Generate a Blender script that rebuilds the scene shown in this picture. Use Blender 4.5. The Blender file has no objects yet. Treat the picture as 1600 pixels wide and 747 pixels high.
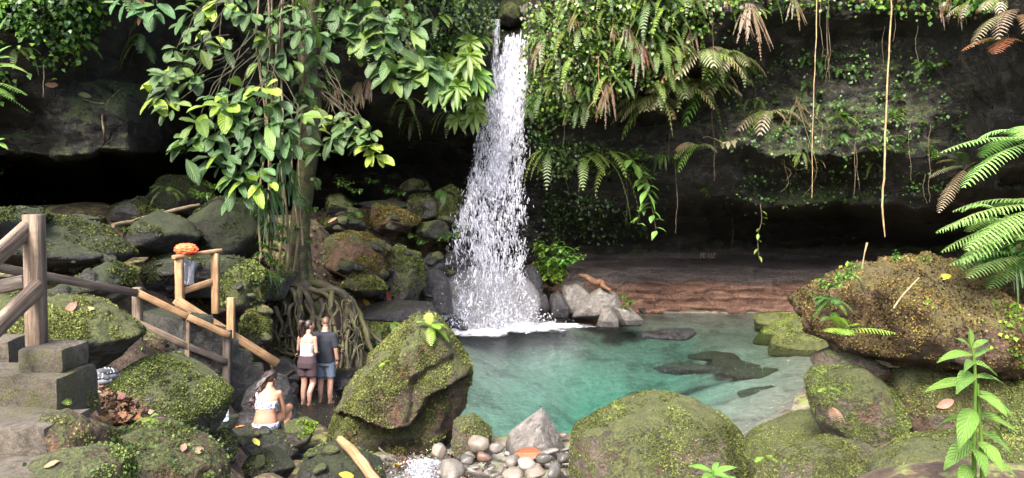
SKY_STRENGTH, SUN_STRENGTH, SUN_ANGLE, EXPOSURE, SKY_BLOCK_RISE, MIST = 0.15, 1.4, 16.0, 2.78, 0.35, 0.45
import bpy, bmesh, math, random
import numpy as np
from mathutils import Vector, Matrix

random.seed(11)
rng = np.random.default_rng(11)
sc = bpy.context.scene
COL = sc.collection

# ------------------------------------------------------------------ camera
H, FPX = 3.7, 1142.0
PITCH = math.atan((373.5 - 330.0) / FPX)
CP, SP = math.cos(PITCH), math.sin(PITCH)


def ray(px, py):
    x = (np.asarray(px, float) - 800.0) / FPX
    u = (373.5 - np.asarray(py, float)) / FPX
    x, u = np.broadcast_arrays(x, u)
    return np.stack([x, CP + u * SP, -SP + u * CP], -1)


def P(px, py, Y):
    """world point at distance Y in front of the camera, seen at (px, py) of the photograph"""
    d = ray(px, py)
    t = np.asarray(Y, float) / d[..., 1]
    return np.array([0, 0, H]) + d * t[..., None]


cam = bpy.data.cameras.new('camera')
cam.sensor_width = 36.0
cam.lens = 36.0 * FPX / 1600.0
cam.clip_end = 500
co = bpy.data.objects.new('camera', cam)
co.location = (0, 0, H)
co.rotation_euler = (math.pi / 2 - PITCH, 0, 0)
COL.objects.link(co)
sc.camera = co


# ------------------------------------------------------------------ noise
def _hash(ix, iy, iz):
    h = (ix.astype(np.uint32) * np.uint32(374761393) + iy.astype(np.uint32) * np.uint32(668265263)
         + iz.astype(np.uint32) * np.uint32(2246822519))
    h = (h ^ (h >> np.uint32(13))) * np.uint32(1274126177)
    h = (h ^ (h >> np.uint32(16))) * np.uint32(2654435761)
    h = h ^ (h >> np.uint32(15))
    return h.astype(np.float64) / 4294967295.0


def vnoise(p):
    p = np.asarray(p, float)
    i = np.floor(p).astype(np.int64)
    f = p - i
    u = f * f * f * (f * (f * 6 - 15) + 10)
    r = 0
    for dx in (0, 1):
        for dy in (0, 1):
            for dz in (0, 1):
                w = ((u[:, 0] if dx else 1 - u[:, 0]) * (u[:, 1] if dy else 1 - u[:, 1])
                     * (u[:, 2] if dz else 1 - u[:, 2]))
                r = r + w * _hash(i[:, 0] + dx, i[:, 1] + dy, i[:, 2] + dz)
    return r * 2 - 1


def fbm(p, octaves=4, gain=0.5, lac=2.03):
    p = np.asarray(p, float)
    a, s, r = 1.0, 0.0, 0.0
    for k in range(octaves):
        r = r + a * vnoise(p + 17.3 * k)
        s += a
        a *= gain
        p = p * lac
    return r / s


def ridged(p, octaves=3):
    a, s, r = 1.0, 0.0, 0.0
    p = np.asarray(p, float)
    for k in range(octaves):
        r = r + a * (1 - 2 * np.abs(vnoise(p + 31.7 * k)))
        s += a
        a *= 0.5
        p = p * 2.1
    return r / s


# ------------------------------------------------------------------ mesh building
def mk(name, V, Fs, mat, parent=None, col=None, uv=None, smooth=True, loc=None):
    me = bpy.data.meshes.new(name)
    V = np.asarray(V, np.float32).reshape(-1, 3)
    if isinstance(Fs, np.ndarray):
        Fs = [Fs]
    Fs = [np.asarray(f, np.int32) for f in Fs if len(f)]
    idx = np.concatenate([f.ravel() for f in Fs])
    tot = np.concatenate([np.full(len(f), f.shape[1], np.int32) for f in Fs])
    st = np.concatenate([[0], np.cumsum(tot)[:-1]]).astype(np.int32)
    me.vertices.add(len(V))
    me.vertices.foreach_set('co', V.ravel())
    me.loops.add(len(idx))
    me.loops.foreach_set('vertex_index', idx)
    me.polygons.add(len(tot))
    me.polygons.foreach_set('loop_start', st)
    me.update(calc_edges=True)
    if smooth:
        me.polygons.foreach_set('use_smooth', np.ones(len(tot), bool))
    if col is not None:
        c = np.asarray(col, np.float32)
        if c.shape[1] == 3:
            c = np.concatenate([c, np.ones((len(c), 1), np.float32)], 1)
        a = me.attributes.new('Col', 'FLOAT_COLOR', 'POINT')
        a.data.foreach_set('color', c.ravel())
    if uv is not None:
        l = me.uv_layers.new(name='UVMap')
        l.data.foreach_set('uv', np.asarray(uv, np.float32)[idx].ravel())
    me.materials.append(mat)
    o = bpy.data.objects.new(name, me)
    COL.objects.link(o)
    if parent is not None:
        o.parent = parent
    if loc is not None:
        o.location = loc
    return o


def tag(o, label=None, cat=None, group=None, kind=None):
    if label:
        o['label'] = label
    if cat:
        o['category'] = cat
    if group:
        o['group'] = group
    if kind:
        o['kind'] = kind
    return o


def empty(name, loc, label, cat, group=None, rz=0.0):
    o = bpy.data.objects.new(name, None)
    o.empty_display_size = 0.1
    COL.objects.link(o)
    o.location = loc
    o.rotation_euler = (0, 0, rz)
    return tag(o, label, cat, group)


def nrm(v):
    v = np.asarray(v, float)
    return v / (np.linalg.norm(v, axis=-1, keepdims=True) + 1e-12)


def frame(d, up=(0, 0, 1)):
    d = nrm(d)
    up = np.asarray(up, float)
    if abs(np.dot(d, up)) > 0.98:
        up = np.array([0, 1.0, 0])
    s = nrm(np.cross(d, up))
    return d, s, np.cross(s, d)


_ico = {}


def ico(sub):
    if sub not in _ico:
        bm = bmesh.new()
        bmesh.ops.create_icosphere(bm, subdivisions=sub, radius=1.0)
        V = np.array([v.co[:] for v in bm.verts])
        F = np.array([[v.index for v in f.verts] for f in bm.faces])
        bm.free()
        _ico[sub] = (nrm(V), F)
    return _ico[sub]


class MB:
    """collects triangles and quads of one mesh, with a colour and a uv per vertex"""

    def __init__(self):
        self.V, self.C, self.U, self.Q, self.T, self.n = [], [], [], [], [], 0

    def add(self, V, F, col=(1, 1, 1), uv=None):
        V = np.asarray(V, float).reshape(-1, 3)
        F = np.asarray(F, np.int64)
        if len(F):
            (self.Q if F.shape[1] == 4 else self.T).append(F + self.n)
        c = np.asarray(col, float)
        self.C.append(np.broadcast_to(c, (len(V), 3)) if c.ndim == 1 else c)
        self.U.append(np.zeros((len(V), 2)) if uv is None else np.asarray(uv, float))
        self.V.append(V)
        self.n += len(V)

    def tube(self, pts, rad, seg=8, col=(1, 1, 1), caps=True):
        pts = np.asarray(pts, float)
        n = len(pts)
        rad = np.broadcast_to(np.asarray(rad, float), (n,))
        tan = np.gradient(pts, axis=0)
        d, s, u = frame(tan[0])
        V, U, L = [], [], 0.0
        for i in range(n):
            d = nrm(tan[i])
            s = nrm(s - d * np.dot(s, d))
            u = np.cross(s, d)
            a = np.linspace(0, 2 * np.pi, seg, endpoint=False)
            V.append(pts[i] + rad[i] * (np.cos(a)[:, None] * s + np.sin(a)[:, None] * u))
            if i:
                L += np.linalg.norm(pts[i] - pts[i - 1])
            U.append(np.stack([np.full(seg, L), a * max(rad[0], 0.01)], 1))
        V = np.concatenate(V)
        U = np.concatenate(U)
        k = np.arange(seg)
        F = np.concatenate([np.stack([i * seg + k, i * seg + (k + 1) % seg, (i + 1) * seg + (k + 1) % seg,
                                      (i + 1) * seg + k], 1) for i in range(n - 1)])
        self.add(V, F, col, U)
        if caps:
            for i, fl in ((0, 1), (n - 1, 0)):
                W = np.concatenate([V[i * seg:(i + 1) * seg], pts[i:i + 1]])
                T = np.stack([k, (k + 1) % seg, np.full(seg, seg)], 1)
                self.add(W, T if fl else T[:, ::-1], col, np.zeros((seg + 1, 2)) + U[i * seg])

    def ball(self, c, r, sub=2, col=(1, 1, 1), R=None):
        V, F = ico(sub)
        V = V * np.asarray(r, float)
        if R is not None:
            V = V @ np.asarray(R).T
        self.add(V + np.asarray(c, float), F, col)

    def limb(self, pts, rad, sub=2, seg=12, col=(1, 1, 1)):
        rad = np.broadcast_to(np.asarray(rad, float), (len(pts),))
        self.tube(pts, rad, seg, col)
        for p, r in zip(pts, rad):
            self.ball(p, r, sub, col)

    def beam(self, a, b, w, h, col=(1, 1, 1), up=(0, 0, 1), bev=0.008):
        """squared timber from a to b, w wide and h high, with worn edges"""
        a, b = np.asarray(a, float), np.asarray(b, float)
        d, s, u = frame(b - a, up)
        L = np.linalg.norm(b - a)
        oc = []
        for sx, sy in ((1, 1), (-1, 1), (-1, -1), (1, -1)):
            x, y = sx * w / 2, sy * h / 2
            q = [(x - sx * bev, y), (x, y - sy * bev)]
            if sx * sy < 0:
                q = q[::-1]
            oc += q if sx * sy > 0 else q
        oc = [(w / 2, h / 2 - bev), (w / 2 - bev, h / 2), (-w / 2 + bev, h / 2), (-w / 2, h / 2 - bev),
              (-w / 2, -h / 2 + bev), (-w / 2 + bev, -h / 2), (w / 2 - bev, -h / 2), (w / 2, -h / 2 + bev)]
        per = np.concatenate([[0], np.cumsum([math.dist(oc[i], oc[(i + 1) % 8]) for i in range(8)])])
        n = 6
        V, U = [], []
        off = random.random() * 9
        ts = np.linspace(0, 1, n)
        ts = np.concatenate([[0], ts * (1 - 2 * bev / L) + bev / L, [1]])
        for i, t in enumerate(ts):
            k = 0.9 if i in (0, len(ts) - 1) else 1.0
            for j, (x, y) in enumerate(oc):
                V.append(a + d * L * t + s * x * k + u * y * k + np.array([random.uniform(-1, 1) for _ in range(3)]) * 0.0012)
                U.append((off + L * t, off + per[j]))
        m = len(ts)
        k = np.arange(8)
        F = np.concatenate([np.stack([i * 8 + k, i * 8 + (k + 1) % 8, (i + 1) * 8 + (k + 1) % 8, (i + 1) * 8 + k], 1)
                            for i in range(m - 1)])
        self.add(V, F, col, U)
        for i, fl in ((0, 0), (m - 1, 1)):
            W = V[i * 8:i * 8 + 8] + [np.mean(V[i * 8:i * 8 + 8], 0)]
            T = np.stack([k, (k + 1) % 8, np.full(8, 8)], 1)
            self.add(W, T[:, ::-1] if fl else T, col, [(off + x * 0.1, off + y) for x, y in oc] + [(off, off)])

    def build(self, name, mat, parent=None, smooth=True, loc=None):
        Fs = []
        if self.Q:
            Fs.append(np.concatenate(self.Q))
        if self.T:
            Fs.append(np.concatenate(self.T))
        V = np.concatenate(self.V)
        if loc is not None:
            V = V - np.asarray(loc, float)
        return mk(name, V, Fs, mat, parent, np.concatenate(self.C), np.concatenate(self.U), smooth, loc)


def remesh(o, voxel, smooth_it=4):
    m = o.modifiers.new('r', 'REMESH')
    m.mode = 'VOXEL'
    m.voxel_size = voxel
    m.use_smooth_shade = True
    if smooth_it:
        s = o.modifiers.new('s', 'SMOOTH')
        s.iterations = smooth_it
        s.factor = 0.5
    dg = bpy.context.evaluated_depsgraph_get()
    me = bpy.data.meshes.new_from_object(o.evaluated_get(dg))
    o.modifiers.clear()
    old = o.data
    mats = list(old.materials)
    o.data = me
    me.materials.clear()
    for x in mats:
        me.materials.append(x)
    me.polygons.foreach_set('use_smooth', np.ones(len(me.polygons), bool))
    bpy.data.meshes.remove(old)
    return o
# ------------------------------------------------------------------ materials
class NT:
    def __init__(self, name):
        self.m = bpy.data.materials.new(name)
        self.m.use_nodes = True
        self.t = self.m.node_tree
        self.t.nodes.clear()
        self.out = self.n('ShaderNodeOutputMaterial')

    def n(self, kind, **kw):
        x = self.t.nodes.new(kind)
        for k, v in kw.items():
            setattr(x, k, v)
        return x

    def set(self, sock, v):
        if hasattr(v, 'is_linked') or isinstance(v, bpy.types.NodeSocket):
            self.t.links.new(v, sock)
        elif isinstance(v, (tuple, list)) and len(v) == 3 and sock.type == 'RGBA':
            sock.default_value = (*v, 1)
        else:
            sock.default_value = v

    def pos(self):
        return self.n('ShaderNodeNewGeometry').outputs['Position']

    def obj(self):
        return self.n('ShaderNodeTexCoord').outputs['Object']

    def scale(self, v, s):
        m = self.n('ShaderNodeMapping')
        self.set(m.inputs['Vector'], v)
        m.inputs['Scale'].default_value = s
        return m.outputs[0]

    def noise(self, v, sc_, det=5.0, rough=0.55, dist=0.0):
        x = self.n('ShaderNodeTexNoise')
        self.set(x.inputs['Vector'], v)
        x.inputs['Scale'].default_value = sc_
        x.inputs['Detail'].default_value = det
        x.inputs['Roughness'].default_value = rough
        x.inputs['Distortion'].default_value = dist
        return x.outputs['Fac']

    def voro(self, v, sc_, feature='F1'):
        x = self.n('ShaderNodeTexVoronoi', feature=feature)
        self.set(x.inputs['Vector'], v)
        x.inputs['Scale'].default_value = sc_
        return x.outputs[0]

    def ramp(self, f, stops, interp='LINEAR'):
        x = self.n('ShaderNodeValToRGB')
        x.color_ramp.interpolation = interp
        e = x.color_ramp.elements
        while len(e) < len(stops):
            e.new(0.5)
        for k, (p, c) in enumerate(stops):
            e[k].position = p
            e[k].color = (c, c, c, 1) if isinstance(c, (int, float)) else (*c, 1)
        self.set(x.inputs[0], f)
        return x.outputs[0]

    def math(self, op, a, b=0.0, clamp=False):
        x = self.n('ShaderNodeMath', operation=op, use_clamp=clamp)
        self.set(x.inputs[0], a)
        self.set(x.inputs[1], b)
        return x.outputs[0]

    def rng(self, v, a, b, c=0.0, d=1.0):
        x = self.n('ShaderNodeMapRange')
        x.interpolation_type = 'SMOOTHSTEP'
        for k, q in enumerate((v, a, b, c, d)):
            self.set(x.inputs[k], q)
        return x.outputs[0]

    def mix(self, f, a, b, mode='MIX'):
        x = self.n('ShaderNodeMix', data_type='RGBA', blend_type=mode)
        self.set(x.inputs[0], f)
        self.set(x.inputs[6], a)
        self.set(x.inputs[7], b)
        return x.outputs[2]

    def sep(self, v):
        x = self.n('ShaderNodeSeparateXYZ')
        self.set(x.inputs[0], v)
        return x.outputs

    def bump(self, h, strength=0.5, dist=0.05, normal=None):
        x = self.n('ShaderNodeBump')
        self.set(x.inputs['Height'], h)
        x.inputs['Strength'].default_value = strength
        x.inputs['Distance'].default_value = dist
        if normal is not None:
            self.set(x.inputs['Normal'], normal)
        return x.outputs[0]

    def bsdf(self, col, rough=0.7, normal=None, spec=0.5, **kw):
        x = self.n('ShaderNodeBsdfPrincipled')
        self.set(x.inputs['Base Color'], col)
        self.set(x.inputs['Roughness'], rough)
        self.set(x.inputs['Specular IOR Level'], spec)
        if normal is not None:
            self.set(x.inputs['Normal'], normal)
        for k, v in kw.items():
            self.set(x.inputs[k], v)
        return x.outputs[0]

    def done(self, sh):
        self.set(self.out.inputs['Surface'], sh)
        return self.m


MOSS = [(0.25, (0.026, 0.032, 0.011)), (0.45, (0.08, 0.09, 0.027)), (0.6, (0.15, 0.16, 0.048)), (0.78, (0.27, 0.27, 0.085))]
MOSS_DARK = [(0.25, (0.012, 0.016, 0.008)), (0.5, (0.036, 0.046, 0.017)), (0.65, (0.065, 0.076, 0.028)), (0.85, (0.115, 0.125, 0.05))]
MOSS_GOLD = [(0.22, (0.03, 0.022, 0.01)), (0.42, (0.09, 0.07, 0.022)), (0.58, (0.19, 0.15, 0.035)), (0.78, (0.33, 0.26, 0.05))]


def rock_mat(name, dark, mid, pale, moss=0.5, mossramp=MOSS, wet=0.0, earth=0.0, up=0.5, rough=0.85):
    """rock with moss on the faces that look up; moss 0..1, wet darkens and glosses the rock near the water line"""
    t = NT(name)
    p = t.pos()
    n1 = t.noise(p, 1.7, 6, 0.6)
    n2 = t.noise(p, 9, 8, 0.62)
    n3 = t.noise(p, 38, 6, 0.65)
    n4 = t.noise(p, 120, 3, 0.6)
    c = t.ramp(n2, [(0.3, dark), (0.52, mid), (0.72, pale)])
    c = t.mix(t.ramp(n1, [(0.35, 0.0), (0.7, 0.6)]), c, t.mix(0.5, c, dark))
    # pale lichen freckles
    li = t.math('MULTIPLY', t.ramp(n3, [(0.6, 0.0), (0.68, 1.0)]), t.ramp(n1, [(0.45, 0.0), (0.6, 0.8)]))
    c = t.mix(t.math('MULTIPLY', li, 0.55), c, tuple(min(1, x * 1.9 + 0.03) for x in pale))
    nz = t.sep(t.n('ShaderNodeNewGeometry').outputs['Normal'])[2]
    if earth:
        e = t.ramp(t.noise(p, 2.6, 7, 0.65, 0.4), [(0.56 - 0.2 * earth, 0.0), (0.66 - 0.2 * earth, 1.0)])
        c = t.mix(e, c, t.ramp(n3, [(0.3, (0.035, 0.02, 0.012)), (0.55, (0.11, 0.065, 0.035)), (0.75, (0.19, 0.12, 0.065))]))
    f = t.math('ADD', t.math('MULTIPLY', nz, up), t.math('MULTIPLY', n1, 1.1))
    f = t.math('ADD', f, t.math('MULTIPLY', t.math('SUBTRACT', n2, 0.5), 1.3))
    f = t.math('ADD', f, t.math('MULTIPLY', t.math('SUBTRACT', n3, 0.5), 0.9))
    lo = 1.35 - 1.2 * moss
    mk_ = t.rng(f, lo - 0.08, lo + 0.14)
    mc = t.ramp(t.math('ADD', t.math('MULTIPLY', n3, 0.55), t.math('MULTIPLY', t.noise(p, 5.5, 5, 0.6), 0.45)), mossramp)
    mc = t.mix(t.ramp(n4, [(0.4, 0.6), (0.6, 0.0)]), mc, mossramp[0][1])
    c = t.mix(mk_, c, mc)
    h = t.math('ADD', t.math('MULTIPLY', n3, 0.5), t.math('MULTIPLY', n2, 1.0))
    h = t.math('ADD', h, t.math('MULTIPLY', t.math('MULTIPLY', n4, mk_), 0.5))
    h = t.math('ADD', h, t.math('MULTIPLY', mk_, 0.35))
    r = t.mix(mk_, (rough,) * 3, (0.95,) * 3)
    if wet:
        z = t.sep(p)[2]
        w = t.rng(t.math('ADD', z, t.math('MULTIPLY', n2, -0.25)), wet, wet - 0.12)
        c = t.mix(t.math('MULTIPLY', w, 0.75), c, t.mix(0.8, c, (0.006, 0.005, 0.006)))
        r = t.mix(w, r, (0.28, 0.28, 0.28))
    c = t.mix(t.math('MULTIPLY', t.ramp(n3, [(0.28, 0.75), (0.46, 0.0)]), 0.8), c, t.mix(0.75, c, (0.012, 0.01, 0.008)))
    return t.done(t.bsdf(c, r, t.bump(h, 1.0, 0.09), 0.4))


G_D, G_M, G_P = (0.02, 0.018, 0.016), (0.075, 0.066, 0.056), (0.17, 0.15, 0.13)
M = {}
M['rock_moss'] = rock_mat('mossy_rock', G_D, G_M, G_P, 0.66, MOSS, wet=0.1)
M['rock_moss_full'] = rock_mat('thick_moss_rock', G_D, G_M, G_P, 0.84, MOSS)
M['rock_main'] = rock_mat('leaning_boulder_rock', (0.03, 0.02, 0.014), (0.09, 0.062, 0.042), (0.17, 0.125, 0.09), 0.63, MOSS, wet=0.12, up=0.35, earth=0.5)
M['rock_gold'] = rock_mat('golden_moss_rock', (0.03, 0.022, 0.016), (0.10, 0.075, 0.055), (0.18, 0.14, 0.10), 0.62, MOSS_GOLD, earth=0.9)
M['rock_tan'] = rock_mat('tan_moss_rock', (0.04, 0.032, 0.022), (0.115, 0.092, 0.064), (0.19, 0.155, 0.11), 0.6, MOSS, earth=0.3)
M['rock_bare'] = rock_mat('bare_tan_rock', (0.05, 0.038, 0.027), (0.12, 0.095, 0.07), (0.2, 0.165, 0.125), 0.36, MOSS, earth=0.3)
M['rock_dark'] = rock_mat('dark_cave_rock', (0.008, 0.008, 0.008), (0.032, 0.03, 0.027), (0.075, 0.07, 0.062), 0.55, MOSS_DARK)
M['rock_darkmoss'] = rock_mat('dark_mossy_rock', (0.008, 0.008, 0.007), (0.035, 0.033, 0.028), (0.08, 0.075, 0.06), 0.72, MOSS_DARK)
M['rock_wet'] = rock_mat('wet_black_rock', (0.008, 0.008, 0.01), (0.035, 0.032, 0.034), (0.10, 0.092, 0.092), 0.22, MOSS, wet=0.35, rough=0.4)
M['rock_grey'] = rock_mat('grey_river_rock', (0.05, 0.045, 0.04), (0.15, 0.135, 0.12), (0.28, 0.25, 0.23), 0.2, MOSS, wet=0.12, rough=0.7)
M['rock_smooth'] = rock_mat('smooth_damp_rock', (0.018, 0.017, 0.014), (0.05, 0.047, 0.038), (0.1, 0.095, 0.078), 0.42, MOSS_DARK, rough=0.5, wet=0.2)
M['rock_brown'] = rock_mat('brown_earth_rock', (0.03, 0.02, 0.014), (0.09, 0.06, 0.04), (0.15, 0.11, 0.075), 0.45, MOSS, earth=1.6)


def pebble_mat():
    t = NT('pebble_stone')
    p = t.pos()
    r = t.n('ShaderNodeObjectInfo').outputs['Random']
    base = t.ramp(r, [(0.0, (0.05, 0.045, 0.04)), (0.25, (0.105, 0.095, 0.08)), (0.5, (0.07, 0.067, 0.063)), (0.68, (0.14, 0.115, 0.09)),
                      (0.8, (0.10, 0.055, 0.038)), (0.93, (0.2, 0.18, 0.16))], 'CONSTANT')
    n = t.noise(p, 14, 7, 0.65)
    n2 = t.noise(p, 70, 4)
    c = t.mix(t.ramp(n, [(0.35, 0.55), (0.65, 0.0)]), base, t.mix(0.6, base, (0.03, 0.025, 0.02)))
    c = t.mix(t.ramp(n2, [(0.58, 0.0), (0.68, 0.35)]), c, (0.4, 0.38, 0.34))
    return t.done(t.bsdf(c, t.ramp(n, [(0.3, 0.35), (0.7, 0.7)]), t.bump(t.math('ADD', n, t.math('MULTIPLY', n2, 0.3)), 0.4, 0.03)))


M['pebble'] = pebble_mat()


def ground_mat():
    t = NT('ground_soil')
    p = t.pos()
    z = t.sep(p)[2]
    n1, n2, n3 = t.noise(p, 0.9, 6, 0.6), t.noise(p, 6, 8, 0.65), t.noise(p, 34, 6, 0.65)
    soil = t.ramp(n2, [(0.3, (0.018, 0.012, 0.008)), (0.5, (0.06, 0.042, 0.028)), (0.7, (0.12, 0.085, 0.058))])
    litter = t.ramp(t.voro(p, 16), [(0.1, (0.13, 0.065, 0.035)), (0.5, (0.05, 0.028, 0.018))])
    soil = t.mix(t.ramp(n3, [(0.5, 0.0), (0.6, 0.7)]), soil, litter)
    nz = t.sep(t.n('ShaderNodeNewGeometry').outputs['Normal'])[2]
    f = t.math('ADD', t.math('MULTIPLY', nz, 0.3), t.math('ADD', n1, t.math('MULTIPLY', t.math('SUBTRACT', n2, 0.5), 1.4)))
    ms = t.ramp(t.math('ADD', t.math('MULTIPLY', n3, 0.6), t.math('MULTIPLY', n2, 0.4)), MOSS)
    c = t.mix(t.rng(f, 0.76, 0.92), soil, ms)
    sand = t.ramp(n2, [(0.3, (0.14, 0.135, 0.11)), (0.6, (0.25, 0.24, 0.2))])
    peb = t.ramp(t.voro(p, 9), [(0.15, (0.2, 0.18, 0.145)), (0.45, (0.07, 0.06, 0.048))])
    sand = t.mix(t.ramp(n1, [(0.52, 0.0), (0.62, 0.65)]), sand, peb)
    mud = t.mix(t.ramp(n3, [(0.4, 0.0), (0.6, 1.0)]), (0.006, 0.005, 0.004), (0.022, 0.018, 0.013))
    sand = t.mix(t.rng(t.math('ADD', t.sep(p)[0], n2), -1.5, -2.6), sand, mud)
    c = t.mix(t.rng(t.math('ADD', z, t.math('MULTIPLY', n2, 0.12)), 0.14, 0.03), c, sand)
    h = t.math('ADD', n2, t.math('MULTIPLY', n3, 0.5))
    return t.done(t.bsdf(c, 0.9, t.bump(h, 0.8, 0.06), 0.3))


M['ground'] = ground_mat()


def cliff_mat():
    t = NT('cliff_rock')
    p = t.pos()
    s = t.sep(p)
    n1, n2, n3 = t.noise(p, 0.55, 6, 0.6), t.noise(p, 3.2, 9, 0.72), t.noise(p, 15, 7, 0.7)
    st = t.noise(t.scale(p, (0.35, 0.35, 4.5)), 1.5, 7, 0.6, 0.3)
    c = t.ramp(t.math('ADD', t.math('MULTIPLY', n2, 0.8), t.math('MULTIPLY', st, 0.2)),
               [(0.38, (0.003, 0.003, 0.0025)), (0.49, (0.013, 0.012, 0.009)), (0.57, (0.036, 0.032, 0.023)), (0.68, (0.08, 0.07, 0.048))])
    c = t.mix(t.ramp(n3, [(0.3, 0.85), (0.5, 0.0)]), c, (0.004, 0.004, 0.003))
    wv = t.n('ShaderNodeVectorMath', operation='ADD')
    t.set(wv.inputs[0], t.scale(p, (1.0, 1.0, 1.5)))
    nv = t.n('ShaderNodeTexNoise')
    t.set(nv.inputs['Vector'], p)
    nv.inputs['Scale'].default_value = 1.3
    nv.inputs['Detail'].default_value = 6
    t.set(wv.inputs[1], nv.outputs['Color'])
    ck = t.voro(wv.outputs[0], 1.1, 'DISTANCE_TO_EDGE')
    crack = t.ramp(ck, [(0.0, 1.0), (0.035, 0.0)])
    c = t.mix(t.math('MULTIPLY', crack, 0.55), c, (0.003, 0.003, 0.002))
    # weathered tan patches
    c = t.mix(t.ramp(t.noise(p, 0.8, 7, 0.7, 0.5), [(0.54, 0.0), (0.7, 0.8)]), c, t.ramp(n3, [(0.36, (0.012, 0.01, 0.008)), (0.62, (0.095, 0.08, 0.052))]))
    # moss on ledges
    nz = t.sep(t.n('ShaderNodeNewGeometry').outputs['Normal'])[2]
    f = t.math('ADD', t.math('MULTIPLY', nz, 0.5), t.math('ADD', n1, t.math('MULTIPLY', t.math('SUBTRACT', n2, 0.5), 1.2)))
    f = t.math('ADD', f, t.math('MULTIPLY', t.math('SUBTRACT', n3, 0.5), 0.7))
    mo = t.ramp(n3, [(0.25, (0.012, 0.018, 0.006)), (0.5, (0.03, 0.042, 0.013)), (0.72, (0.085, 0.105, 0.03))])
    c = t.mix(t.rng(f, 0.58, 0.8), c, mo)
    # red-brown bedded band at the foot of the far wall
    red = t.ramp(t.math('ADD', t.math('MULTIPLY', st, 0.4), t.math('ADD', t.math('MULTIPLY', n3, 0.35), t.math('MULTIPLY', n2, 0.25))),
                 [(0.38, (0.012, 0.009, 0.007)), (0.46, (0.075, 0.04, 0.026)), (0.55, (0.18, 0.10, 0.066)), (0.67, (0.32, 0.205, 0.145))])
    grey = t.ramp(t.math('ADD', t.math('MULTIPLY', st, 0.5), t.math('MULTIPLY', n3, 0.5)), [(0.4, (0.018, 0.015, 0.013)), (0.62, (0.115, 0.094, 0.084))])
    zz = t.math('ADD', s[2], t.math('MULTIPLY', t.math('SUBTRACT', n1, 0.5), 0.5))
    band = t.math('MULTIPLY', t.rng(zz, 2.15, 1.9), t.rng(s[0], 0.6, 2.0))
    red = t.mix(t.rng(zz, 0.95, 1.15), red, grey)
    c = t.mix(band, c, red)
    h = t.math('ADD', t.math('MULTIPLY', n2, 1.0), t.math('ADD', t.math('MULTIPLY', st, t.math('ADD', 0.12, t.math('MULTIPLY', band, 0.8))), t.math('SUBTRACT', t.math('MULTIPLY', n3, 0.6), t.math('MULTIPLY', crack, 0.35))))
    return t.done(t.bsdf(c, t.ramp(n2, [(0.3, 0.55), (0.7, 0.85)]), t.bump(h, 0.9, 0.16), 0.35))


M['cliff'] = cliff_mat()


def leaf_mat(name, trans=0.35, rough=0.38, veins=False, spec=0.5, var=0.12):
    t = NT(name)
    a = t.n('ShaderNodeAttribute', attribute_name='Col').outputs['Color']
    rnd = t.n('ShaderNodeObjectInfo').outputs['Random']
    hs = t.n('ShaderNodeHueSaturation')
    t.set(hs.inputs['Hue'], t.math('ADD', 0.5 - 0.02, t.math('MULTIPLY', rnd, 0.04)))
    t.set(hs.inputs['Value'], t.math('ADD', 1 - var, t.math('MULTIPLY', rnd, 2 * var)))
    t.set(hs.inputs['Color'], a)
    c = hs.outputs[0]
    p = t.pos()
    n = t.noise(p, 30, 4)
    c = t.mix(t.ramp(n, [(0.35, 0.35), (0.6, 0.0)]), c, t.mix(0.55, c, (0.02, 0.03, 0.005)))
    nor = t.bump(n, 0.15, 0.01)
    if veins:
        uv = t.sep(t.n('ShaderNodeUVMap').outputs[0])
        au = t.math('ABSOLUTE', uv[0])
        ph = t.math('SINE', t.math('MULTIPLY', t.math('SUBTRACT', t.math('MULTIPLY', uv[1], 9.0), t.math('MULTIPLY', au, 2.6)), 6.283))
        v = t.rng(ph, 0.72, 0.98)
        mid = t.rng(au, 0.09, 0.03)
        vv = t.math('MAXIMUM', t.math('MULTIPLY', v, 0.55), mid)
        c = t.mix(t.math('MULTIPLY', vv, 0.55), c, t.mix(0.5, c, (0.35, 0.42, 0.2)))
        nor = t.bump(t.math('ADD', t.math('MULTIPLY', ph, -0.4), t.math('MULTIPLY', mid, -1.0)), 0.7, 0.012, nor)
    b = t.bsdf(c, rough, nor, spec)
    tr = t.n('ShaderNodeBsdfTranslucent')
    t.set(tr.inputs['Color'], t.mix(0.5, c, t.mix(1.0, c, (0.95, 1.15, 0.5), 'MULTIPLY')))
    mx = t.n('ShaderNodeMixShader')
    mx.inputs[0].default_value = trans
    t.set(mx.inputs[1], b)
    t.set(mx.inputs[2], tr.outputs[0])
    return t.done(mx.outputs[0])


M['fern'] = leaf_mat('fern_leaf', 0.35, 0.5)
M['leaf'] = leaf_mat('small_leaf', 0.35, 0.42)
M['big_leaf'] = leaf_mat('broad_leaf', 0.3, 0.42, True, 0.4)
M['dry'] = leaf_mat('dry_leaf', 0.15, 0.6, True, 0.3)
M['litter'] = leaf_mat('leaf_litter', 0.1, 0.65, False, 0.25)
M['moss_tuft'] = leaf_mat('moss_tuft', 0.25, 0.8, var=0.0, spec=0.1)


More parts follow.
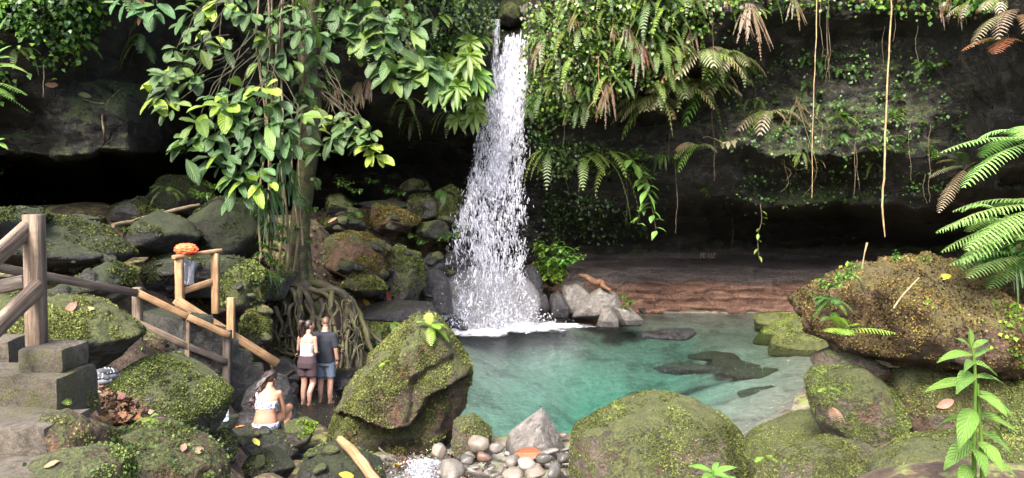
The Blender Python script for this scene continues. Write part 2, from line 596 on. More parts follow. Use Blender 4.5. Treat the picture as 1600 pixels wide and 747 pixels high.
def fibre_mat(name, dark, mid, pale, sx=1.2, sy=22.0, mossy=0.0, rough=0.75, obj_space=False):
    """bark or timber: grain runs along the uv's u axis"""
    t = NT(name)
    uv = t.n('ShaderNodeUVMap').outputs[0]
    v = t.scale(uv, (sx, sy, 1))
    p = t.pos()
    n = t.noise(v, 1.6, 7, 0.62, 0.6)
    n2 = t.noise(p, 5, 6, 0.6)
    n3 = t.noise(p, 40, 5, 0.6)
    c = t.ramp(n, [(0.3, dark), (0.5, mid), (0.7, pale)])
    c = t.mix(t.ramp(n2, [(0.4, 0.6), (0.6, 0.0)]), c, t.mix(0.65, c, dark))
    at = t.n('ShaderNodeAttribute', attribute_name='Col').outputs['Color']
    c = t.mix(1.0, c, at, 'MULTIPLY')
    if mossy:
        f = t.math('ADD', t.math('MULTIPLY', n2, 1.0), t.math('MULTIPLY', t.math('SUBTRACT', n3, 0.5), 0.8))
        lo = 0.75 - 0.4 * mossy
        c = t.mix(t.rng(f, lo, lo + 0.15), c, t.ramp(n3, [(0.3, (0.022, 0.026, 0.008)), (0.55, (0.06, 0.066, 0.018)), (0.75, (0.12, 0.12, 0.035))]))
    h = t.math('ADD', n, t.math('MULTIPLY', n3, 0.35 + mossy))
    return t.done(t.bsdf(c, rough, t.bump(h, 0.6, 0.02), 0.35))


M['bark'] = fibre_mat('mossy_bark', (0.02, 0.015, 0.01), (0.07, 0.05, 0.032), (0.14, 0.105, 0.07), 1.0, 9.0, 0.75)
M['root'] = fibre_mat('root_bark', (0.012, 0.009, 0.007), (0.042, 0.033, 0.023), (0.095, 0.076, 0.055), 1.5, 12.0, 0.62)
M['wood_rot'] = fibre_mat('rotten_timber', (0.012, 0.007, 0.005), (0.085, 0.04, 0.018), (0.25, 0.115, 0.04), 2.5, 14.0)
M['stem'] = fibre_mat('plant_stem', (0.04, 0.03, 0.018), (0.11, 0.085, 0.05), (0.19, 0.15, 0.09), 2.0, 10.0)
M['vine'] = fibre_mat('hanging_vine', (0.12, 0.085, 0.04), (0.26, 0.19, 0.095), (0.38, 0.29, 0.16), 2.0, 10.0)
M['wood_new'] = fibre_mat('fresh_timber', (0.10, 0.055, 0.025), (0.28, 0.165, 0.078), (0.42, 0.27, 0.14), 1.4, 24.0)
M['wood_old'] = fibre_mat('weathered_timber', (0.045, 0.03, 0.02), (0.15, 0.105, 0.07), (0.27, 0.21, 0.155), 1.4, 24.0)
M['wood_dark'] = fibre_mat('damp_dark_timber', (0.014, 0.011, 0.009), (0.055, 0.042, 0.032), (0.12, 0.095, 0.075), 1.4, 24.0)


def concrete_mat():
    t = NT('weathered_concrete')
    p = t.pos()
    n1, n2, n3 = t.noise(p, 2.2, 6, 0.6), t.noise(p, 16, 8, 0.7), t.noise(p, 90, 4, 0.7)
    c = t.ramp(n2, [(0.3, (0.022, 0.018, 0.013)), (0.5, (0.07, 0.058, 0.043)), (0.7, (0.13, 0.112, 0.085))])
    c = t.mix(t.ramp(n3, [(0.6, 0.0), (0.7, 0.4)]), c, (0.3, 0.28, 0.24))
    c = t.mix(t.ramp(n3, [(0.3, 0.6), (0.4, 0.0)]), c, (0.02, 0.018, 0.015))
    f = t.math('ADD', n1, t.math('MULTIPLY', t.math('SUBTRACT', n2, 0.5), 1.2))
    c = t.mix(t.rng(f, 0.48, 0.7), c, t.ramp(n3, [(0.3, (0.018, 0.018, 0.008)), (0.7, (0.075, 0.072, 0.03))]))
    return t.done(t.bsdf(c, 0.9, t.bump(t.math('ADD', n2, t.math('MULTIPLY', n3, 0.5)), 0.8, 0.02), 0.3))


M['concrete'] = concrete_mat()


def water_mat(name, absorb, dens, ripple=1.0):
    t = NT(name)
    p = t.pos()
    n = t.noise(t.scale(p, (0.8, 2.2, 1)), 1.7, 4, 0.55, 0.4)
    n2 = t.noise(t.scale(p, (2.0, 4.0, 1)), 3.5, 4, 0.6, 0.6)
    n3 = t.noise(t.scale(p, (1.0, 1.6, 1)), 14, 2, 0.5)
    h = t.math('ADD', t.math('MULTIPLY', n, 1.0), t.math('ADD', t.math('MULTIPLY', n2, 0.6), t.math('MULTIPLY', n3, 0.16)))
    nor = t.bump(h, 0.9 * ripple, 0.17)
    fr = t.n('ShaderNodeFresnel')
    fr.inputs['IOR'].default_value = 1.33
    t.set(fr.inputs['Normal'], nor)
    gl = t.n('ShaderNodeBsdfGlossy')
    gl.inputs['Roughness'].default_value = 0.06
    t.set(gl.inputs['Normal'], nor)
    tr = t.n('ShaderNodeBsdfTransparent')
    mx = t.n('ShaderNodeMixShader')
    t.set(mx.inputs[0], fr.outputs[0])
    t.set(mx.inputs[1], tr.outputs[0])
    t.set(mx.inputs[2], gl.outputs[0])
    va = t.n('ShaderNodeVolumeAbsorption')
    va.inputs['Color'].default_value = (*absorb, 1)
    va.inputs['Density'].default_value = dens
    t.set(t.out.inputs['Volume'], va.outputs[0])
    return t.done(mx.outputs[0])


M['pool'] = water_mat('emerald_water', (0.40, 0.86, 0.80), 0.36)


def simple(name, col, rough=0.6, bscale=0.0, bstr=0.3, spec=0.5, var=0.25, **kw):
    t = NT(name)
    p = t.obj()
    n = t.noise(p, bscale or 12, 5, 0.6)
    c = t.mix(t.ramp(n, [(0.35, var), (0.65, 0.0)]), col, tuple(x * 0.5 for x in col))
    return t.done(t.bsdf(c, rough, t.bump(n, bstr, 0.01), spec, **kw))


def water_white(name, a):
    t = NT(name)
    b = t.bsdf((0.8, 0.8, 0.85), 0.25, None, 0.5)
    tr = t.n('ShaderNodeBsdfTranslucent')
    tr.inputs['Color'].default_value = (0.8, 0.8, 0.86, 1)
    m1 = t.n('ShaderNodeMixShader')
    m1.inputs[0].default_value = 0.45
    t.set(m1.inputs[1], b)
    t.set(m1.inputs[2], tr.outputs[0])
    if a >= 1:
        return t.done(m1.outputs[0])
    m2 = t.n('ShaderNodeMixShader')
    t.set(m2.inputs[0], a)
    tp = t.n('ShaderNodeBsdfTransparent')
    t.set(m2.inputs[1], tp.outputs[0])
    t.set(m2.inputs[2], m1.outputs[0])
    return t.done(m2.outputs[0])


M['drops'] = water_white('white_water_drops', 1.0)
M['spray'] = water_white('fine_spray', 0.38)


def sheet_mat():
    t = NT('falling_water_sheet')
    uv = t.n('ShaderNodeUVMap').outputs[0]
    a = t.noise(t.scale(uv, (7.0, 0.9, 1)), 1.6, 7, 0.68, 0.3)
    b = t.noise(t.scale(uv, (16.0, 4.0, 1)), 1.3, 5, 0.65)
    dens = t.n('ShaderNodeAttribute', attribute_name='Col').outputs['Color']
    f = t.math('ADD', t.math('MULTIPLY', a, 0.6), t.math('MULTIPLY', b, 0.4))
    f = t.math('ADD', f, t.math('SUBTRACT', dens, 0.5))
    al = t.rng(f, 0.45, 0.66)
    bs = t.bsdf((0.78, 0.79, 0.85), 0.25, t.bump(f, 0.5, 0.06), 0.5)
    tr = t.n('ShaderNodeBsdfTranslucent')
    tr.inputs['Color'].default_value = (0.76, 0.78, 0.86, 1)
    m1 = t.n('ShaderNodeMixShader')
    m1.inputs[0].default_value = 0.35
    t.set(m1.inputs[1], bs)
    t.set(m1.inputs[2], tr.outputs[0])
    m2 = t.n('ShaderNodeMixShader')
    t.set(m2.inputs[0], al)
    t.set(m2.inputs[1], t.n('ShaderNodeBsdfTransparent').outputs[0])
    t.set(m2.inputs[2], m1.outputs[0])
    return t.done(m2.outputs[0])


M['sheet'] = sheet_mat()


def skin_mat(name, col):
    t = NT(name)
    n = t.noise(t.obj(), 9, 5)
    c = t.mix(t.ramp(n, [(0.4, 0.35), (0.6, 0.0)]), col, (col[0] * 0.85, col[1] * 0.62, col[2] * 0.55))
    return t.done(t.bsdf(c, 0.5, None, 0.4, **{'Subsurface Weight': 0.15, 'Subsurface Scale': 0.02}))


M['skin_pale'] = skin_mat('fair_skin', (0.33, 0.19, 0.138))
M['skin_tan'] = skin_mat('tanned_skin', (0.28, 0.15, 0.092))
M['hair_dark'] = simple('dark_hair', (0.022, 0.013, 0.010), 0.45, 60, 0.6)
M['hair_red'] = simple('ginger_hair', (0.075, 0.04, 0.022), 0.5, 60, 0.6)
M['eye'] = simple('eye', (0.6, 0.58, 0.55), 0.2)
M['shirt_navy'] = simple('navy_cotton', (0.008, 0.010, 0.016), 0.9, 7, 0.5)
M['shorts_blue'] = simple('blue_grey_cotton', (0.085, 0.11, 0.145), 0.9, 9, 0.5)
M['shorts_plum'] = simple('plum_cotton', (0.035, 0.019, 0.024), 0.9, 9, 0.5)
M['top_white'] = simple('white_cotton', (0.38, 0.355, 0.33), 0.9, 9, 0.5, var=0.2)
M['orange'] = simple('orange_cloth', (0.75, 0.10, 0.025), 0.7, 14, 0.7)
M['white_cloth'] = simple('white_plastic_film', (0.34, 0.34, 0.36), 0.5, 14, 0.7)
M['grey_cloth'] = simple('grey_cloth', (0.2, 0.2, 0.21), 0.8)
M['grey_dark'] = simple('dark_grey_cloth', (0.055, 0.055, 0.06), 0.85)
M['yellow'] = simple('yellow_plastic', (0.62, 0.52, 0.03), 0.45)
M['black'] = simple('black_rubber', (0.015, 0.015, 0.015), 0.6)
M['carved'] = simple('scratched_pale_rock', (0.36, 0.31, 0.24), 0.9)


def floral():
    t = NT('floral_swimwear')
    p = t.obj()
    v = t.voro(p, 22)
    w = t.noise(p, 40, 3)
    f = t.math('ADD', v, t.math('MULTIPLY', t.math('SUBTRACT', w, 0.5), 0.7))
    c = t.ramp(f, [(0.3, (0.04, 0.06, 0.15)), (0.42, (0.15, 0.17, 0.30)), (0.5, (0.42, 0.41, 0.43))])
    return t.done(t.bsdf(c, 0.7))


M['floral'] = floral()


def plastic_clear():
    t = NT('clear_bottle_plastic')
    b = t.bsdf((0.75, 0.85, 0.88), 0.12, None, 0.6)
    m2 = t.n('ShaderNodeMixShader')
    m2.inputs[0].default_value = 0.6
    t.set(m2.inputs[1], t.n('ShaderNodeBsdfTransparent').outputs[0])
    t.set(m2.inputs[2], b)
    return t.done(m2.outputs[0])


M['clear'] = plastic_clear()
# ------------------------------------------------------------------ light and sky
w = bpy.data.worlds.new('World')
sc.world = w
w.use_nodes = True
nt = w.node_tree
bg = nt.nodes['Background']
sky = nt.nodes.new('ShaderNodeTexSky')
sky.sky_type = 'NISHITA'
sky.sun_disc = False
SUN = nrm(np.array([-0.28, -0.62, 0.76]))
sky.sun_elevation = math.asin(SUN[2])
sky.sun_rotation = math.atan2(SUN[0], SUN[1])
sky.air_density = 0.7
sky.dust_density = 4.0
sky.ozone_density = 0.6
nt.links.new(sky.outputs[0], bg.inputs['Color'])
bg.inputs['Strength'].default_value = SKY_STRENGTH
sun = bpy.data.lights.new('sun', 'SUN')
sun.energy = SUN_STRENGTH
sun.angle = math.radians(SUN_ANGLE)
sun.color = (1.0, 0.97, 0.91)
so = bpy.data.objects.new('sun', sun)
so.rotation_euler = Vector(SUN).to_track_quat('Z', 'Y').to_euler()
so.location = (-8, -12, 30)
COL.objects.link(so)
sc.view_settings.view_transform = 'Standard'
sc.view_settings.look = 'None'
sc.view_settings.exposure = EXPOSURE
sc.view_settings.gamma = 1.0
sc.view_settings.use_curve_mapping = False
sc.cycles.max_bounces = 8
sc.cycles.diffuse_bounces = 5
sc.cycles.glossy_bounces = 3
sc.cycles.transmission_bounces = 4
sc.cycles.transparent_max_bounces = 24
sc.cycles.caustics_reflective = False
sc.cycles.caustics_refractive = False
sc.cycles.use_denoising = True
sc.cycles.sample_clamp_indirect = 4.0

# ------------------------------------------------------------------ cliff
CX = np.array([-700, -250, 0, 100, 200, 300, 430, 560, 650, 720, 765, 785, 815, 840, 900, 1000, 1100, 1200, 1300, 1400, 1500, 1600, 1850, 2300], float)
CROWS = {
    -700: [11, 12, 14, 14, 14, 15, 16, 17, 19, 22, 30, 36, 36, 30, 26, 26, 26, 25, 24, 22, 19, 17, 13, 11],
    -250: [11.5, 13, 14.5, 14.7, 15, 16, 17, 18.5, 19.5, 21.2, 27, 33, 33, 26, 22.6, 22.2, 22.2, 22.4, 22.4, 21.5, 19, 17, 13.5, 11],
    -40: [11.5, 13, 14.7, 15, 16, 18, 19.5, 20, 20, 21, 25, 28, 28, 23, 21.4, 21, 21, 21.5, 22, 21.8, 20.2, 17.6, 14, 11.5],
    20: [11.5, 13, 15, 15.2, 17, 19, 20, 20.5, 20.5, 21.5, 24, 25.8, 25.4, 22.4, 21, 20.5, 20.6, 21.5, 22.2, 22.2, 20.5, 18, 14.5, 12],
    60: [12, 13.5, 15, 15.4, 17.3, 19.5, 20.5, 20.8, 20.8, 21.8, 23.9, 24.6, 24.3, 22.6, 21.1, 20.7, 21.2, 22.8, 23.4, 23.2, 21, 18.3, 15, 12],
    130: [12, 14, 15.7, 16.2, 18, 20.5, 21.5, 21.7, 21.7, 22.6, 24.2, 24.8, 24.6, 23.2, 21.5, 21.5, 22.4, 23.9, 24.1, 23.6, 21.5, 18.7, 15, 12],
    165: [12, 14.5, 16.2, 16.2, 17.2, 21.5, 22.6, 22.5, 22.4, 23.2, 24.5, 25, 24.8, 23.8, 22.4, 22.6, 23.2, 23.8, 23.7, 23.3, 22, 19, 15, 12],
    200: [12.5, 14.5, 16.6, 16.0, 16.6, 23, 24.2, 23.8, 23.4, 24.2, 24.9, 25.2, 25, 24.4, 23.7, 23.6, 23.3, 23.4, 23.2, 23.1, 22.4, 19.4, 15.5, 12],
    242: [13, 15, 17.0, 16.1, 16.6, 25, 26.5, 26.5, 26.4, 26.4, 25.4, 25.4, 25.2, 24.8, 24.4, 24.1, 23.4, 23.0, 22.9, 22.9, 22.7, 20.2, 16, 12],
    256: [14, 16, 19, 20, 22, 27, 28, 28, 28, 27.4, 25.8, 25.6, 25.4, 25, 24.6, 24.2, 23.7, 24.0, 24.4, 23.1, 22.8, 20.6, 16, 12],
    290: [15, 18, 24, 26, 28, 29.5, 29.5, 29, 29, 28.4, 26.5, 26, 25.7, 25.6, 25.2, 24.9, 24.3, 24.8, 25.6, 23.8, 23.4, 21.5, 16.5, 12.5],
    318: [16, 20, 26, 28, 30, 30, 30, 30, 29.5, 29, 27, 26.4, 26, 26.1, 25.9, 25.8, 25.2, 24.7, 24.9, 24.6, 24.2, 22.5, 17, 12.5],
    336: [16, 21, 27, 29, 31, 31, 31, 30.5, 30, 29.5, 27.4, 26.6, 26.3, 26.6, 27.3, 27.6, 27.4, 28.4, 28.8, 27.2, 26, 24, 17.5, 13],
    380: [17, 22, 28, 30, 32, 32, 32, 31, 30.5, 30, 28, 27, 26.8, 27.4, 28.9, 29.6, 30.4, 31.2, 31.4, 30.4, 28.6, 25.5, 18, 13],
    402: [17, 22, 28, 30, 32, 32, 32, 31, 30.5, 30, 28, 27.2, 27, 27.6, 28.9, 29.5, 30.2, 30.8, 31, 30, 28.4, 25.6, 18, 13.5],
    418: [17, 22, 28, 30, 32, 32, 32, 31, 30.5, 30, 28, 27.2, 27, 27.6, 27.6, 27.7, 27.8, 27.9, 28, 27.6, 26.8, 25.0, 18, 14],
    445: [17, 22, 28, 30, 32, 32, 32, 31, 30.5, 30, 28, 27.2, 27, 27.4, 27.1, 27.0, 26.9, 26.9, 27, 26.8, 26.2, 24.6, 18, 14],
    492: [17, 22, 28, 30, 32, 32, 32, 31, 30.5, 30, 28, 27.2, 27, 27.2, 26.9, 26.7, 26.5, 26.4, 26.4, 26.2, 25.8, 24.4, 18, 14],
    620: [17, 22, 28, 30, 32, 32, 32, 31, 30.5, 30, 28, 27.2, 27, 27.2, 26.9, 26.7, 26.5, 26.4, 26.4, 26.2, 25.8, 24.4, 18, 14],
}
CFX = np.concatenate([np.linspace(-700, -60, 70), np.linspace(-56, 1656, 430), np.linspace(1664, 2300, 70)])
CFY = np.concatenate([np.linspace(-700, -50, 90), np.linspace(-47, 510, 240), np.linspace(516, 620, 10)])
ry = np.array(sorted(CROWS), float)
rows = np.array([np.interp(CFX, CX, CROWS[k]) for k in sorted(CROWS)])
D = np.array([np.interp(CFY, ry, rows[:, j]) for j in range(len(CFX))]).T
# ragged ledges: shift the profile up and down along the wall
_gx, _gy = np.meshgrid(CFX, CFY)
_q = np.stack([_gx.ravel() / 95.0, _gy.ravel() / 160.0, 0 * _gx.ravel()], 1)
_dy = (24 * fbm(_q, 4, 0.6) + 7 * fbm(_q * 4.5 + 3, 3)).reshape(_gx.shape) * np.clip((430 - _gy) / 60, 0, 1) * np.clip((_gy - 70) / 60, 0, 1)
_dx = (22 * fbm(_q * 1.3 + 50, 3)).reshape(_gx.shape) * np.clip((430 - _gy) / 60, 0, 1) * np.clip((_gy - 130) / 60, 0, 1)
_yi = np.clip(_gy + _dy, CFY[0], CFY[-1])
_xi = np.clip(_gx + _dx, CFX[0], CFX[-1])
_iy = np.interp(_yi, CFY, np.arange(len(CFY)))
_ix = np.interp(_xi, CFX, np.arange(len(CFX)))
_i0, _j0 = np.minimum(_iy.astype(int), len(CFY) - 2), np.minimum(_ix.astype(int), len(CFX) - 2)
_fi, _fj = _iy - _i0, _ix - _j0
D = (D[_i0, _j0] * (1 - _fi) * (1 - _fj) + D[_i0 + 1, _j0] * _fi * (1 - _fj) + D[_i0, _j0 + 1] * (1 - _fi) * _fj + D[_i0 + 1, _j0 + 1] * _fi * _fj)
for _ in range(2):
    D[:, 1:-1] = 0.25 * D[:, :-2] + 0.5 * D[:, 1:-1] + 0.25 * D[:, 2:]
GX, GY = np.meshgrid(CFX, CFY)
CV = P(GX.ravel(), GY.ravel(), D.ravel())
bulge = 0.75 * fbm(CV * 0.45, 4) + 0.42 * ridged(CV * np.array([0.6, 0.6, 0.7]) + 9, 4) + 0.18 * ridged(CV * np.array([1.7, 1.7, 2.0]) + 3, 4) + 0.07 * fbm(CV * 6, 3)
lowband = np.clip((2.3 - CV[:, 2]) / 0.5, 0, 1) * np.clip((CV[:, 0] - 0.5) / 1.5, 0, 1)
strata = 0.04 * np.sin(CV[:, 2] * 17 + 5 * fbm(CV * 0.6, 4)) + 0.20 * fbm(CV * np.array([1.0, 1.0, 5.0]), 5, 0.6) + 0.12 * ridged(CV * np.array([1.6, 1.6, 3.0]) + 4, 3)
chan = np.exp(-((GX.ravel() - 800) / 60.0) ** 2) * (GY.ravel() < 120)
bulge = bulge * (1 - 0.85 * lowband) * (1 - 0.7 * chan) + strata * (0.12 + 1.1 * lowband)
CV = CV + bulge[:, None] * np.array([0.0, -1.0, 0.12])
CG = CV.reshape(len(CFY), len(CFX), 3)
r_, c_ = len(CFY), len(CFX)
ii = np.arange(r_ * c_).reshape(r_, c_)
CF = np.stack([ii[:-1, :-1].ravel(), ii[1:, :-1].ravel(), ii[1:, 1:].ravel(), ii[:-1, 1:].ravel()], 1)
tag(mk('cliff', CV, CF, M['cliff']), kind='structure')


def onrock(px, py, off=0.08):
    """point on the cliff face"""
    j = np.clip(np.searchsorted(CFX, px), 0, len(CFX) - 1)
    i = np.clip(np.searchsorted(CFY, py), 0, len(CFY) - 1)
    p = CG[i, j].copy()
    v = nrm(np.array([0, 0, H]) - p)
    return p + v * np.asarray(off)[..., None] if np.ndim(off) else p + v * off


# ------------------------------------------------------------------ ground and pool bed
POOL = [(430, 612, 15.0), (455, 650, 13.2), (505, 690, 11.7), (560, 712, 11.1), (640, 716, 11.0), (700, 712, 11.1), (735, 692, 11.7), (800, 690, 11.7),
        (880, 684, 11.95), (1000, 690, 11.7), (1160, 697, 11.5), (1250, 640, 13.6), (1285, 590, 16.2), (1320, 560, 18.4),
        (1330, 525, 21.8), (1320, 491, 26.3), (1100, 489, 26.5), (900, 486, 26.9), (850, 498, 25.0), (700, 500, 24.8), (650, 515, 22.6), (655, 530, 21.1), (600, 556, 18.8), (580, 572, 17.6), (555, 590, 16.3),
        (500, 592, 16.2), (440, 592, 16.2)]
PP = np.array([[(x - 800) / FPX * d, d] for x, y, d in POOL])
GP = [(100, 742, 3.45), (300, 740, 4.2), (200, 660, 5.0), (130, 610, 5.9), (230, 700, 4.7), (340, 722, 5.4), (430, 735, 7.6), (60, 560, 6.0), (0, 490, 9), (170, 500, 10),
      (235, 510, 11.3), (0, 425, 12.5), (150, 440, 12), (255, 478, 12.2), (330, 485, 13.5), (380, 505, 14.2), (425, 560, 14.8), (370, 610, 12.2), (300, 600, 10.8),
      (470, 445, 17), (540, 475, 17.6), (400, 430, 16), (300, 415, 16), (200, 405, 15), (100, 365, 15), (250, 335, 20), (130, 315, 19), (350, 330, 20), (450, 335, 20),
      (100, 325, 26), (300, 325, 27), (480, 328, 26), (560, 345, 22), (640, 306, 25.5), (600, 405, 21), (690, 335, 25), (690, 440, 23), (640, 470, 20), (580, 500, 18.4), (560, 325, 27), (-200, 400, 12), (-300, 340, 18),
      (820, 450, 25.8), (880, 474, 26), (745, 450, 25.4), (1260, 502, 24.4), (1310, 532, 20), (1340, 560, 17), (1330, 640, 12.5), (1210, 700, 10.6), (1100, 722, 9.8), (1350, 720, 8), (1450, 720, 6.5),
      (1560, 745, 3.8), (1600, 610, 8), (1700, 500, 12), (1850, 480, 14), (1450, 500, 20), (1500, 480, 24), (780, 722, 10.4), (860, 716, 10.6)]
C0 = np.array([list(P(x, y, d)) for x, y, d in GP])
C0[:, 2] -= 0.06
NEAR = np.array([(0, 0, 2.1), (-2, 1, 2.25), (2, 1, 2.1), (0, 2.5, 1.9), (0, 5, 1.2), (0, 7.2, 0.35), (0.6, 9.2, -0.2), (-1.3, 10.3, -0.16), (-1.35, 9.4, -0.4), (-1.2, 8.4, -0.7), (-1.1, 7, -0.8), (0.6, 10.4, 0.02), (2.4, 9.0, 0.1), (2.5, 6, 1.0),
                 (-2.8, 7.2, 0.7), (-2.2, 8.7, 0.25), (-6, 1, 2.9), (6, 1, 2.6), (-8, 5, 3.2), (8, 5, 2.6), (0, -5, 2.6), (-8, -5, 4), (8, -5, 4), (0, -12, 6), (12, 3, 5), (14, 10, 4), (-14, 5, 5), (-14, 14, 5), (-3.2, 2.4, 2.2), (-3.6, 3.4, 2.2), (-3.8, 4.8, 2.4), (-2.5, 4.5, 2.56), (-2.1, 4.5, 2.3), (-1.95, 4.5, 1.95), (-1.6, 4.5, 1.55), (-1.2, 4.6, 1.35), (-0.9, 4.7, 1.3), (-1.7, 5.2, 1.3), (-2.0, 5.6, 1.5), (-1.2, 3.7, 1.75), (-0.7, 3.2, 1.75), (-2.3, 4.0, 2.45), (-2.1, 3.5, 2.36), (-1.7, 3.6, 2.2), (-3.4, 10.3, 0.1), (-3.0, 9.6, 0.12), (-2.6, 9.0, 0.05), (-3.4, 9.0, 0.35), (-3.7, 8.2, 0.7), (-2.4, 8.2, 0.2), (-1.9, 7.4, 0.2), (-3.0, 11.0, -0.05), (-3.7, 11.7, 0.0), (-2.1, 6.5, 0.7), (-2.9, 6.6, 1.0), (-3.6, 7.0, 1.3), (-4.0, 9.4, 0.8), (-3.1, 5.7, 2.2), (-2.6, 5.4, 2.18)])
C0 = np.concatenate([C0, NEAR])


def seg_dist(pts, poly):
    d = np.full(len(pts), 1e9)
    soft = np.zeros(len(pts))
    inside = np.zeros(len(pts), bool)
    n = len(poly)
    for i in range(n):
        a, b = poly[i], poly[(i + 1) % n]
        ab = b - a
        t = np.clip(((pts - a) @ ab) / (ab @ ab), 0, 1)
        di = np.linalg.norm(pts - a - t[:, None] * ab, axis=1)
        d = np.minimum(d, di)
        soft = soft + np.exp(-di * 2.0) * np.linalg.norm(ab)
        c = ((a[1] > pts[:, 1]) != (b[1] > pts[:, 1]))
        xx = (b[0] - a[0]) * (pts[:, 1] - a[1]) / (b[1] - a[1] + 1e-12) + a[0]
        inside ^= c & (pts[:, 0] < xx)
    ds = np.clip(-np.log(soft + 1e-9) / 2.0 + 0.35, 0, None)
    return np.where(d < 0.6, d, np.minimum(d, 0.6 * 0.5 + 0.5 * d + 0 * ds) * 0.3 + 0.7 * np.minimum(np.maximum(ds, 0.5), 4)), inside


def ground_z(xy, rough=True):
    xy = np.asarray(xy, float).reshape(-1, 2)
    num, den = 0.0, 0.0
    for c in C0:
        d2 = (xy[:, 0] - c[0]) ** 2 + (xy[:, 1] - c[1]) ** 2 + 0.05
        wgt = d2 ** -1.9
        num, den = num + wgt * c[2], den + wgt
    z = num / den
    wob_ = 0.35 * np.stack([fbm(np.stack([xy[:, 0], xy[:, 1], 0 * xy[:, 0]], 1) * 0.7, 3), fbm(np.stack([xy[:, 1], xy[:, 0], 0 * xy[:, 0] + 7], 1) * 0.7, 3)], 1)
    d, ins = seg_dist(xy + wob_, PP)
    X, Y = xy[:, 0], xy[:, 1]
    # shallow sand towards the back and the far right of the pool, deep by the fall
    sh = np.clip((X - 1.5) / 5.0, 0, 1) * np.clip((Y - 17.5) / 4.0, 0, 1)
    depth_max = 2.7 * (1 - 0.86 * sh)
    bed = -np.minimum(0.03 + (0.34 - 0.2 * sh) * d + 0.05 * d * d, depth_max)
    ppl = np.exp(-(((X + 3.95) / 1.1) ** 2 + ((Y - 14.5) / 1.5) ** 2))
    bed = bed * (1 - ppl) + np.maximum(bed, -0.34) * ppl
    k = np.clip(d / 1.3, 0, 1)
    k = k * k * (3 - 2 * k)
    out = z * k + np.minimum(z, 0.05) * (1 - k)
    z = np.where(ins, bed, out)
    if rough:
        q = np.stack([X, Y, z * 0], 1)
        amp = np.where(ins, 0.25, 1.0)
        z = z + amp * (0.11 * fbm(q * 1.1, 4) + 0.05 * fbm(q * 5, 3))
    return z


gx = np.concatenate([np.linspace(-40, -14.5, 40), np.linspace(-14.2, 14.2, 330), np.linspace(14.5, 40, 40)])
gy = np.concatenate([np.linspace(-30, -0.5, 40), np.linspace(0, 34, 390)])
XX, YY = np.meshgrid(gx, gy)
ZZ = ground_z(np.stack([XX.ravel(), YY.ravel()], 1))
GV = np.stack([XX.ravel(), YY.ravel(), ZZ], 1)
ii = np.arange(len(gy) * len(gx)).reshape(len(gy), len(gx))
GF = np.stack([ii[:-1, :-1].ravel(), ii[:-1, 1:].ravel(), ii[1:, 1:].ravel(), ii[1:, :-1].ravel()], 1)
tag(mk('ground', GV, GF, M['ground']), kind='structure')
ZG = ZZ.reshape(len(gy), len(gx))


def gz(x, y):
    j = min(max(int(np.searchsorted(gx, x)), 1), len(gx) - 1)
    i = min(max(int(np.searchsorted(gy, y)), 1), len(gy) - 1)
    return float(ZG[i, j])


# unseen slope behind the camera, added to block light from the low sky
hx, hy = np.meshgrid(np.linspace(-60, 60, 60), np.linspace(-9, -46, 30))
hz = 2.0 + (-9 - hy) * SKY_BLOCK_RISE + 1.5 * fbm(np.stack([hx.ravel(), hy.ravel(), hx.ravel() * 0], 1) * 0.25, 4).reshape(hx.shape)
ii = np.arange(hx.size).reshape(hx.shape)
tag(mk('sky_block_slope', np.stack([hx.ravel(), hy.ravel(), hz.ravel()], 1),
       np.stack([ii[:-1, :-1].ravel(), ii[1:, :-1].ravel(), ii[1:, 1:].ravel(), ii[:-1, 1:].ravel()], 1),
       M['ground']), kind='structure')

# ------------------------------------------------------------------ water
x0, x1, y0, y1 = -6.6, 13.5, 11.15, 28.5
WV = np.array([(x0, y0, 0), (x1, y0, 0), (x1, y1, 0), (x0, y1, 0), (x0, y0, -4.5), (x1, y0, -4.5), (x1, y1, -4.5), (x0, y1, -4.5)], float)
WF = np.array([(0, 1, 2, 3), (7, 6, 5, 4), (0, 4, 5, 1), (1, 5, 6, 2), (2, 6, 7, 3), (3, 7, 4, 0)])
tag(mk('pool_water', WV, WF, M['pool'], smooth=False), kind='structure')
# outflow stream: a thin wavy sheet running down the gravel towards the camera
sx, sy = np.meshgrid(np.linspace(-1, 1, 24), np.linspace(0, 1, 60))
cxs = -1.25 + 0.18 * np.sin(sy * 5)
SYY = 11.14 - sy * 5.2
SXX = cxs + sx * (0.75 + 0.25 * np.sin(sy * 9 + 1))
SZ = -0.02 - 0.75 * np.clip(sy - 0.12, 0, 1) - 0.12 * np.clip((sy - 0.2) * 6, 0, 1)
q = np.stack([SXX.ravel(), SYY.ravel(), SZ.ravel()], 1)
q[:, 2] += 0.035 * fbm(q * np.array([5, 3, 1]), 3) * np.clip(sy.ravel() * 8, 0, 1)
ii = np.arange(sx.size).reshape(sx.shape)
M['stream'] = water_mat('stream_water', (0.6, 0.8, 0.7), 0.0, 1.6)
tag(mk('stream_water', q, np.stack([ii[:-1, :-1].ravel(), ii[1:, :-1].ravel(), ii[1:, 1:].ravel(), ii[:-1, 1:].ravel()], 1), M['stream']), kind='structure')
# ------------------------------------------------------------------ rocks
def rock_shape(sub, planes, ds, sharp):
    Dv, F = ico(sub)
    q = np.maximum(Dv @ planes.T / ds, 1e-6) ** sharp
    return Dv * (q.sum(1) ** (-1.0 / sharp))[:, None], F


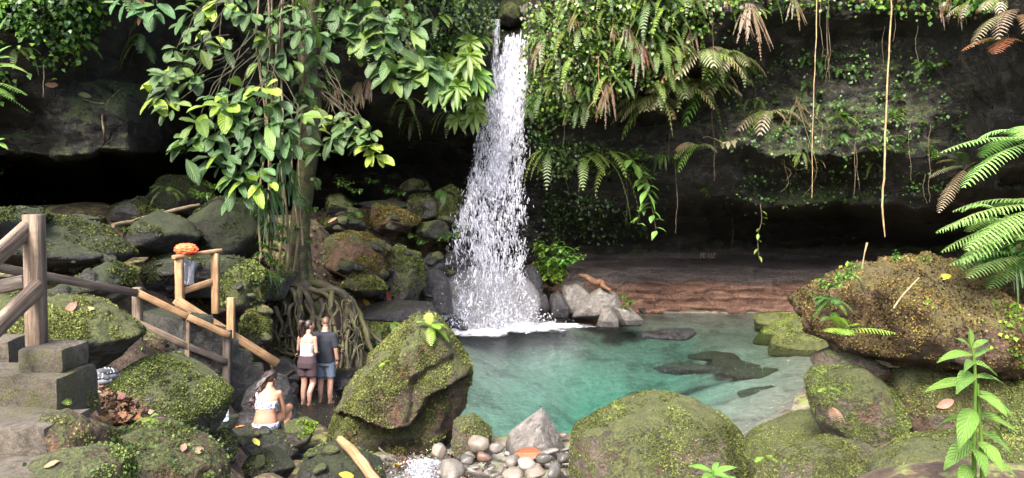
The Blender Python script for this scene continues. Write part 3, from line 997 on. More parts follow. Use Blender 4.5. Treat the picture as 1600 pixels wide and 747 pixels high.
def roughen(V, size, seed, amt):
    n = nrm(V)
    o = seed * 7.13
    k = 1.0 / size
    a = 0.6 * fbm(V * k * 1.5 + o, 4) + 0.45 * ridged(V * k * 1.9 + o + 5, 4) + 0.3 * fbm(V * k * 6 + o, 4)
    crack = ridged(V * k * 1.1 + o + 21, 2)
    a = a - 0.9 * np.clip(crack - 0.72, 0, 1) * 3
    return V + n * (a * amt * size)[:, None]


ROCKS = {}


def rock(key, label, shape, Y, thick, mat, sub=4, sharp=26, amt=0.085, nfac=11, group=None, tilt=0.0, name='boulder', flat=None):
    """shape: an outline in photo pixels, or (cx, cy, half width, half height); thick: half depth in metres"""
    seed = len(ROCKS) + 1
    g = np.random.default_rng(seed * 13 + 5)
    if isinstance(shape[0], tuple):
        px = np.array(shape, float)
        W = P(px[:, 0], px[:, 1], Y)
        c = np.array([(W[:, 0].min() + W[:, 0].max()) / 2, Y, (W[:, 2].min() + W[:, 2].max()) / 2])
        Q = (W - c)[:, [0, 2]]
        area = 0.5 * np.sum(Q[:, 0] * np.roll(Q[:, 1], -1) - np.roll(Q[:, 0], -1) * Q[:, 1])
        if area < 0:
            Q = Q[::-1]
        pl, ds = [], []
        for i in range(len(Q)):
            a, b = Q[i], Q[(i + 1) % len(Q)]
            e = b - a
            n2 = np.array([e[1], -e[0]]) / (np.linalg.norm(e) + 1e-9)
            dist = max(float(n2 @ a), 0.03)
            for s in (g.uniform(0.05, 0.45), -g.uniform(0.05, 0.4)):
                n3 = np.array([n2[0], -s, n2[1]])
                L = np.linalg.norm(n3)
                pl.append(n3 / L)
                ds.append(dist / L)
        for _ in range(nfac):
            n3 = np.array([g.uniform(-0.8, 0.8), g.choice([-1, -1, 1]), g.uniform(-0.5, 0.8)])
            n3 /= np.linalg.norm(n3)
            pl.append(n3)
            ext = abs(n3[0]) * np.abs(Q[:, 0]).max() * 0.5 + abs(n3[2]) * np.abs(Q[:, 1]).max() * 0.5
            ds.append(thick * abs(n3[1]) * g.uniform(0.75, 1.0) + ext * g.uniform(0.5, 0.9))
        V, F = rock_shape(sub, np.array(pl), np.array(ds), sharp)
        ext = np.array([np.abs(Q[:, 0]).max(), thick, np.abs(Q[:, 1]).max()])
        for ax, k in ((0, 0), (2, 1)):   # give back what the soft corners take
            lo, hi = Q[:, k].min(), Q[:, k].max()
            v = V[:, ax]
            V[:, ax] = (v - v.min()) / (v.max() - v.min()) * (hi - lo) + lo
    else:
        cx, cy, hx_, hy_ = shape
        c = P(cx, cy, Y)
        ext = np.array([hx_ / FPX * Y, thick, hy_ / FPX * Y])
        pl = nrm(g.normal(size=(nfac + 10, 3)))
        ds = g.uniform(0.68, 1.0, len(pl))
        V, F = rock_shape(sub, pl, ds, sharp)
        V = V / np.abs(V).max(0) * ext
        if tilt:
            ca, sa = math.cos(tilt), math.sin(tilt)
            V = V @ np.array([[ca, 0, -sa], [0, 1, 0], [sa, 0, ca]])
    size = float(np.cbrt(np.prod(ext)))
    V = roughen(V, size, seed, amt)
    zb = V[:, 2].min()
    loc = c + np.array([0, 0, zb])
    o = mk(name, V - np.array([0, 0, zb]), F, M[mat], loc=loc)
    tag(o, label, 'rock', group)
    ROCKS[key] = (o, V + c, F)
    return o


R = rock
R('main', 'tall leaning mossy boulder with a fern on top standing at the pool outlet', [(513, 675), (542, 608), (600, 533), (640, 497), (672, 488), (703, 520), (735, 588), (718, 650), (692, 708), (600, 716), (528, 708)], 11.7, 0.95, 'rock_main', 6, 30, 0.115, 7)
# the undercut ledge across the leaning boulder's face
o_, V_, F_ = ROCKS['main']
dd_ = V_ - np.array([0, 0, H])
tt_ = dd_[:, 1] * CP - dd_[:, 2] * SP
px_ = 800 + dd_[:, 0] / tt_ * FPX
py_ = 373.5 - (dd_[:, 1] * SP + dd_[:, 2] * CP) / tt_ * FPX
lg_ = np.interp(px_, [505, 545, 575, 610, 640, 655, 668, 700, 740], [640, 640, 655, 667, 662, 640, 618, 600, 575]) + 6 * fbm(V_ * 3, 3)
fr2 = np.clip((11.85 - V_[:, 1]) / 0.5, 0, 1)
be_ = np.clip((py_ - lg_) / 9.0, 0, 1)
be_ = be_ * be_ * (3 - 2 * be_)
mv_ = fr2 * (0.34 * be_ * np.exp(-np.clip(py_ - lg_ - 9, 0, None) / 45.0) - 0.16 * (1 - be_) * np.exp(-np.clip(lg_ - py_, 0, None) / 35.0))
l2_ = np.interp(px_, [600, 640, 690, 735], [560, 590, 560, 530]) + 8 * fbm(V_ * 3 + 9, 3)
b2_ = np.clip((py_ - l2_) / 10.0, 0, 1)
mv_ += fr2 * 0.16 * b2_ * np.exp(-np.clip(py_ - l2_ - 10, 0, None) / 25.0) * np.clip((px_ - 615) / 30, 0, 1)
V_[:, 1] += mv_
o_.data.vertices.foreach_set('co', (V_ - np.array(o_.location)).astype(np.float32).ravel())
R('bottom', 'broad rounded boulder with yellow green moss in front of the pool', [(890, 720), (894, 672), (930, 650), (985, 634), (1040, 621), (1090, 630), (1140, 662), (1166, 712), (1170, 800), (1100, 860), (950, 860), (890, 800)], 8.5, 0.95, 'rock_tan', 6, 22, 0.069, 6)
R('right', 'huge overhanging boulder shaggy with golden moss and dry roots', [(1270, 470), (1284, 446), (1345, 418), (1430, 408), (1500, 414), (1600, 430), (1720, 470), (1745, 560), (1680, 612), (1560, 602), (1470, 588), (1385, 572), (1318, 552), (1280, 522)], 7.4, 1.15, 'rock_gold', 6, 32, 0.13, 5)
o_, V_, F_ = ROCKS['right']
c_ = V_.mean(0)
V_ += nrm(V_ - c_) * (0.10 * fbm(V_ * 3.2, 3) + 0.06 * fbm(V_ * 8, 3) + 0.03 * fbm(V_ * 20, 2))[:, None]
o_.data.vertices.foreach_set('co', (V_ - np.array(o_.location)).astype(np.float32).ravel())
R('right_slab', 'flat tan slab wedged under the huge golden moss boulder', [(1276, 575), (1285, 550), (1325, 532), (1390, 565), (1375, 600), (1300, 605)], 7.5, 0.5, 'rock_bare', 5, 26, 0.057)
R('right_low', 'upright mossy block carrying a tiny fern, below the flat tan slab', [(1270, 610), (1292, 578), (1350, 575), (1384, 600), (1408, 655), (1385, 705), (1310, 695), (1278, 660)], 7.0, 0.5, 'rock_tan', 6, 22, 0.069)
R('right_mid', 'mossy boulder with a reddish bare patch under the huge golden boulder', [(1402, 615), (1415, 582), (1480, 568), (1560, 580), (1610, 620), (1590, 690), (1500, 725), (1430, 705), (1406, 655)], 6.8, 0.55, 'rock_tan', 6, 22, 0.069)
R('right_gap', 'small egg shaped mossy stone jammed in the gap between two blocks', (1392, 622, 17, 30), 7.1, 0.16, 'rock_tan', 4, 17, 0.057)
R('right_dark', 'dark cobble at the back of the gap between the mossy blocks', (1402, 585, 28, 24), 7.6, 0.25, 'rock_dark', 4)
R('right_edge', 'dim mossy boulder behind the tall leafy plant', [(1560, 640), (1600, 600), (1680, 600), (1700, 700), (1600, 730), (1560, 690)], 6.3, 0.5, 'rock_moss', 5)
R('right_shore', 'sloping mossy boulder at the waterline beside the upright block', [(1165, 705), (1200, 672), (1268, 646), (1325, 670), (1345, 760), (1250, 800), (1165, 790)], 8.2, 0.7, 'rock_tan', 6, 22, 0.069)
R('right_front', 'low smooth brown boulder with little moss below the upright block', [(1185, 745), (1225, 706), (1290, 688), (1345, 690), (1405, 720), (1440, 800), (1200, 830)], 6.4, 0.55, 'rock_bare', 6, 22, 0.057)
R('right_corner', 'brown mossy boulder behind the stalks of the tall leafy plant', [(1375, 745), (1430, 705), (1520, 690), (1640, 700), (1700, 830), (1390, 840)], 5.6, 0.55, 'rock_tan', 6, 22, 0.069)
# left bank, near
R('rail', 'bright green mossy boulder behind the concrete block and post', [(58, 515), (72, 472), (128, 460), (178, 488), (219, 520), (192, 548), (140, 580), (66, 570)], 7.6, 0.75, 'rock_moss_full', 6, 22, 0.115)
R('rail_back', 'mossy boulder cut off by the picture edge behind the thick post', [(-60, 520), (-40, 470), (20, 452), (62, 470), (66, 530), (0, 560)], 8.2, 0.7, 'rock_moss_full', 5)
R('stairs', 'wide mossy boulder beside the stairs and the dry leaf heap', [(193, 610), (212, 566), (250, 555), (298, 578), (352, 625), (338, 668), (292, 684), (222, 664)], 8.0, 0.75, 'rock_moss', 6, 22, 0.092)
# left bank, boulder pile below the cave
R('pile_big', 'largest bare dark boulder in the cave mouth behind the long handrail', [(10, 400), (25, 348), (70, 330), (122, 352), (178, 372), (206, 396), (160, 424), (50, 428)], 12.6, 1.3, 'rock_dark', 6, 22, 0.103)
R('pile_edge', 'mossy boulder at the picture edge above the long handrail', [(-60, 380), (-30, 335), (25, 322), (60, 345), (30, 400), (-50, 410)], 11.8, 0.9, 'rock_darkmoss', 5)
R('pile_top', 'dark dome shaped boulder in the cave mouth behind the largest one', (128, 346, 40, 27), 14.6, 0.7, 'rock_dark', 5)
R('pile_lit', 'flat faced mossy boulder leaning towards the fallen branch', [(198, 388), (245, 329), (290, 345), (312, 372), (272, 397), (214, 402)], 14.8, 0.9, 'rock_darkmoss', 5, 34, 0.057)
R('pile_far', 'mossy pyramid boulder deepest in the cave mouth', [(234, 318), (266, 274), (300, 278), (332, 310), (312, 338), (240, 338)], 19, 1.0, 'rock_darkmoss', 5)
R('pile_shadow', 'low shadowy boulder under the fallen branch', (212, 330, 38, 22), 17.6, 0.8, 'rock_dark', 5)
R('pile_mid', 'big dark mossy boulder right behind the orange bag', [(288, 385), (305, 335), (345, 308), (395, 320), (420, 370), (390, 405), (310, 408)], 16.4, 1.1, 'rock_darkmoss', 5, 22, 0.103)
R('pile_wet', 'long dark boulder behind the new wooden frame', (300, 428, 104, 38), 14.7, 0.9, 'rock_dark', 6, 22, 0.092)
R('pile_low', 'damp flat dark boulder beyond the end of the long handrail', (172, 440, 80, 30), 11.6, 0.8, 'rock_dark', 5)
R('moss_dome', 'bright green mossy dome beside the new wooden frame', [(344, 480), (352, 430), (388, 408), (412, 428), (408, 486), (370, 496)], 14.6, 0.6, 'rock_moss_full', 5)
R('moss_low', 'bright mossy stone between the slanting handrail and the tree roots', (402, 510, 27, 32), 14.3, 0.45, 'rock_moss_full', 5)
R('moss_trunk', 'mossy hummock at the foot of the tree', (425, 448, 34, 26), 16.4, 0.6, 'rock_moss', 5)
# around the seated woman
R('seat', 'flat damp boulder the seated woman sits on', [(326, 700), (345, 676), (395, 667), (442, 678), (468, 700), (450, 730), (370, 735)], 10.5, 0.55, 'rock_smooth', 5, 22, 0.046)
R('woman_back', 'wet black boulder just beyond the seated woman', [(376, 645), (398, 598), (428, 584), (455, 615), (466, 660), (400, 670)], 11.9, 0.5, 'rock_wet', 5)
R('woman_side', 'round boulder with a bright moss patch beside the bare foot', (468, 676, 29, 29), 10.7, 0.4, 'rock_moss', 5)
R('front_wet', 'smooth dark boulder wet on top below the seat rock', (418, 729, 48, 30), 8.9, 0.45, 'rock_smooth', 5, 17, 0.046)
R('front_wide', 'wide smooth boulder under the pale broken branch', [(460, 760), (478, 708), (520, 692), (570, 708), (604, 750), (600, 810), (470, 810)], 8.7, 0.6, 'rock_smooth', 6, 19, 0.052)
R('front_left', 'mossy boulder between the wide stair boulder and the smooth dark one', (338, 702, 34, 34), 8.3, 0.4, 'rock_smooth', 5)
R('bottle_rock', 'small mossy stone under the clear bottle', (340, 668, 30, 16), 9.7, 0.3, 'rock_smooth', 4)
R('brown_rock', 'long wet brown stone lying behind the seated woman', (384, 658, 26, 12), 11.0, 0.25, 'rock_wet', 4)
R('edge_soil', 'earthy boulder overgrown with clover like plants at the path edge', [(130, 760), (150, 700), (210, 676), (290, 690), (345, 730), (350, 800), (140, 820)], 4.6, 0.5, 'rock_brown', 6, 19, 0.115)
R('soil_a', 'earthy weed grown bank at the end of the upper concrete step', [(80, 562), (100, 554), (126, 578), (142, 640), (134, 690), (80, 690)], 4.5, 0.3, 'rock_brown', 5, 12, 0.12)
R('soil_b', 'earthy weed grown bank at the end of the middle concrete step', [(64, 650), (100, 641), (142, 664), (164, 740), (64, 740)], 4.02, 0.28, 'rock_brown', 5, 12, 0.12)
R('soil_c', 'broad earthy clod with weeds covering the lowest concrete step end', [(50, 722), (110, 706), (180, 722), (200, 800), (50, 800)], 3.6, 0.3, 'rock_brown', 5, 12, 0.12)
# round the standing couple
R('couple_side', 'wet black boulder in the water next to the man', (538, 592, 32, 26), 15.4, 0.5, 'rock_wet', 5)
R('couple_left', 'dark wet boulder beside the legs of the standing woman', (446, 590, 26, 32), 15.0, 0.5, 'rock_wet', 5)
R('couple_low', 'small wet stone in the water by the standing woman', (459, 608, 12, 12), 14.3, 0.2, 'rock_wet', 4)
# mound behind
R('slab', 'long grey slab between the tree roots and the waterfall', [(562, 502), (570, 478), (612, 469), (672, 473), (684, 494), (640, 508)], 19.4, 0.8, 'rock_wet', 5, 30, 0.057)
R('slab_foot', 'green mossy block under the long grey slab', [(560, 540), (566, 500), (640, 500), (680, 506), (660, 545), (600, 556)], 18.9, 0.9, 'rock_moss_full', 5)
R('mound_high', 'rounded brown and green boulder against the dark cave wall', (650, 292, 27, 20), 25, 0.7, 'rock_moss', 5)
R('mound_cube', 'angular boulder with a pale face below the rounded brown one', [(634, 330), (642, 304), (668, 302), (688, 318), (688, 340), (660, 348)], 24, 0.8, 'rock_moss', 5, 34, 0.057)
R('mound_fall', 'mossy boulder stack close to the waterfall below the cave wall', [(676, 345), (682, 300), (705, 290), (722, 305), (724, 345), (700, 352)], 24.2, 0.8, 'rock_moss_full', 5)
R('mound_left', 'knobbly mossy stone right beside the tree trunk', (528, 322, 30, 18), 22, 0.7, 'rock_moss', 5)
R('mound_slab', 'flat dark slab at the top of the mossy bank', (600, 320, 42, 12), 23.6, 0.7, 'rock_dark', 5)
R('mound_dark', 'low dark mossy slab between trunk and brown bank', (530, 352, 46, 18), 21.2, 0.8, 'rock_darkmoss', 5)
R('mound_brown', 'shaggy brown and yellow bank boulder above the middle of the slope', (618, 345, 40, 26), 22.6, 0.9, 'rock_brown', 5, 22, 0.138)
R('mound_face', 'big yellow green mossy rock face above the long grey slab', [(600, 465), (596, 410), (622, 384), (655, 400), (662, 440), (650, 470), (620, 474)], 20.6, 0.8, 'rock_moss', 6, 22, 0.115)
R('mound_earth', 'brown earthy hump strewn with dead leaves beside the trunk', [(500, 420), (510, 375), (560, 362), (606, 380), (606, 430), (550, 446)], 20.0, 0.9, 'rock_brown', 5, 19, 0.115)
R('mound_grey', 'smooth grey green stone set in the earthy bank', (538, 418, 17, 15), 19.2, 0.35, 'rock_smooth', 4)
R('mound_low', 'lumpy mossy boulder under the earthy hump', (568, 445, 40, 24), 19.2, 0.7, 'rock_moss', 5, 22, 0.115)
R('mound_step', 'mossy ledge between brown bank and waterfall', (670, 362, 34, 18), 23.2, 0.8, 'rock_moss', 5)
R('mound_small', 'little dark stone lodged below the yellow green rock face', (603, 462, 11, 9), 19.9, 0.25, 'rock_dark', 4)
R('fall_pillar', 'upright wet black boulder at the near side of the waterfall', [(654, 470), (658, 428), (680, 420), (702, 440), (708, 490), (676, 490)], 21.8, 0.6, 'rock_wet', 5, 16)
R('fall_wet', 'wet black boulder half behind the spray on the mossy side', [(690, 440), (696, 398), (720, 388), (742, 410), (744, 470), (706, 474)], 23.6, 0.6, 'rock_wet', 5, 16)
R('fall_block', 'dark wet block above the upright one beside the spray', (676, 412, 22, 18), 22.9, 0.5, 'rock_wet', 5, 16)
R('fall_hit', 'wet ledge the falling water breaks on', (752, 372, 34, 34), 25.0, 0.7, 'rock_wet', 5)
R('fall_back', 'dark boulder behind the curtain of spray', (770, 450, 46, 48), 25.4, 0.6, 'rock_wet', 5)
R('fall_foot', 'low dark stone awash in the plunge foam', (712, 505, 22, 14), 22.6, 0.4, 'rock_wet', 4)
R('far_tall', 'tall wet dark boulder at the far edge of the waterfall', [(806, 470), (810, 420), (834, 412), (848, 440), (850, 485), (820, 492)], 24.6, 0.6, 'rock_wet', 5, 15)
R('far_leaf', 'mossy boulder carrying the bright green bush beside the waterfall', (862, 432, 26, 20), 25.6, 0.6, 'rock_moss', 5)
R('far_mossy', 'small dark boulder with a moss spot by the plunge foam', (846, 478, 17, 20), 24.3, 0.35, 'rock_wet', 4, 15)
R('far_dark', 'dark pointed boulder between moss spot stone and grey boulders', [(856, 496), (860, 462), (874, 455), (890, 480), (888, 498)], 24.6, 0.4, 'rock_wet', 5, 16)
R('far_left', 'pale grey angular boulder under the rotten log', [(878, 470), (878, 446), (905, 440), (922, 455), (912, 485), (886, 490)], 25.2, 0.5, 'rock_grey', 5, 38, 0.046)
R('far_grey', 'largest pale grey angular boulder on the far shore', [(893, 497), (906, 472), (936, 449), (962, 458), (972, 478), (940, 500)], 24.6, 0.7, 'rock_grey', 5, 38, 0.046)
R('far_wedge', 'pointed grey wedge standing in the shallows', [(931, 512), (942, 484), (952, 476), (966, 496), (966, 513)], 23.6, 0.4, 'rock_grey', 5, 38, 0.046)
R('far_slab', 'tilted grey slab with a shadowed face beside the pointed wedge', [(952, 476), (985, 482), (1006, 500), (1000, 510), (968, 510)], 23.9, 0.5, 'rock_grey', 5, 38, 0.046)
R('far_chip', 'small dark stone at the foot of the red brown wall', (1002, 485, 7, 5), 26.0, 0.15, 'rock_wet', 4)
R('fall_shelf', 'dark wet ledge awash between the foam and the grey boulders', (868, 515, 52, 9), 23.2, 0.4, 'rock_wet', 5)
R('pool_flat', 'wet purple grey flat stone rising from the middle of the pool', [(1003, 528), (1006, 518), (1050, 514), (1082, 513), (1088, 520), (1070, 531)], 21.3, 0.35, 'rock_wet', 5, 14)
for k_, (sh_, y_) in enumerate([((1060, 550, 62, 9), 19.3), ((1150, 551, 42, 9), 19.6), ((1190, 566, 60, 9), 18.6), ((1120, 536, 46, 8), 20.8), ((1205, 598, 60, 10), 16.6)]):
    R('sunk%d' % k_, 'dark rock sunk just below the surface of the pool', sh_, y_, 0.6, 'rock_dark', 5, 14, 0.34, group='rocks sunk in the shallow side of the pool')
for k_ in range(5):   # their tops stay under water
    o_, V_, F_ = ROCKS['sunk%d' % k_]
    dz_ = -0.3 - V_[:, 2].max()
    o_.location.z += dz_
    V_[:, 2] += dz_
R('flat_far', 'distant flat stone with bright green top at the sandy shore', [(1180, 514), (1184, 497), (1215, 489), (1262, 494), (1262, 512), (1205, 517)], 24.2, 0.8, 'rock_moss_full', 5, 16)
R('flat_mid', 'low boulder with yellow green moss and dark wet foot', [(1176, 540), (1200, 512), (1250, 498), (1290, 510), (1280, 545), (1200, 545)], 22.4, 0.8, 'rock_moss_full', 5, 14)
R('flat_near', 'flat mossy ledge with a black wet edge in the pool', [(1203, 556), (1215, 528), (1262, 514), (1330, 524), (1340, 560), (1260, 568)], 20.2, 0.9, 'rock_moss_full', 5, 16)
# gravel bar
R('bar_moss', 'half mossy brown boulder on the gravel bar beside the tall leaning boulder', [(705, 700), (710, 658), (738, 649), (768, 676), (766, 695), (735, 722), (714, 720)], 11.0, 0.4, 'rock_tan', 5)
R('bar_grey', 'sharp pyramid shaped grey boulder on the gravel bar', [(790, 700), (798, 674), (846, 638), (864, 660), (884, 702), (850, 716), (800, 716)], 11.1, 0.5, 'rock_grey', 6, 40, 0.046)
R('bar_quartz', 'white and rust speckled stone at the foot of the tall leaning boulder', (688, 704, 13, 12), 10.8, 0.14, 'pebble', 4, 12)

# pebbles of the gravel bar: each its own stone
peb_src = []
for k_ in range(6):
    g = np.random.default_rng(90 + k_)
    pl = nrm(g.normal(size=(13, 3)))
    V, F = rock_shape(3, pl, g.uniform(0.72, 1.0, 13), 7)
    V = V / np.abs(V).max(0) * np.array([1, g.uniform(0.7, 0.95), g.uniform(0.5, 0.75)])
    V = roughen(V, 1.0, k_ + 3, 0.035)
    me_ = mk('river_stone', V, F, M['pebble'])
    peb_src.append(me_.data)
    bpy.data.objects.remove(me_)
PEB = [(706, 728, 24, 9.9), (668, 744, 20, 9.5), (752, 744, 22, 9.6), (636, 738, 16, 9.7), (730, 716, 15, 10.3), (712, 672, 7, 10.9), (858, 686, 13, 10.6), (880, 690, 12, 10.7), (748, 692, 20, 10.6), (776, 700, 17, 10.5), (756, 715, 15, 10.2), (800, 722, 15, 10.1), (826, 724, 16, 10.0), (850, 716, 19, 10.2),
       (880, 716, 14, 10.2), (868, 735, 22, 9.8), (838, 738, 20, 9.7), (802, 742, 24, 9.6), (782, 728, 9, 9.9), (772, 738, 8, 9.8), (845, 748, 18, 9.4), (884, 744, 16, 9.5), (740, 728, 12, 10.0), (760, 740, 10, 9.8),
       (726, 738, 10, 9.8), (715, 724, 9, 10.2), (735, 700, 9, 10.7), (782, 690, 9, 11.1), (790, 712, 9, 10.4), (893, 704, 10, 10.6), (700, 742, 9, 9.7), (690, 722, 8, 10.3), (770, 688, 7, 11.2), (880, 680, 8, 11.4), (815, 748, 12, 9.4),
       (626, 742, 12, 9.4), (610, 726, 8, 9.9), (598, 730, 7, 9.9), (640, 724, 8, 10.2), (662, 718, 7, 10.5), (676, 738, 9, 9.8)]
g = np.random.default_rng(4)
for cx_, cy_, r_px, y_ in PEB + [(g.uniform(690, 900), g.uniform(694, 752), g.uniform(3, 7), g.uniform(9.6, 10.8)) for _ in range(40)]:
    me_ = peb_src[int(g.integers(6))]
    o = bpy.data.objects.new('river_stone', me_)
    COL.objects.link(o)
    rad = r_px / FPX * y_
    p = P(cx_, cy_, y_)
    z0 = gz(p[0], p[1])
    o.location = (p[0], p[1], max(z0 + rad * 0.25, min(p[2], z0 + rad * 1.6)))
    o.scale = (rad * g.uniform(0.9, 1.2),) * 2 + (rad * g.uniform(0.85, 1.1),)
    o.rotation_euler = (g.uniform(-0.4, 0.4), g.uniform(-0.4, 0.4), g.uniform(0, 6.28))
    tag(o, 'rounded wet river stone lying on the gravel bar at the pool outlet', 'stone', 'river stones on the gravel bar')


# where the line of sight through a photo pixel meets rocks, ground or cliff
from mathutils.bvhtree import BVHTree
_v, _f, _n = [], [], 0
for o_, V_, F_ in ROCKS.values():
    _v.append(V_)
    _f += (F_ + _n).tolist()
    _n += len(V_)
for V_, F_ in ((GV, GF), (CV, CF)):
    _v.append(V_)
    _f += (F_ + _n).tolist()
    _n += len(V_)
BVH = BVHTree.FromPolygons(np.concatenate(_v).tolist(), _f)


def surf(px, py, lo=0.0, hi=99.0):
    """(point, normal) of the first solid surface seen at that pixel beyond distance lo"""
    d = ray(px, py)
    o0 = np.array([0, 0, H]) + d * (lo / d[1])
    h = BVH.ray_cast(Vector(o0), Vector(nrm(d)))
    if h[0] is None or h[0][1] > hi:
        return None, None
    return np.array(h[0]), np.array(h[1])


gb_ = np.random.default_rng(55)
_k = 0
for poly_, n_, lo_, tx_, gr_ in [([(215, 470), (340, 480), (470, 440), (480, 500), (420, 580), (380, 560), (330, 500), (240, 530)], 34, 9.5, 'small mossy stone in the soil of the bank behind the stairs', 'stones in the bank behind the stairs'),
                      ([(500, 330), (715, 330), (710, 400), (660, 470), (560, 470), (500, 440)], 40, 16, 'small mossy stone in the bank between the tree and the waterfall', 'stones in the bank beside the waterfall'),
                      ([(0, 400), (170, 400), (330, 400), (330, 470), (200, 470), (0, 470)], 22, 9, 'small dark stone between the boulders below the cave', 'stones between the cave boulders'),
                      ([(300, 660), (520, 660), (520, 740), (340, 740)], 22, 7, 'small damp stone lying between the boulders near the seated woman', 'stones near the seated woman'),
                      ([(420, 570), (560, 570), (560, 600), (430, 610)], 12, 12, 'wet dark stone at the water edge under the tree roots', 'stones under the tree roots')]:
    got = 0
    while got < n_:
        x_, y_ = gb_.uniform(min(q[0] for q in poly_), max(q[0] for q in poly_)), gb_.uniform(min(q[1] for q in poly_), max(q[1] for q in poly_))
        got += 1
        hp_, hn_ = surf(x_, y_, lo_)
        if hp_ is None or hp_[1] > 27:
            continue
        me_ = peb_src[int(gb_.integers(6))].copy()
        me_.materials.clear()
        me_.materials.append(M['rock_moss' if gb_.random() < 0.6 and 'dark' not in tx_ else 'rock_smooth'])
        o = bpy.data.objects.new('bank_stone', me_)
        COL.objects.link(o)
        r_ = gb_.uniform(5, 15) / FPX * hp_[1]
        o.location = hp_ + np.array([0, 0, r_ * 0.1])
        o.scale = (r_ * gb_.uniform(0.9, 1.3), r_, r_ * gb_.uniform(0.9, 1.3))
        o.rotation_euler = (gb_.uniform(-0.5, 0.5), gb_.uniform(-0.5, 0.5), gb_.uniform(0, 6.28))
        tag(o, tx_, 'stone', gr_)
# ------------------------------------------------------------------ plants
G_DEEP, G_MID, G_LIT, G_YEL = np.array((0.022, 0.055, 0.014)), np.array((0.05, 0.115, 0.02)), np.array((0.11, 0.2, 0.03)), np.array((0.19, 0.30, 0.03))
G_BLUE = np.array((0.042, 0.105, 0.03))
BROWN, PALE, RUST = np.array((0.115, 0.07, 0.034)), np.array((0.42, 0.34, 0.24)), np.array((0.33, 0.14, 0.055))


def blade(mb, base, d, L, W, up=(0, 0, 1), droop=0.3, fold=0.15, nu=6, col=G_MID, peak=0.45, tip=1.0, wave=0.0, nv=2):
    """one leaf: base point, direction, length, half width; droops along its length and folds along its midrib"""
    d, s, u = frame(d, up)
    t = np.linspace(0, 1, nu + 1)
    a = math.log(0.5) / math.log(peak)
    wd = W * np.sin(np.pi * np.clip(t, 0.015, 0.985) ** a) ** tip
    V, U = [], []
    for i, ti in enumerate(t):
        c = np.asarray(base) + d * L * (ti - 0.25 * droop * ti * ti) - u * 0 + np.array([0, 0, -1.0]) * L * droop * ti * ti
        for k in range(-nv, nv + 1):
            q = k / nv
            V.append(c + s * wd[i] * q * (1 - 0.1 * abs(q)) + u * (abs(q) ** 1.3 * fold * wd[i] * 2 + wave * W * math.sin(ti * 17 + k * 2) * abs(q)))
            U.append((q, ti))
    m = 2 * nv + 1
    F = [(i * m + k, i * m + k + 1, (i + 1) * m + k + 1, (i + 1) * m + k) for i in range(nu) for k in range(m - 1)]
    mb.add(V, F, col, U)


def frond(mb, base, d, L, W, n=18, droop=0.5, col=G_MID, col2=None, up=(0, 0, 1), side_droop=0.25, serr=0, pw=0.32, ang=68, stalk=0.12, rach=0.012, bare=0.0, r=random):
    """one fern frond: a rachis that arcs over, with leaflets on both sides; serr = teeth per leaflet"""
    d, s, u = frame(d, up)
    col2 = col if col2 is None else col2
    n_r = 14
    pts = []
    for i in range(n_r + 1):
        t = i / n_r
        pts.append(np.asarray(base) + d * L * (t - 0.3 * droop * t * t) + np.array([0, 0, -1.0]) * L * droop * t ** 2)
    pts = np.array(pts)
    mb.tube(pts[::2] if n < 12 else pts, np.linspace(rach, rach * 0.25, len(pts[::2] if n < 12 else pts)), 4, (col * 0.5 + BROWN * 0.6), caps=False)
    tans = nrm(np.gradient(pts, axis=0))
    ca, sa = math.cos(math.radians(ang)), math.sin(math.radians(ang))
    for i in range(n):
        t = stalk + (1 - stalk) * (i + 0.5) / n
        x = t * n_r
        k = min(int(x), n_r - 1)
        p = pts[k] * (1 - x + k) + pts[k + 1] * (x - k)
        td = tans[k]
        sd = nrm(np.cross(td, u))
        sd = s if np.linalg.norm(np.cross(td, u)) < 0.1 else sd
        un = np.cross(sd, td)
        prof = (math.sin(math.pi * min(1, (t * 0.86 + 0.14)) ** 1.25) ** 0.65) * (1.0 if t > 0.25 else 0.75 + t)
        pl = max(W * prof, W * 0.06)
        gap = L / n * pw * 1.7
        for sgn in (-1, 1):
            if r.random() < bare:
                continue
            cc = (col * (1 - t) + col2 * t) * r.uniform(0.8, 1.2)
            dd = nrm(sd * sgn * sa + td * ca + un * 0.05 * r.uniform(-1, 1))
            m = max(3, serr * 2) if serr else 3
            w2 = np.cross(un, dd)
            V, F = [], []
            L2 = pl * r.uniform(0.9, 1.1)
            for j in range(m + 1):
                q = j / m
                c = p + dd * L2 * q + np.array([0, 0, -1.0]) * L2 * side_droop * q * q
                wj = gap * (1 - q ** 1.6) ** 0.8 * (1.0 if q > 0.02 else 0.8)
                if serr:
                    wj *= 1.15 if j % 2 else 0.72
                V += [c + w2 * wj, c + un * wj * -0.18, c - w2 * wj]
            for j in range(m):
                a = j * 3
                F += [(a, a + 1, a + 4, a + 3), (a + 1, a + 2, a + 5, a + 4)]
            mb.add(V, F, cc)


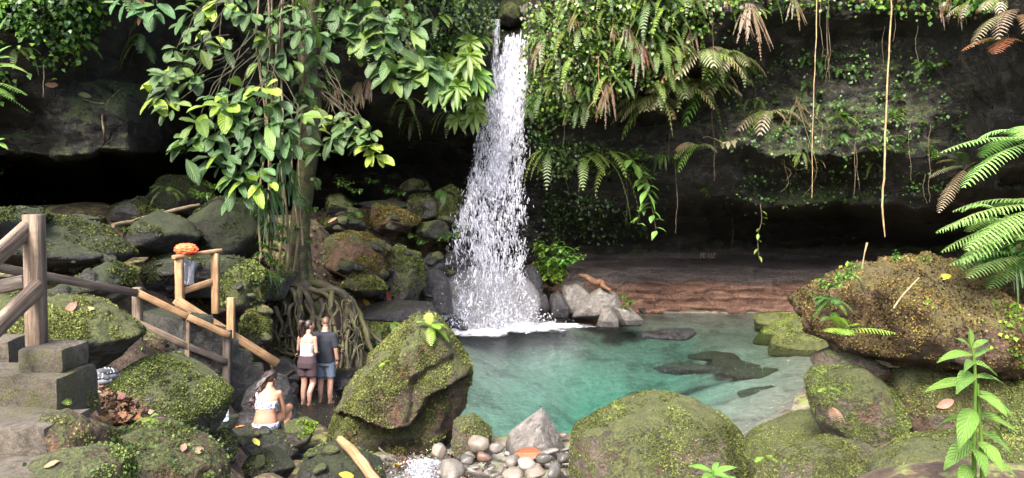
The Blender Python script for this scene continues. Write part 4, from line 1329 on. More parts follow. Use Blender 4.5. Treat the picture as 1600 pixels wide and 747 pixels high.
def scatter_leaves(P_, N_, size, cols, g, hang=0.5, aspect=0.42):
    """many small leaves at points P_: arrays of vertices, faces and colours"""
    n = len(P_)
    d = nrm(g.normal(size=(n, 3)) * 0.6 + N_ * 0.5 + np.array([0, 0, -hang]))
    s = nrm(np.cross(d, nrm(g.normal(size=(n, 3)) * 0.5 + N_)))
    u = np.cross(s, d)
    L = size[:, None]
    b = P_
    m = b + d * L * 0.45 - u * L * 0.0
    tp = b + d * L - u * L * 0.18
    l = b + d * L * 0.42 + s * L * aspect + u * L * 0.1
    r = b + d * L * 0.42 - s * L * aspect + u * L * 0.1
    V = np.stack([b, l, tp, r, m], 1).reshape(-1, 3)
    k = np.arange(n)[:, None] * 5
    F = np.concatenate([k + np.array([[0, 4, 1]]), k + np.array([[1, 4, 2]]), k + np.array([[2, 4, 3]]), k + np.array([[3, 4, 0]])])
    return V, F


def pick(g, *cw):
    """random colours from (colour, weight) pairs with jitter"""
    c = np.array([x[0] for x in cw])
    p = np.array([x[1] for x in cw], float)
    p /= p.sum()

    def f(n):
        return c[g.choice(len(c), n, p=p)] * g.uniform(0.65, 1.3, (n, 1))
    return f


# --- fern prototypes: whole plants of several fronds, base at the origin, growing towards -Y (out of the rock)
def fern_proto(kind, seed):
    r = random.Random(seed)
    mb = MB()
    if kind == 'hang':        # fronds that hang down
        for _ in range(r.randint(4, 7)):
            a = r.uniform(-1.1, 1.1)
            c = [G_MID, G_LIT, G_LIT, G_YEL * 0.7][r.randrange(4)]
            frond(mb, (r.uniform(-.06, .06), 0, 0), (math.sin(a * 1.2), -r.uniform(0.2, 0.6), r.uniform(-0.3, 0.6)), r.uniform(0.6, 1.0), 0.14, 14, r.uniform(0.6, 1.2), c * 1.15, c * 0.95 + PALE * 0.14, r=r, pw=0.21)
    elif kind == 'spread':    # open rosette
        for _ in range(r.randint(6, 9)):
            a = r.uniform(-1.7, 1.7)
            c = [G_MID, G_LIT, G_MID][r.randrange(3)]
            frond(mb, (0, 0, 0), (math.sin(a), -r.uniform(0.2, 0.7), r.uniform(0.1, 1.0)), r.uniform(0.5, 0.85), 0.17, 13, r.uniform(0.4, 0.9), c, r=r, pw=0.21)
    elif kind == 'pale':      # bleached, half green fronds
        for _ in range(r.randint(5, 7)):
            a = r.uniform(-1.0, 1.5)
            c = [PALE * 0.75, G_LIT * 1.2, PALE * 0.6 + G_LIT * 0.4, G_YEL, G_LIT, G_LIT][r.randrange(6)]
            c2 = [PALE * 0.8, PALE * 0.65, PALE * 0.5 + G_LIT * 0.5, G_LIT, G_LIT, BROWN * 2][r.randrange(6)]
            frond(mb, (r.uniform(-.1, .1), 0, 0), (-math.sin(a) * 0.9, -r.uniform(0.25, 0.5), r.uniform(0.1, 0.6)), r.uniform(0.85, 1.25), r.uniform(0.24, 0.32), 11, r.uniform(0.5, 0.9), c, c2, r=r, pw=0.19, serr=2, side_droop=0.55, ang=62)
    elif kind == 'brown':     # dead fronds hanging straight down
        for _ in range(r.randint(5, 8)):
            a = r.uniform(-1.3, 1.3)
            c = [BROWN, BROWN * 1.5, PALE * 0.6, RUST * 0.6][r.randrange(4)]
            frond(mb, (r.uniform(-.08, .08), r.uniform(-.1, 0), 0), (math.sin(a) * 0.4, -0.35, -0.6), r.uniform(0.6, 1.1), 0.05, 20, r.uniform(0.3, 0.6), c, r=r, pw=0.22, side_droop=0.9, bare=0.2)
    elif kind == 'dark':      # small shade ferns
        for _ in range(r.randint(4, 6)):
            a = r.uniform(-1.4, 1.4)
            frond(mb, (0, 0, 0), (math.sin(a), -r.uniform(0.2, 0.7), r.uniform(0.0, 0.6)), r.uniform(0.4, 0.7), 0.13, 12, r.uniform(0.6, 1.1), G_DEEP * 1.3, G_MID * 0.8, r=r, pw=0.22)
    elif kind == 'strap':     # tuft of strap leaves
        for _ in range(r.randint(16, 24)):
            a = r.uniform(-1.9, 1.9)
            blade(mb, (0, 0, 0), (math.sin(a), -math.cos(a) * 0.8, r.uniform(0.0, 0.9)), r.uniform(0.5, 0.85), 0.028, droop=r.uniform(0.7, 1.3), nu=7, nv=1, col=G_MID * r.uniform(0.7, 1.3), peak=0.35, tip=0.6)
    elif kind == 'palm':      # whorls of long leaflets held like hands
        for k in range(r.randint(4, 6)):
            c0 = np.array([r.uniform(-.35, .35), -r.uniform(0.15, .5), r.uniform(-.35, .4)])
            mb.tube([(0, 0, 0), c0 * 0.5 + (0, 0, 0.12), c0], 0.01, 5, G_LIT * 0.8)
            for j in range(8):
                a = j / 8 * 6.283 + r.uniform(-.2, .2)
                blade(mb, c0, (math.cos(a), -0.45, math.sin(a) * 0.8 - 0.15), r.uniform(0.34, 0.48), 0.07, up=(0, -1, 0.4), droop=0.42, fold=0.12, nu=6, col=(G_LIT * 1.25 if r.random() < 0.7 else G_YEL * 0.9) * r.uniform(0.8, 1.25), peak=0.55)
    elif kind == 'leafy':     # little bush of oval leaves
        for k in range(r.randint(5, 7)):
            a = r.uniform(-1.5, 1.5)
            d = nrm(np.array([math.sin(a), -math.cos(a), r.uniform(0.1, 1.2)]))
            e = d * r.uniform(0.25, 0.5)
            mb.tube([(0, 0, 0), e * 0.5, e], 0.006, 4, G_MID)
            for j in range(7):
                q = 0.25 + 0.75 * j / 6
                sd = nrm(np.array([r.uniform(-1, 1), r.uniform(-1, 0.2), r.uniform(-.2, .6)]))
                blade(mb, e * q, sd, r.uniform(0.12, 0.2), 0.045, droop=0.35, nu=4, nv=1, col=(G_LIT if r.random() < .5 else G_MID) * r.uniform(.8, 1.3))
    return mb


PROTO = {}
for kind, cnt in (('hang', 4), ('spread', 3), ('pale', 3), ('brown', 3), ('dark', 3), ('strap', 2), ('palm', 2), ('leafy', 3)):
    PROTO[kind] = []
    for k in range(cnt):
        o = fern_proto(kind, 100 + k * 7 + len(kind)).build('fern', M['fern'] if kind in ('hang', 'spread', 'pale', 'brown', 'dark') else M['leaf'])
        PROTO[kind].append(o.data)
        bpy.data.objects.remove(o)
NAMES = {'hang': ('hanging_fern', 'fern'), 'spread': ('fern', 'fern'), 'pale': ('bleached_fern', 'fern'), 'brown': ('dead_fern', 'dead fern'), 'dark': ('shade_fern', 'fern'),
         'strap': ('strap_leaved_plant', 'plant'), 'palm': ('hand_leaved_plant', 'plant'), 'leafy': ('leafy_plant', 'plant')}
gp = np.random.default_rng(21)


def plant(kind, loc, scale, label, group=None, rz=None, face=None, lean=0.0):
    nm, cat = NAMES[kind]
    o = bpy.data.objects.new(nm, PROTO[kind][int(gp.integers(len(PROTO[kind])))])
    COL.objects.link(o)
    o.location = loc
    o.scale = (scale,) * 3
    o.rotation_euler = (lean, 0, gp.uniform(-0.5, 0.5) if rz is None else rz)
    return tag(o, label, cat, group)


def in_poly(x, y, poly):
    c = False
    for i in range(len(poly)):
        (xa, ya), (xb, yb) = poly[i], poly[i - 1]
        if (ya > y) != (yb > y) and x < (xb - xa) * (y - ya) / (yb - ya) + xa:
            c = not c
    return c


def sample(poly, n, g):
    xs, ys = [p[0] for p in poly], [p[1] for p in poly]
    out = []
    while len(out) < n:
        x, y = g.uniform(min(xs), max(xs)), g.uniform(min(ys), max(ys))
        if in_poly(x, y, poly):
            out.append((x, y))
    return out


def zone(poly, n, kinds, smin, smax, label, group, off=0.1):
    for x, y in sample(poly, n, gp):
        k = kinds[int(gp.integers(len(kinds)))]
        nm = NAMES[k][1]
        plant(k, onrock(x, y, off), gp.uniform(smin, smax), label[k] if isinstance(label, dict) else label, group[k] if isinstance(group, dict) else group)


def lab(pre, place):
    return ({'hang': f'green fern hanging {place}', 'spread': f'small spreading fern growing {place}', 'pale': f'pale bleached fern {place}', 'brown': f'brown dead fern fronds dangling {place}',
             'dark': f'small dark shade fern {place}', 'leafy': f'bushy oval leaved plant {place}', 'strap': f'tuft of narrow strap leaves {place}', 'palm': f'bright plant with hand shaped leaf whorls {place}'},
            {k: f'{k} plants {place}' for k in NAMES})


Z_B = [(832, -30), (1090, -30), (1100, 40), (1060, 70), (1040, 110), (960, 130), (940, 165), (900, 180), (872, 178), (850, 200), (826, 170), (830, 90)]
l_, g_ = lab('', 'in the thick sunlit curtain beside the waterfall')
zone(Z_B, 130, ['hang', 'hang', 'hang', 'hang', 'hang', 'spread', 'spread', 'hang', 'leafy', 'leafy', 'leafy', 'hang', 'brown'], 0.5, 1.0, l_, g_, 0.35)
Z_C = [(500, -30), (765, -30), (762, 70), (735, 60), (715, 90), (680, 105), (640, 95), (590, 70), (520, 60), (500, 30)]
l_, g_ = lab('', 'in the fine fern fringe between tree and waterfall')
zone(Z_C, 60, ['hang', 'hang', 'spread', 'dark'], 0.45, 0.85, l_, g_, 0.3)
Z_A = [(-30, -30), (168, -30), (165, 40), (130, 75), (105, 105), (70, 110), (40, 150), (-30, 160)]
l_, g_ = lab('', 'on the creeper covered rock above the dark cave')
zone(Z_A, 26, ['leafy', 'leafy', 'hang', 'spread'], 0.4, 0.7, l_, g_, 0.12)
Z_D = [(1110, -20), (1250, -20), (1245, 20), (1180, 20), (1110, 15)]
l_, g_ = lab('', 'at the upper rim of the dark wall')
zone(Z_D, 9, ['hang', 'brown', 'leafy'], 0.6, 0.9, l_, g_)
Z_F = [(1420, -20), (1560, -20), (1560, 10), (1480, 25), (1420, 10)]
l_, g_ = lab('', 'at the rim above the bare end of the dark wall')
zone(Z_F, 9, ['hang', 'brown', 'leafy', 'pale'], 0.5, 0.8, l_, g_)
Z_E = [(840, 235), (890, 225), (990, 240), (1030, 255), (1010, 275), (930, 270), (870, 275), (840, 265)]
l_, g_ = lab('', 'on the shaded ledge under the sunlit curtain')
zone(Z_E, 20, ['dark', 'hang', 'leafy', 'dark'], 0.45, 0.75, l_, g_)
Z_G = [(1200, 95), (1340, 90), (1350, 130), (1210, 125)]
l_, g_ = lab('', 'sprouting from the dark wall behind the long hanging vines')
zone(Z_G, 16, ['dark', 'spread'], 0.4, 0.65, l_, g_)
Z_H = [(850, 330), (1010, 330), (1010, 370), (860, 372)]
l_, g_ = lab('', 'low in the shade above the red brown band')
zone(Z_H, 22, ['dark', 'dark', 'leafy'], 0.35, 0.6, l_, g_)
Z_I = [(500, 120), (600, 120), (660, 170), (640, 190), (560, 170), (500, 160)]
l_, g_ = lab('', 'under the big round leaves of the overhang')
zone(Z_I, 9, ['hang', 'dark', 'brown'], 0.6, 0.9, l_, g_)
Z_J = [(1330, 190), (1430, 190), (1460, 270), (1350, 240)]
l_, g_ = lab('', 'on the brow of the overhang near the longest vine')
zone(Z_J, 14, ['dark', 'leafy'], 0.3, 0.5, l_, g_)
Z_K = [(1000, 275), (1140, 300), (1140, 330), (1010, 320)]
l_, g_ = lab('', 'along the lip of the low black recess')
zone(Z_K, 18, ['leafy', 'dark'], 0.3, 0.5, l_, g_)

Z_P = [(1000, 140), (1060, 90), (1150, 80), (1160, 120), (1120, 150), (1040, 180), (1000, 190)]
l_, g_ = lab('', 'filling the bleached cluster on the dark wall')
zone(Z_P, 14, ['pale', 'pale', 'hang'], 0.8, 1.3, l_, g_, 0.4)
Z_L = [(175, -30), (340, -30), (330, 60), (250, 100), (190, 60)]
l_, g_ = lab('', 'dim in the shadow above the cave brow')
zone(Z_L, 14, ['dark', 'dark', 'hang', 'spread'], 0.6, 0.95, l_, g_, 0.3)
Z_M = [(1150, 130), (1330, 130), (1460, 180), (1450, 270), (1200, 240), (1150, 200)]
l_, g_ = lab('', 'scattered over the lit brow of the dark wall')
zone(Z_M, 34, ['dark', 'spread', 'leafy', 'hang'], 0.4, 0.7, l_, g_, 0.15)
# the ferns and plants one can pick out
for k, x, y, s, text, rz in [
    ('pale', 1090, 92, 1.5, 'pale fern with a green heart, topmost of the bleached cluster on the dark wall', 0.0),
    ('pale', 1132, 98, 1.15, 'bleached fern with a rusty tip beside the topmost one of its cluster', 0.4),
    ('pale', 1018, 160, 1.45, 'cream coloured fern hanging lowest of the bleached cluster, near the waterfall side', -0.2),
    ('pale', 1052, 140, 1.4, 'bleached fern in the middle of the cluster on the dark wall', 0.0),
    ('pale', 1108, 138, 1.5, 'half green bleached fern under the topmost one of its cluster', 0.1),
    ('pale', 1195, 178, 1.25, 'white and green fern with a brown tip beside the tangle of thin roots', 0.2),
    ('spread', 1302, 190, 1.2, 'bright yellow green fern next to the thin hanging vine', 0.0),
    ('pale', 1085, 232, 1.0, 'yellowing fern under the bleached cluster', 0.0),
    ('dark', 1290, 165, 0.7, 'small brownish fern just above the bright yellow green one', 0.0),
    ('spread', 132, 72, 0.75, 'single feathery fern sticking out over the dark cave', 0.3),
    ('hang', 932, 248, 1.7, 'long pale green fern drooping from the shaded ledge', 0.0),
    ('hang', 950, 258, 1.6, 'second drooping fern overlapping the long pale green one', 0.3),
    ('hang', 910, 245, 1.4, 'yellowish fern on the shaded ledge beside the long pale green one', -0.3),
    ('hang', 851, 235, 1.2, 'lone fern frond tuft on the shaded ledge nearest the waterfall', 0.0),
    ('strap', 968, 245, 0.9, 'tuft of narrow upright leaves on the shaded ledge', 0.0),
    ('strap', 1030, 248, 1.0, 'fan of narrow drooping leaves on the bare dark wall', 0.0),
    ('leafy', 848, 272, 0.9, 'leafy sprig on the wall just beside the falling water', 0.0),
    ('leafy', 995, 255, 1.1, 'pale leaved creeper starting below the strap leaved tuft', 0.0),
    ('spread', 540, 152, 0.9, 'fern with broad fronds behind the tree trunk', 0.2),
    ('hang', 628, 160, 1.0, 'yellowish fern hanging alone in the dark below the round leaves', 0.0),
    ('brown', 1168, 10, 1.3, 'long bundle of dead brown fronds hanging at the rim', 0.0),
    ('brown', 945, 130, 1.1, 'reddish brown dead fronds hanging from the sunlit curtain', 0.0),
    ('brown', 1005, 60, 1.1, 'grey brown dead fronds high in the sunlit curtain', 0.0),
    ('brown', 1075, 40, 0.9, 'drooping dead fronds at the thin end of the sunlit curtain', 0.0),
    ('palm', 714, 72, 1.4, 'topmost bright plant with hand shaped leaf whorls beside the waterfall', 0.0),
    ('palm', 726, 112, 1.35, 'second bright plant with hand shaped leaf whorls, overlapping the falling water', 0.2),
    ('palm', 706, 132, 1.3, 'third bright whorled plant, farther from the falling water', -0.2),
    ('palm', 724, 168, 1.2, 'lowest bright whorled plant hanging into the cave shadow', 0.1),
    ('hang', 700, 178, 0.8, 'fern below the bright whorled plants', 0.0),
    ('spread', 1440, 105, 0.9, 'green fern on the dark wall between vine and rusty fern', 0.0),
    ('spread', 1470, 100, 0.8, 'dark green fern below the rim near the rusty fern', 0.3),
]:
    plant(k, onrock(x, y, 0.6 if k == 'palm' else 0.3), s, text, None, rz)


def free_fern(name, px, py, Y, specs, label, mat='fern', cat='fern', stalk=None, attach=False):
    """a fern with every frond a part: specs = (direction, length, half width, droop, colour, colour2, leaflets, teeth)"""
    b = P(px, py, Y)
    k = 1.0
    if attach:      # rooted in the cliff at that spot
        q = onrock(px, py, 0.25)
        k = q[1] / Y
        b = q
    o = empty(name, b, label, cat)
    if name == 'tree_fern':   # the crown goes all the way round
        specs = specs + [(dd_, 0.85, 0.18, 0.45, TF, TF, 21, 4) for dd_ in ((0.95, 0.1, 0.3), (0.6, 0.7, 0.4), (0.7, -0.6, 0.35), (0.9, -0.2, 0.05), (-0.1, 0.9, 0.4))]
    for d, L, W, dr, c1, c2, n, se in specs:
        L, W = L * k, W * k
        mb = MB()
        frond(mb, (0, 0, 0), d, L, W, n, dr, c1, c2, serr=se, pw=0.26 if not se else 0.155, rach=0.008 * max(L, 0.4))
        mb.build('frond', M[mat], o)
    if stalk:
        mb = MB()
        mb.limb([(0, 0, 0.0), (0.01, 0.02, -stalk)], [0.035, 0.05], 1, 9, (0.5, 0.45, 0.4))
        mb.build('stalk', M['stem'], o)
    return o


# rusty fern at the upper corner, tree ferns behind the huge boulder
free_fern('rusty_fern', 1578, 30, 11.0, [((-0.9, -0.1, 0.35), 0.95, 0.22, 0.75, G_LIT, PALE * 0.7, 20, 2), ((-0.5, -0.3, 0.5), 0.9, 0.2, 0.9, BROWN, PALE * 0.6, 18, 2),
          ((0.6, -0.4, 0.4), 0.9, 0.22, 0.7, G_LIT, G_YEL, 18, 2), ((-0.1, -0.6, 0.2), 0.8, 0.14, 1.0, BROWN * 1.2, BROWN, 16, 0), ((0.1, -0.5, 0.0), 0.7, 0.12, 1.1, BROWN, BROWN * 0.8, 14, 0)],
          'fern with green and dead brown fronds at the upper picture corner', attach=True)
free_fern('rusty_fern', 1572, 66, 10.8, [((-0.95, -0.15, 0.2), 0.95, 0.2, 0.38, G_LIT, RUST * 1.1, 22, 2), ((0.9, -0.2, 0.2), 0.5, 0.16, 0.5, RUST, G_LIT, 16, 2), ((-0.7, -0.5, 0.1), 0.7, 0.18, 0.5, RUST, RUST * 0.9, 18, 2), ((0.4, -0.6, -0.1), 0.5, 0.15, 0.7, RUST, BROWN, 14, 2)],
          'orange tipped fern below the brown and green corner fern', attach=True)
TF = G_LIT * 1.2 + G_BLUE * 0.8 + np.array((0.03, 0.03, 0.03))
free_fern('tree_fern', 1625, 222, 6.4, [((-0.95, 0.0, 0.22), 0.98, 0.17, 0.30, TF, TF, 23, 4), ((-0.9, -0.15, -0.05), 0.86, 0.2, 0.42, TF * 1.1, TF, 21, 4), ((-0.7, 0.2, 0.55), 0.75, 0.16, 0.5, TF, TF, 19, 4),
          ((-0.5, -0.5, 0.5), 0.8, 0.17, 0.5, TF, TF, 19, 4), ((0.6, -0.4, 0.5), 0.9, 0.18, 0.5, TF, TF, 19, 4), ((0.2, 0.6, 0.6), 0.9, 0.18, 0.5, TF, TF, 19, 4)],
          'big pale green tree fern reaching over the dark wall, uppermost of its clump', stalk=1.3)
free_fern('tree_fern', 1640, 322, 6.2, [((-0.95, 0.05, 0.12), 0.95, 0.2, 0.32, TF, TF, 23, 4), ((-0.9, -0.2, -0.1), 0.92, 0.2, 0.3, TF * 0.9, TF, 23, 4), ((-0.8, 0.3, 0.3), 0.85, 0.18, 0.35, G_MID * 1.3, TF, 21, 4),
          ((-0.85, -0.1, -0.3), 0.9, 0.2, 0.22, TF, TF, 23, 4), ((0.4, -0.5, 0.5), 0.8, 0.18, 0.5, TF, TF, 19, 4)],
          'dense pale green tree fern in the middle of the clump above the huge boulder', stalk=0.8)
free_fern('tree_fern', 1610, 400, 6.6, [((-0.9, 0.1, 0.25), 0.8, 0.17, 0.35, G_MID * 1.4, TF, 21, 4), ((-0.85, -0.2, 0.05), 0.75, 0.17, 0.3, TF, TF, 21, 4), ((-0.6, 0.4, 0.6), 0.8, 0.17, 0.45, G_MID * 1.3, TF, 19, 4), ((-0.3, -0.3, 0.7), 0.7, 0.16, 0.5, TF, TF, 19, 4), ((-0.75, -0.3, -0.1), 0.6, 0.15, 0.35, G_MID * 1.2, G_MID, 20, 3)],
          'lowest tree fern spreading right over the top of the huge boulder', stalk=0.4)
free_fern('tree_fern', 1590, 352, 7.4, [((-0.9, 0.1, 0.35), 0.95, 0.2, 0.4, G_MID * 1.3, TF, 24, 4), ((-0.75, -0.2, -0.25), 0.85, 0.19, 0.25, G_MID * 1.1, G_MID, 22, 4), ((-0.5, 0.3, 0.7), 0.9, 0.18, 0.5, TF, TF, 22, 4), ((-0.95, 0.1, -0.05), 0.8, 0.19, 0.3, TF * 0.8, TF, 22, 4)],
          'shadier tree fern at the back of the clump above the huge boulder', stalk=0.5)
for kk, x, y, d_, s in [('leafy', 1560, 400, 6.9, 0.8), ('leafy', 1590, 380, 6.8, 0.9), ('leafy', 1535, 415, 7.1, 0.6), ('strap', 1580, 410, 6.7, 0.6), ('leafy', 1610, 420, 6.5, 0.7)]:
    plant(kk, P(x, y, d_), s, 'leafy undergrowth plant below the tree ferns on the huge boulder', 'undergrowth below the tree ferns')
for kk, x, y, d_, s in [('leafy', 1292, 452, 6.6, 0.34), ('spread', 1300, 470, 6.4, 0.3), ('leafy', 1285, 482, 6.5, 0.3), ('leafy', 1310, 440, 6.6, 0.3), ('spread', 1322, 430, 6.7, 0.28), ('leafy', 1276, 468, 6.7, 0.3), ('spread', 1300, 498, 6.3, 0.28), ('leafy', 1330, 422, 6.8, 0.26), ('leafy', 1395, 406, 6.9, 0.26), ('leafy', 1440, 410, 6.8, 0.22)]:
    plant(kk, P(x, y, d_), s, 'little green weed rooted on the pool end and crest of the huge boulder', 'weeds on the huge boulder')
free_fern('red_tipped_fern', 1500, 262, 12.0, [((-0.9, -0.1, 0.1), 0.75, 0.16, 0.35, G_MID * 1.2, PALE * 0.5, 20, 2), ((-0.6, -0.2, -0.5), 0.85, 0.17, 0.35, BROWN * 1.3, PALE * 0.8, 20, 2), ((0.3, -0.3, 0.3), 0.55, 0.15, 0.5, G_LIT, G_LIT, 18, 2),
          ((-0.3, -0.2, 0.5), 0.65, 0.14, 0.4, G_MID, G_MID, 18, 2), ((0.8, 0, -0.2), 0.5, 0.13, 0.5, BROWN, G_DEEP, 16, 2), ((-0.8, 0, 0.5), 0.7, 0.13, 0.4, G_MID, BROWN, 18, 2)],
          'dull reddish green fern in the shade beside the tree ferns', attach=True)
# pale fern in front of the huge boulder
LF = G_YEL * 0.75 + G_LIT * 0.5
free_fern('pale_fern', 1318, 515, 6.0, [((-0.45, -0.5, 0.8), 0.27, 0.12, 0.25, LF, LF, 12, 3), ((0.85, -0.6, 0.25), 0.42, 0.12, 0.2, LF, LF, 14, 3), ((0.3, -0.6, 0.6), 0.22, 0.09, 0.3, LF, LF, 11, 3), ((-0.85, -0.5, 0.35), 0.25, 0.1, 0.3, LF, LF, 11, 3), ((-0.2, -0.7, 0.3), 0.22, 0.09, 0.4, LF, LF, 11, 3)],
          'pale yellow green fern reaching sideways in front of the huge boulder', stalk=None)
free_fern('block_fern', 1292, 607, 6.45, [((0.8, -0.3, 0.3), 0.16, 0.04, 0.5, LF, LF, 10, 2), ((-0.7, -0.3, 0.3), 0.12, 0.04, 0.5, LF, LF, 10, 2), ((0.2, -0.5, 0.5), 0.13, 0.04, 0.5, LF, G_LIT, 10, 2)], 'tiny green fern on the upright mossy block')
free_fern('block_fern', 1300, 637, 6.45, [((0.7, -0.5, -0.1), 0.15, 0.045, 0.8, PALE, PALE * 0.8, 10, 2), ((-0.2, -0.5, 0.1), 0.14, 0.04, 0.9, RUST, BROWN, 10, 2), ((0.2, -0.5, 0.1), 0.14, 0.04, 0.9, PALE * 0.9, RUST, 10, 2)], 'withered little fern on the face of the upright block')
# fern on the tall leaning boulder
free_fern('boulder_fern', 672, 512, 11.3, [((0.3, -0.5, 0.5), 0.5, 0.11, 0.5, LF, LF, 13, 0), ((0.85, -0.3, 0.25), 0.42, 0.1, 0.7, G_LIT * 1.2, LF, 13, 0), ((-0.5, -0.3, 0.7), 0.4, 0.1, 0.4, LF, LF, 13, 0), ((0.1, -0.6, 0.1), 0.4, 0.1, 0.7, G_LIT, LF, 13, 0), ((0.7, 0.2, 0.6), 0.42, 0.1, 0.6, G_LIT, LF, 13, 0), ((-0.1, 0.1, 0.9), 0.36, 0.1, 0.3, LF, LF, 12, 0)],
          'bright fern crowning the tall leaning boulder')
free_fern('boulder_fern', 603, 566, 10.95, [((0.3, -0.5, 0.6), 0.16, 0.06, 0.4, LF, LF, 8, 0), ((-0.6, -0.5, 0.1), 0.14, 0.05, 0.5, LF, G_YEL, 8, 0), ((0.7, -0.3, 0.4), 0.14, 0.05, 0.4, G_LIT, LF, 8, 0)], 'tiny yellow fern halfway up the tall leaning boulder')
# ferns along the steps
free_fern('step_fern', 98, 588, 4.6, [((0.8, -0.2, 0.25), 0.17, 0.05, 0.35, LF, LF, 11, 2), ((-0.5, -0.4, 0.5), 0.15, 0.05, 0.5, LF, LF, 11, 2), ((0.3, -0.5, 0.4), 0.16, 0.05, 0.5, LF, LF, 11, 2), ((0.6, 0.3, 0.6), 0.14, 0.05, 0.4, G_LIT, LF, 10, 2), ((-0.2, 0, 0.8), 0.13, 0.04, 0.3, LF, LF, 10, 2)], 'fern growing at the corner of the concrete block')
free_fern('step_fern', 92, 622, 4.3, [((0.7, -0.4, 0.3), 0.13, 0.04, 0.5, G_LIT, LF, 9, 2), ((-0.5, -0.4, 0.4), 0.12, 0.04, 0.5, G_LIT, LF, 9, 2), ((0.1, -0.5, 0.6), 0.12, 0.04, 0.4, LF, LF, 9, 2)], 'small fern below the block fern beside the upper step')
free_fern('step_fern', 232, 655, 4.9, [((0.7, -0.3, 0.4), 0.14, 0.035, 0.8, LF, LF, 10, 0), ((-0.7, -0.3, 0.4), 0.13, 0.035, 0.6, LF, LF, 10, 0), ((0.1, -0.5, 0.6), 0.14, 0.035, 0.7, LF, LF, 10, 0), ((0.4, 0.3, 0.7), 0.12, 0.035, 0.5, LF, LF, 10, 0), ((0.5, -0.5, 0.1), 0.14, 0.035, 0.9, LF, LF, 10, 0)], 'bright green fern arching over the earthy boulder at the path edge')
free_fern('gravel_fern', 1195, 715, 5.6, [((0.2, -0.5, 0.6), 0.13, 0.04, 0.4, LF, LF, 10, 2), ((-0.7, -0.3, 0.3), 0.12, 0.04, 0.5, LF, LF, 10, 2), ((0.7, -0.3, 0.3), 0.12, 0.04, 0.5, LF, LF, 10, 2)], 'tiny fern at the foot of the sloping waterline boulder')
# bright growth beside the waterfall
for k_, (x, y, d_, s) in enumerate([(850, 402, 25.0, 1.2), (872, 398, 25.0, 1.1), (885, 412, 24.9, 1.0), (866, 418, 24.8, 1.0), (838, 395, 25.2, 1.0), (895, 405, 25.2, 0.8)]):
    plant('leafy', P(x, y, d_), s * 1.45, 'bright yellow green bush on the boulder beside the waterfall', 'bright bushes beside the waterfall')
for x, y, d_ in [(972, 466, 24.0), (984, 476, 23.9), (978, 484, 23.7)]:
    plant('leafy', P(x, y, d_), 0.62, 'green weed on the tilted grey slab by the far shore', 'weeds on the grey slab')
for k_, (kind, x, y, d_, s, tx) in enumerate([
        ('leafy', 535, 292, 21.8, 0.9, 'leafy weed against the dark wall behind the knobbly stone'), ('leafy', 555, 302, 21.6, 0.8, 'lower leafy weed behind the knobbly stone'), ('leafy', 584, 288, 23.0, 0.7, 'thin weed with a pale top on the bank'),
        ('spread', 556, 334, 21.2, 0.8, 'bright fern on the bank beside the tree trunk'), ('leafy', 604, 303, 23.4, 0.7, 'dark leafy weed above the flat slab'), ('leafy', 622, 305, 23.4, 0.6, 'small weed beside the rounded brown boulder'),
        ('spread', 694, 300, 23.6, 0.9, 'fern on top of the mossy stack near the waterfall'), ('leafy', 700, 372, 22.6, 0.9, 'weed on the mossy ledge beside the waterfall'), ('leafy', 690, 378, 22.4, 0.7, 'yellow green weed on the bank edge by the waterfall'),
        ('leafy', 720, 362, 23.4, 0.8, 'weed at the water end of the mossy ledge'), ('leafy', 655, 382, 21.4, 0.6, 'weed above the yellow green rock face'), ('hang', 610, 505, 18.2, 0.7, 'fern on the green block under the grey slab'), ('hang', 590, 512, 18.0, 0.6, 'second fern on the green block under the grey slab'),
        ('leafy', 545, 322, 21.2, 0.5, 'little weed on the knobbly mossy stone'), ('leafy', 640, 372, 21.6, 0.5, 'tiny weed below the angular boulder')]):
    plant(kind, P(x, y, d_), s, tx)
# shady plants in the cave mouth and at the picture edge
for kind, x, y, d_, s, tx in [('spread', 262, 296, 17.6, 0.7, 'small fern on the pyramid boulder in the cave mouth'), ('leafy', 246, 332, 16.8, 0.5, 'weed by the fallen branch in the cave mouth'), ('leafy', 200, 362, 14.2, 0.5, 'small weed between the dark boulders'),
                              ('leafy', 320, 310, 16.0, 0.8, 'shady weed below the big round leaves'), ('leafy', 338, 296, 15.8, 0.7, 'weed hanging under the broad leaves beside the cave'), ('spread', 105, 352, 13.6, 0.5, 'fern between the dark boulders of the cave mouth')]:
    plant(kind, P(x, y, d_), s, tx)
# ------------------------------------------------------------------ the tree with its roots
def wob(a, b, n, amp, r, sag=0.0):
    a, b = np.asarray(a, float), np.asarray(b, float)
    t = np.linspace(0, 1, n)[:, None]
    p = a + (b - a) * t
    k = np.array([[r.uniform(-1, 1) for _ in range(3)] for _ in range(n)])
    k = (k + np.roll(k, 1, 0)) / 2 * amp
    k[0] = k[-1] = 0
    p = p + k
    p[:, 2] += (sag * np.sin(np.pi * t))[:, 0]
    return p


def smoothpath(p, k=4):
    p = np.asarray(p, float)
    out = []
    n = len(p)
    for i in range(n - 1):
        p0, p1, p2, p3 = p[max(i - 1, 0)], p[i], p[i + 1], p[min(i + 2, n - 1)]
        for j in range(k):
            t = j / k
            out.append(0.5 * ((2 * p1) + (-p0 + p2) * t + (2 * p0 - 5 * p1 + 4 * p2 - p3) * t * t + (-p0 + 3 * p1 - 3 * p2 + p3) * t ** 3))
    out.append(p[-1])
    return np.array(out)


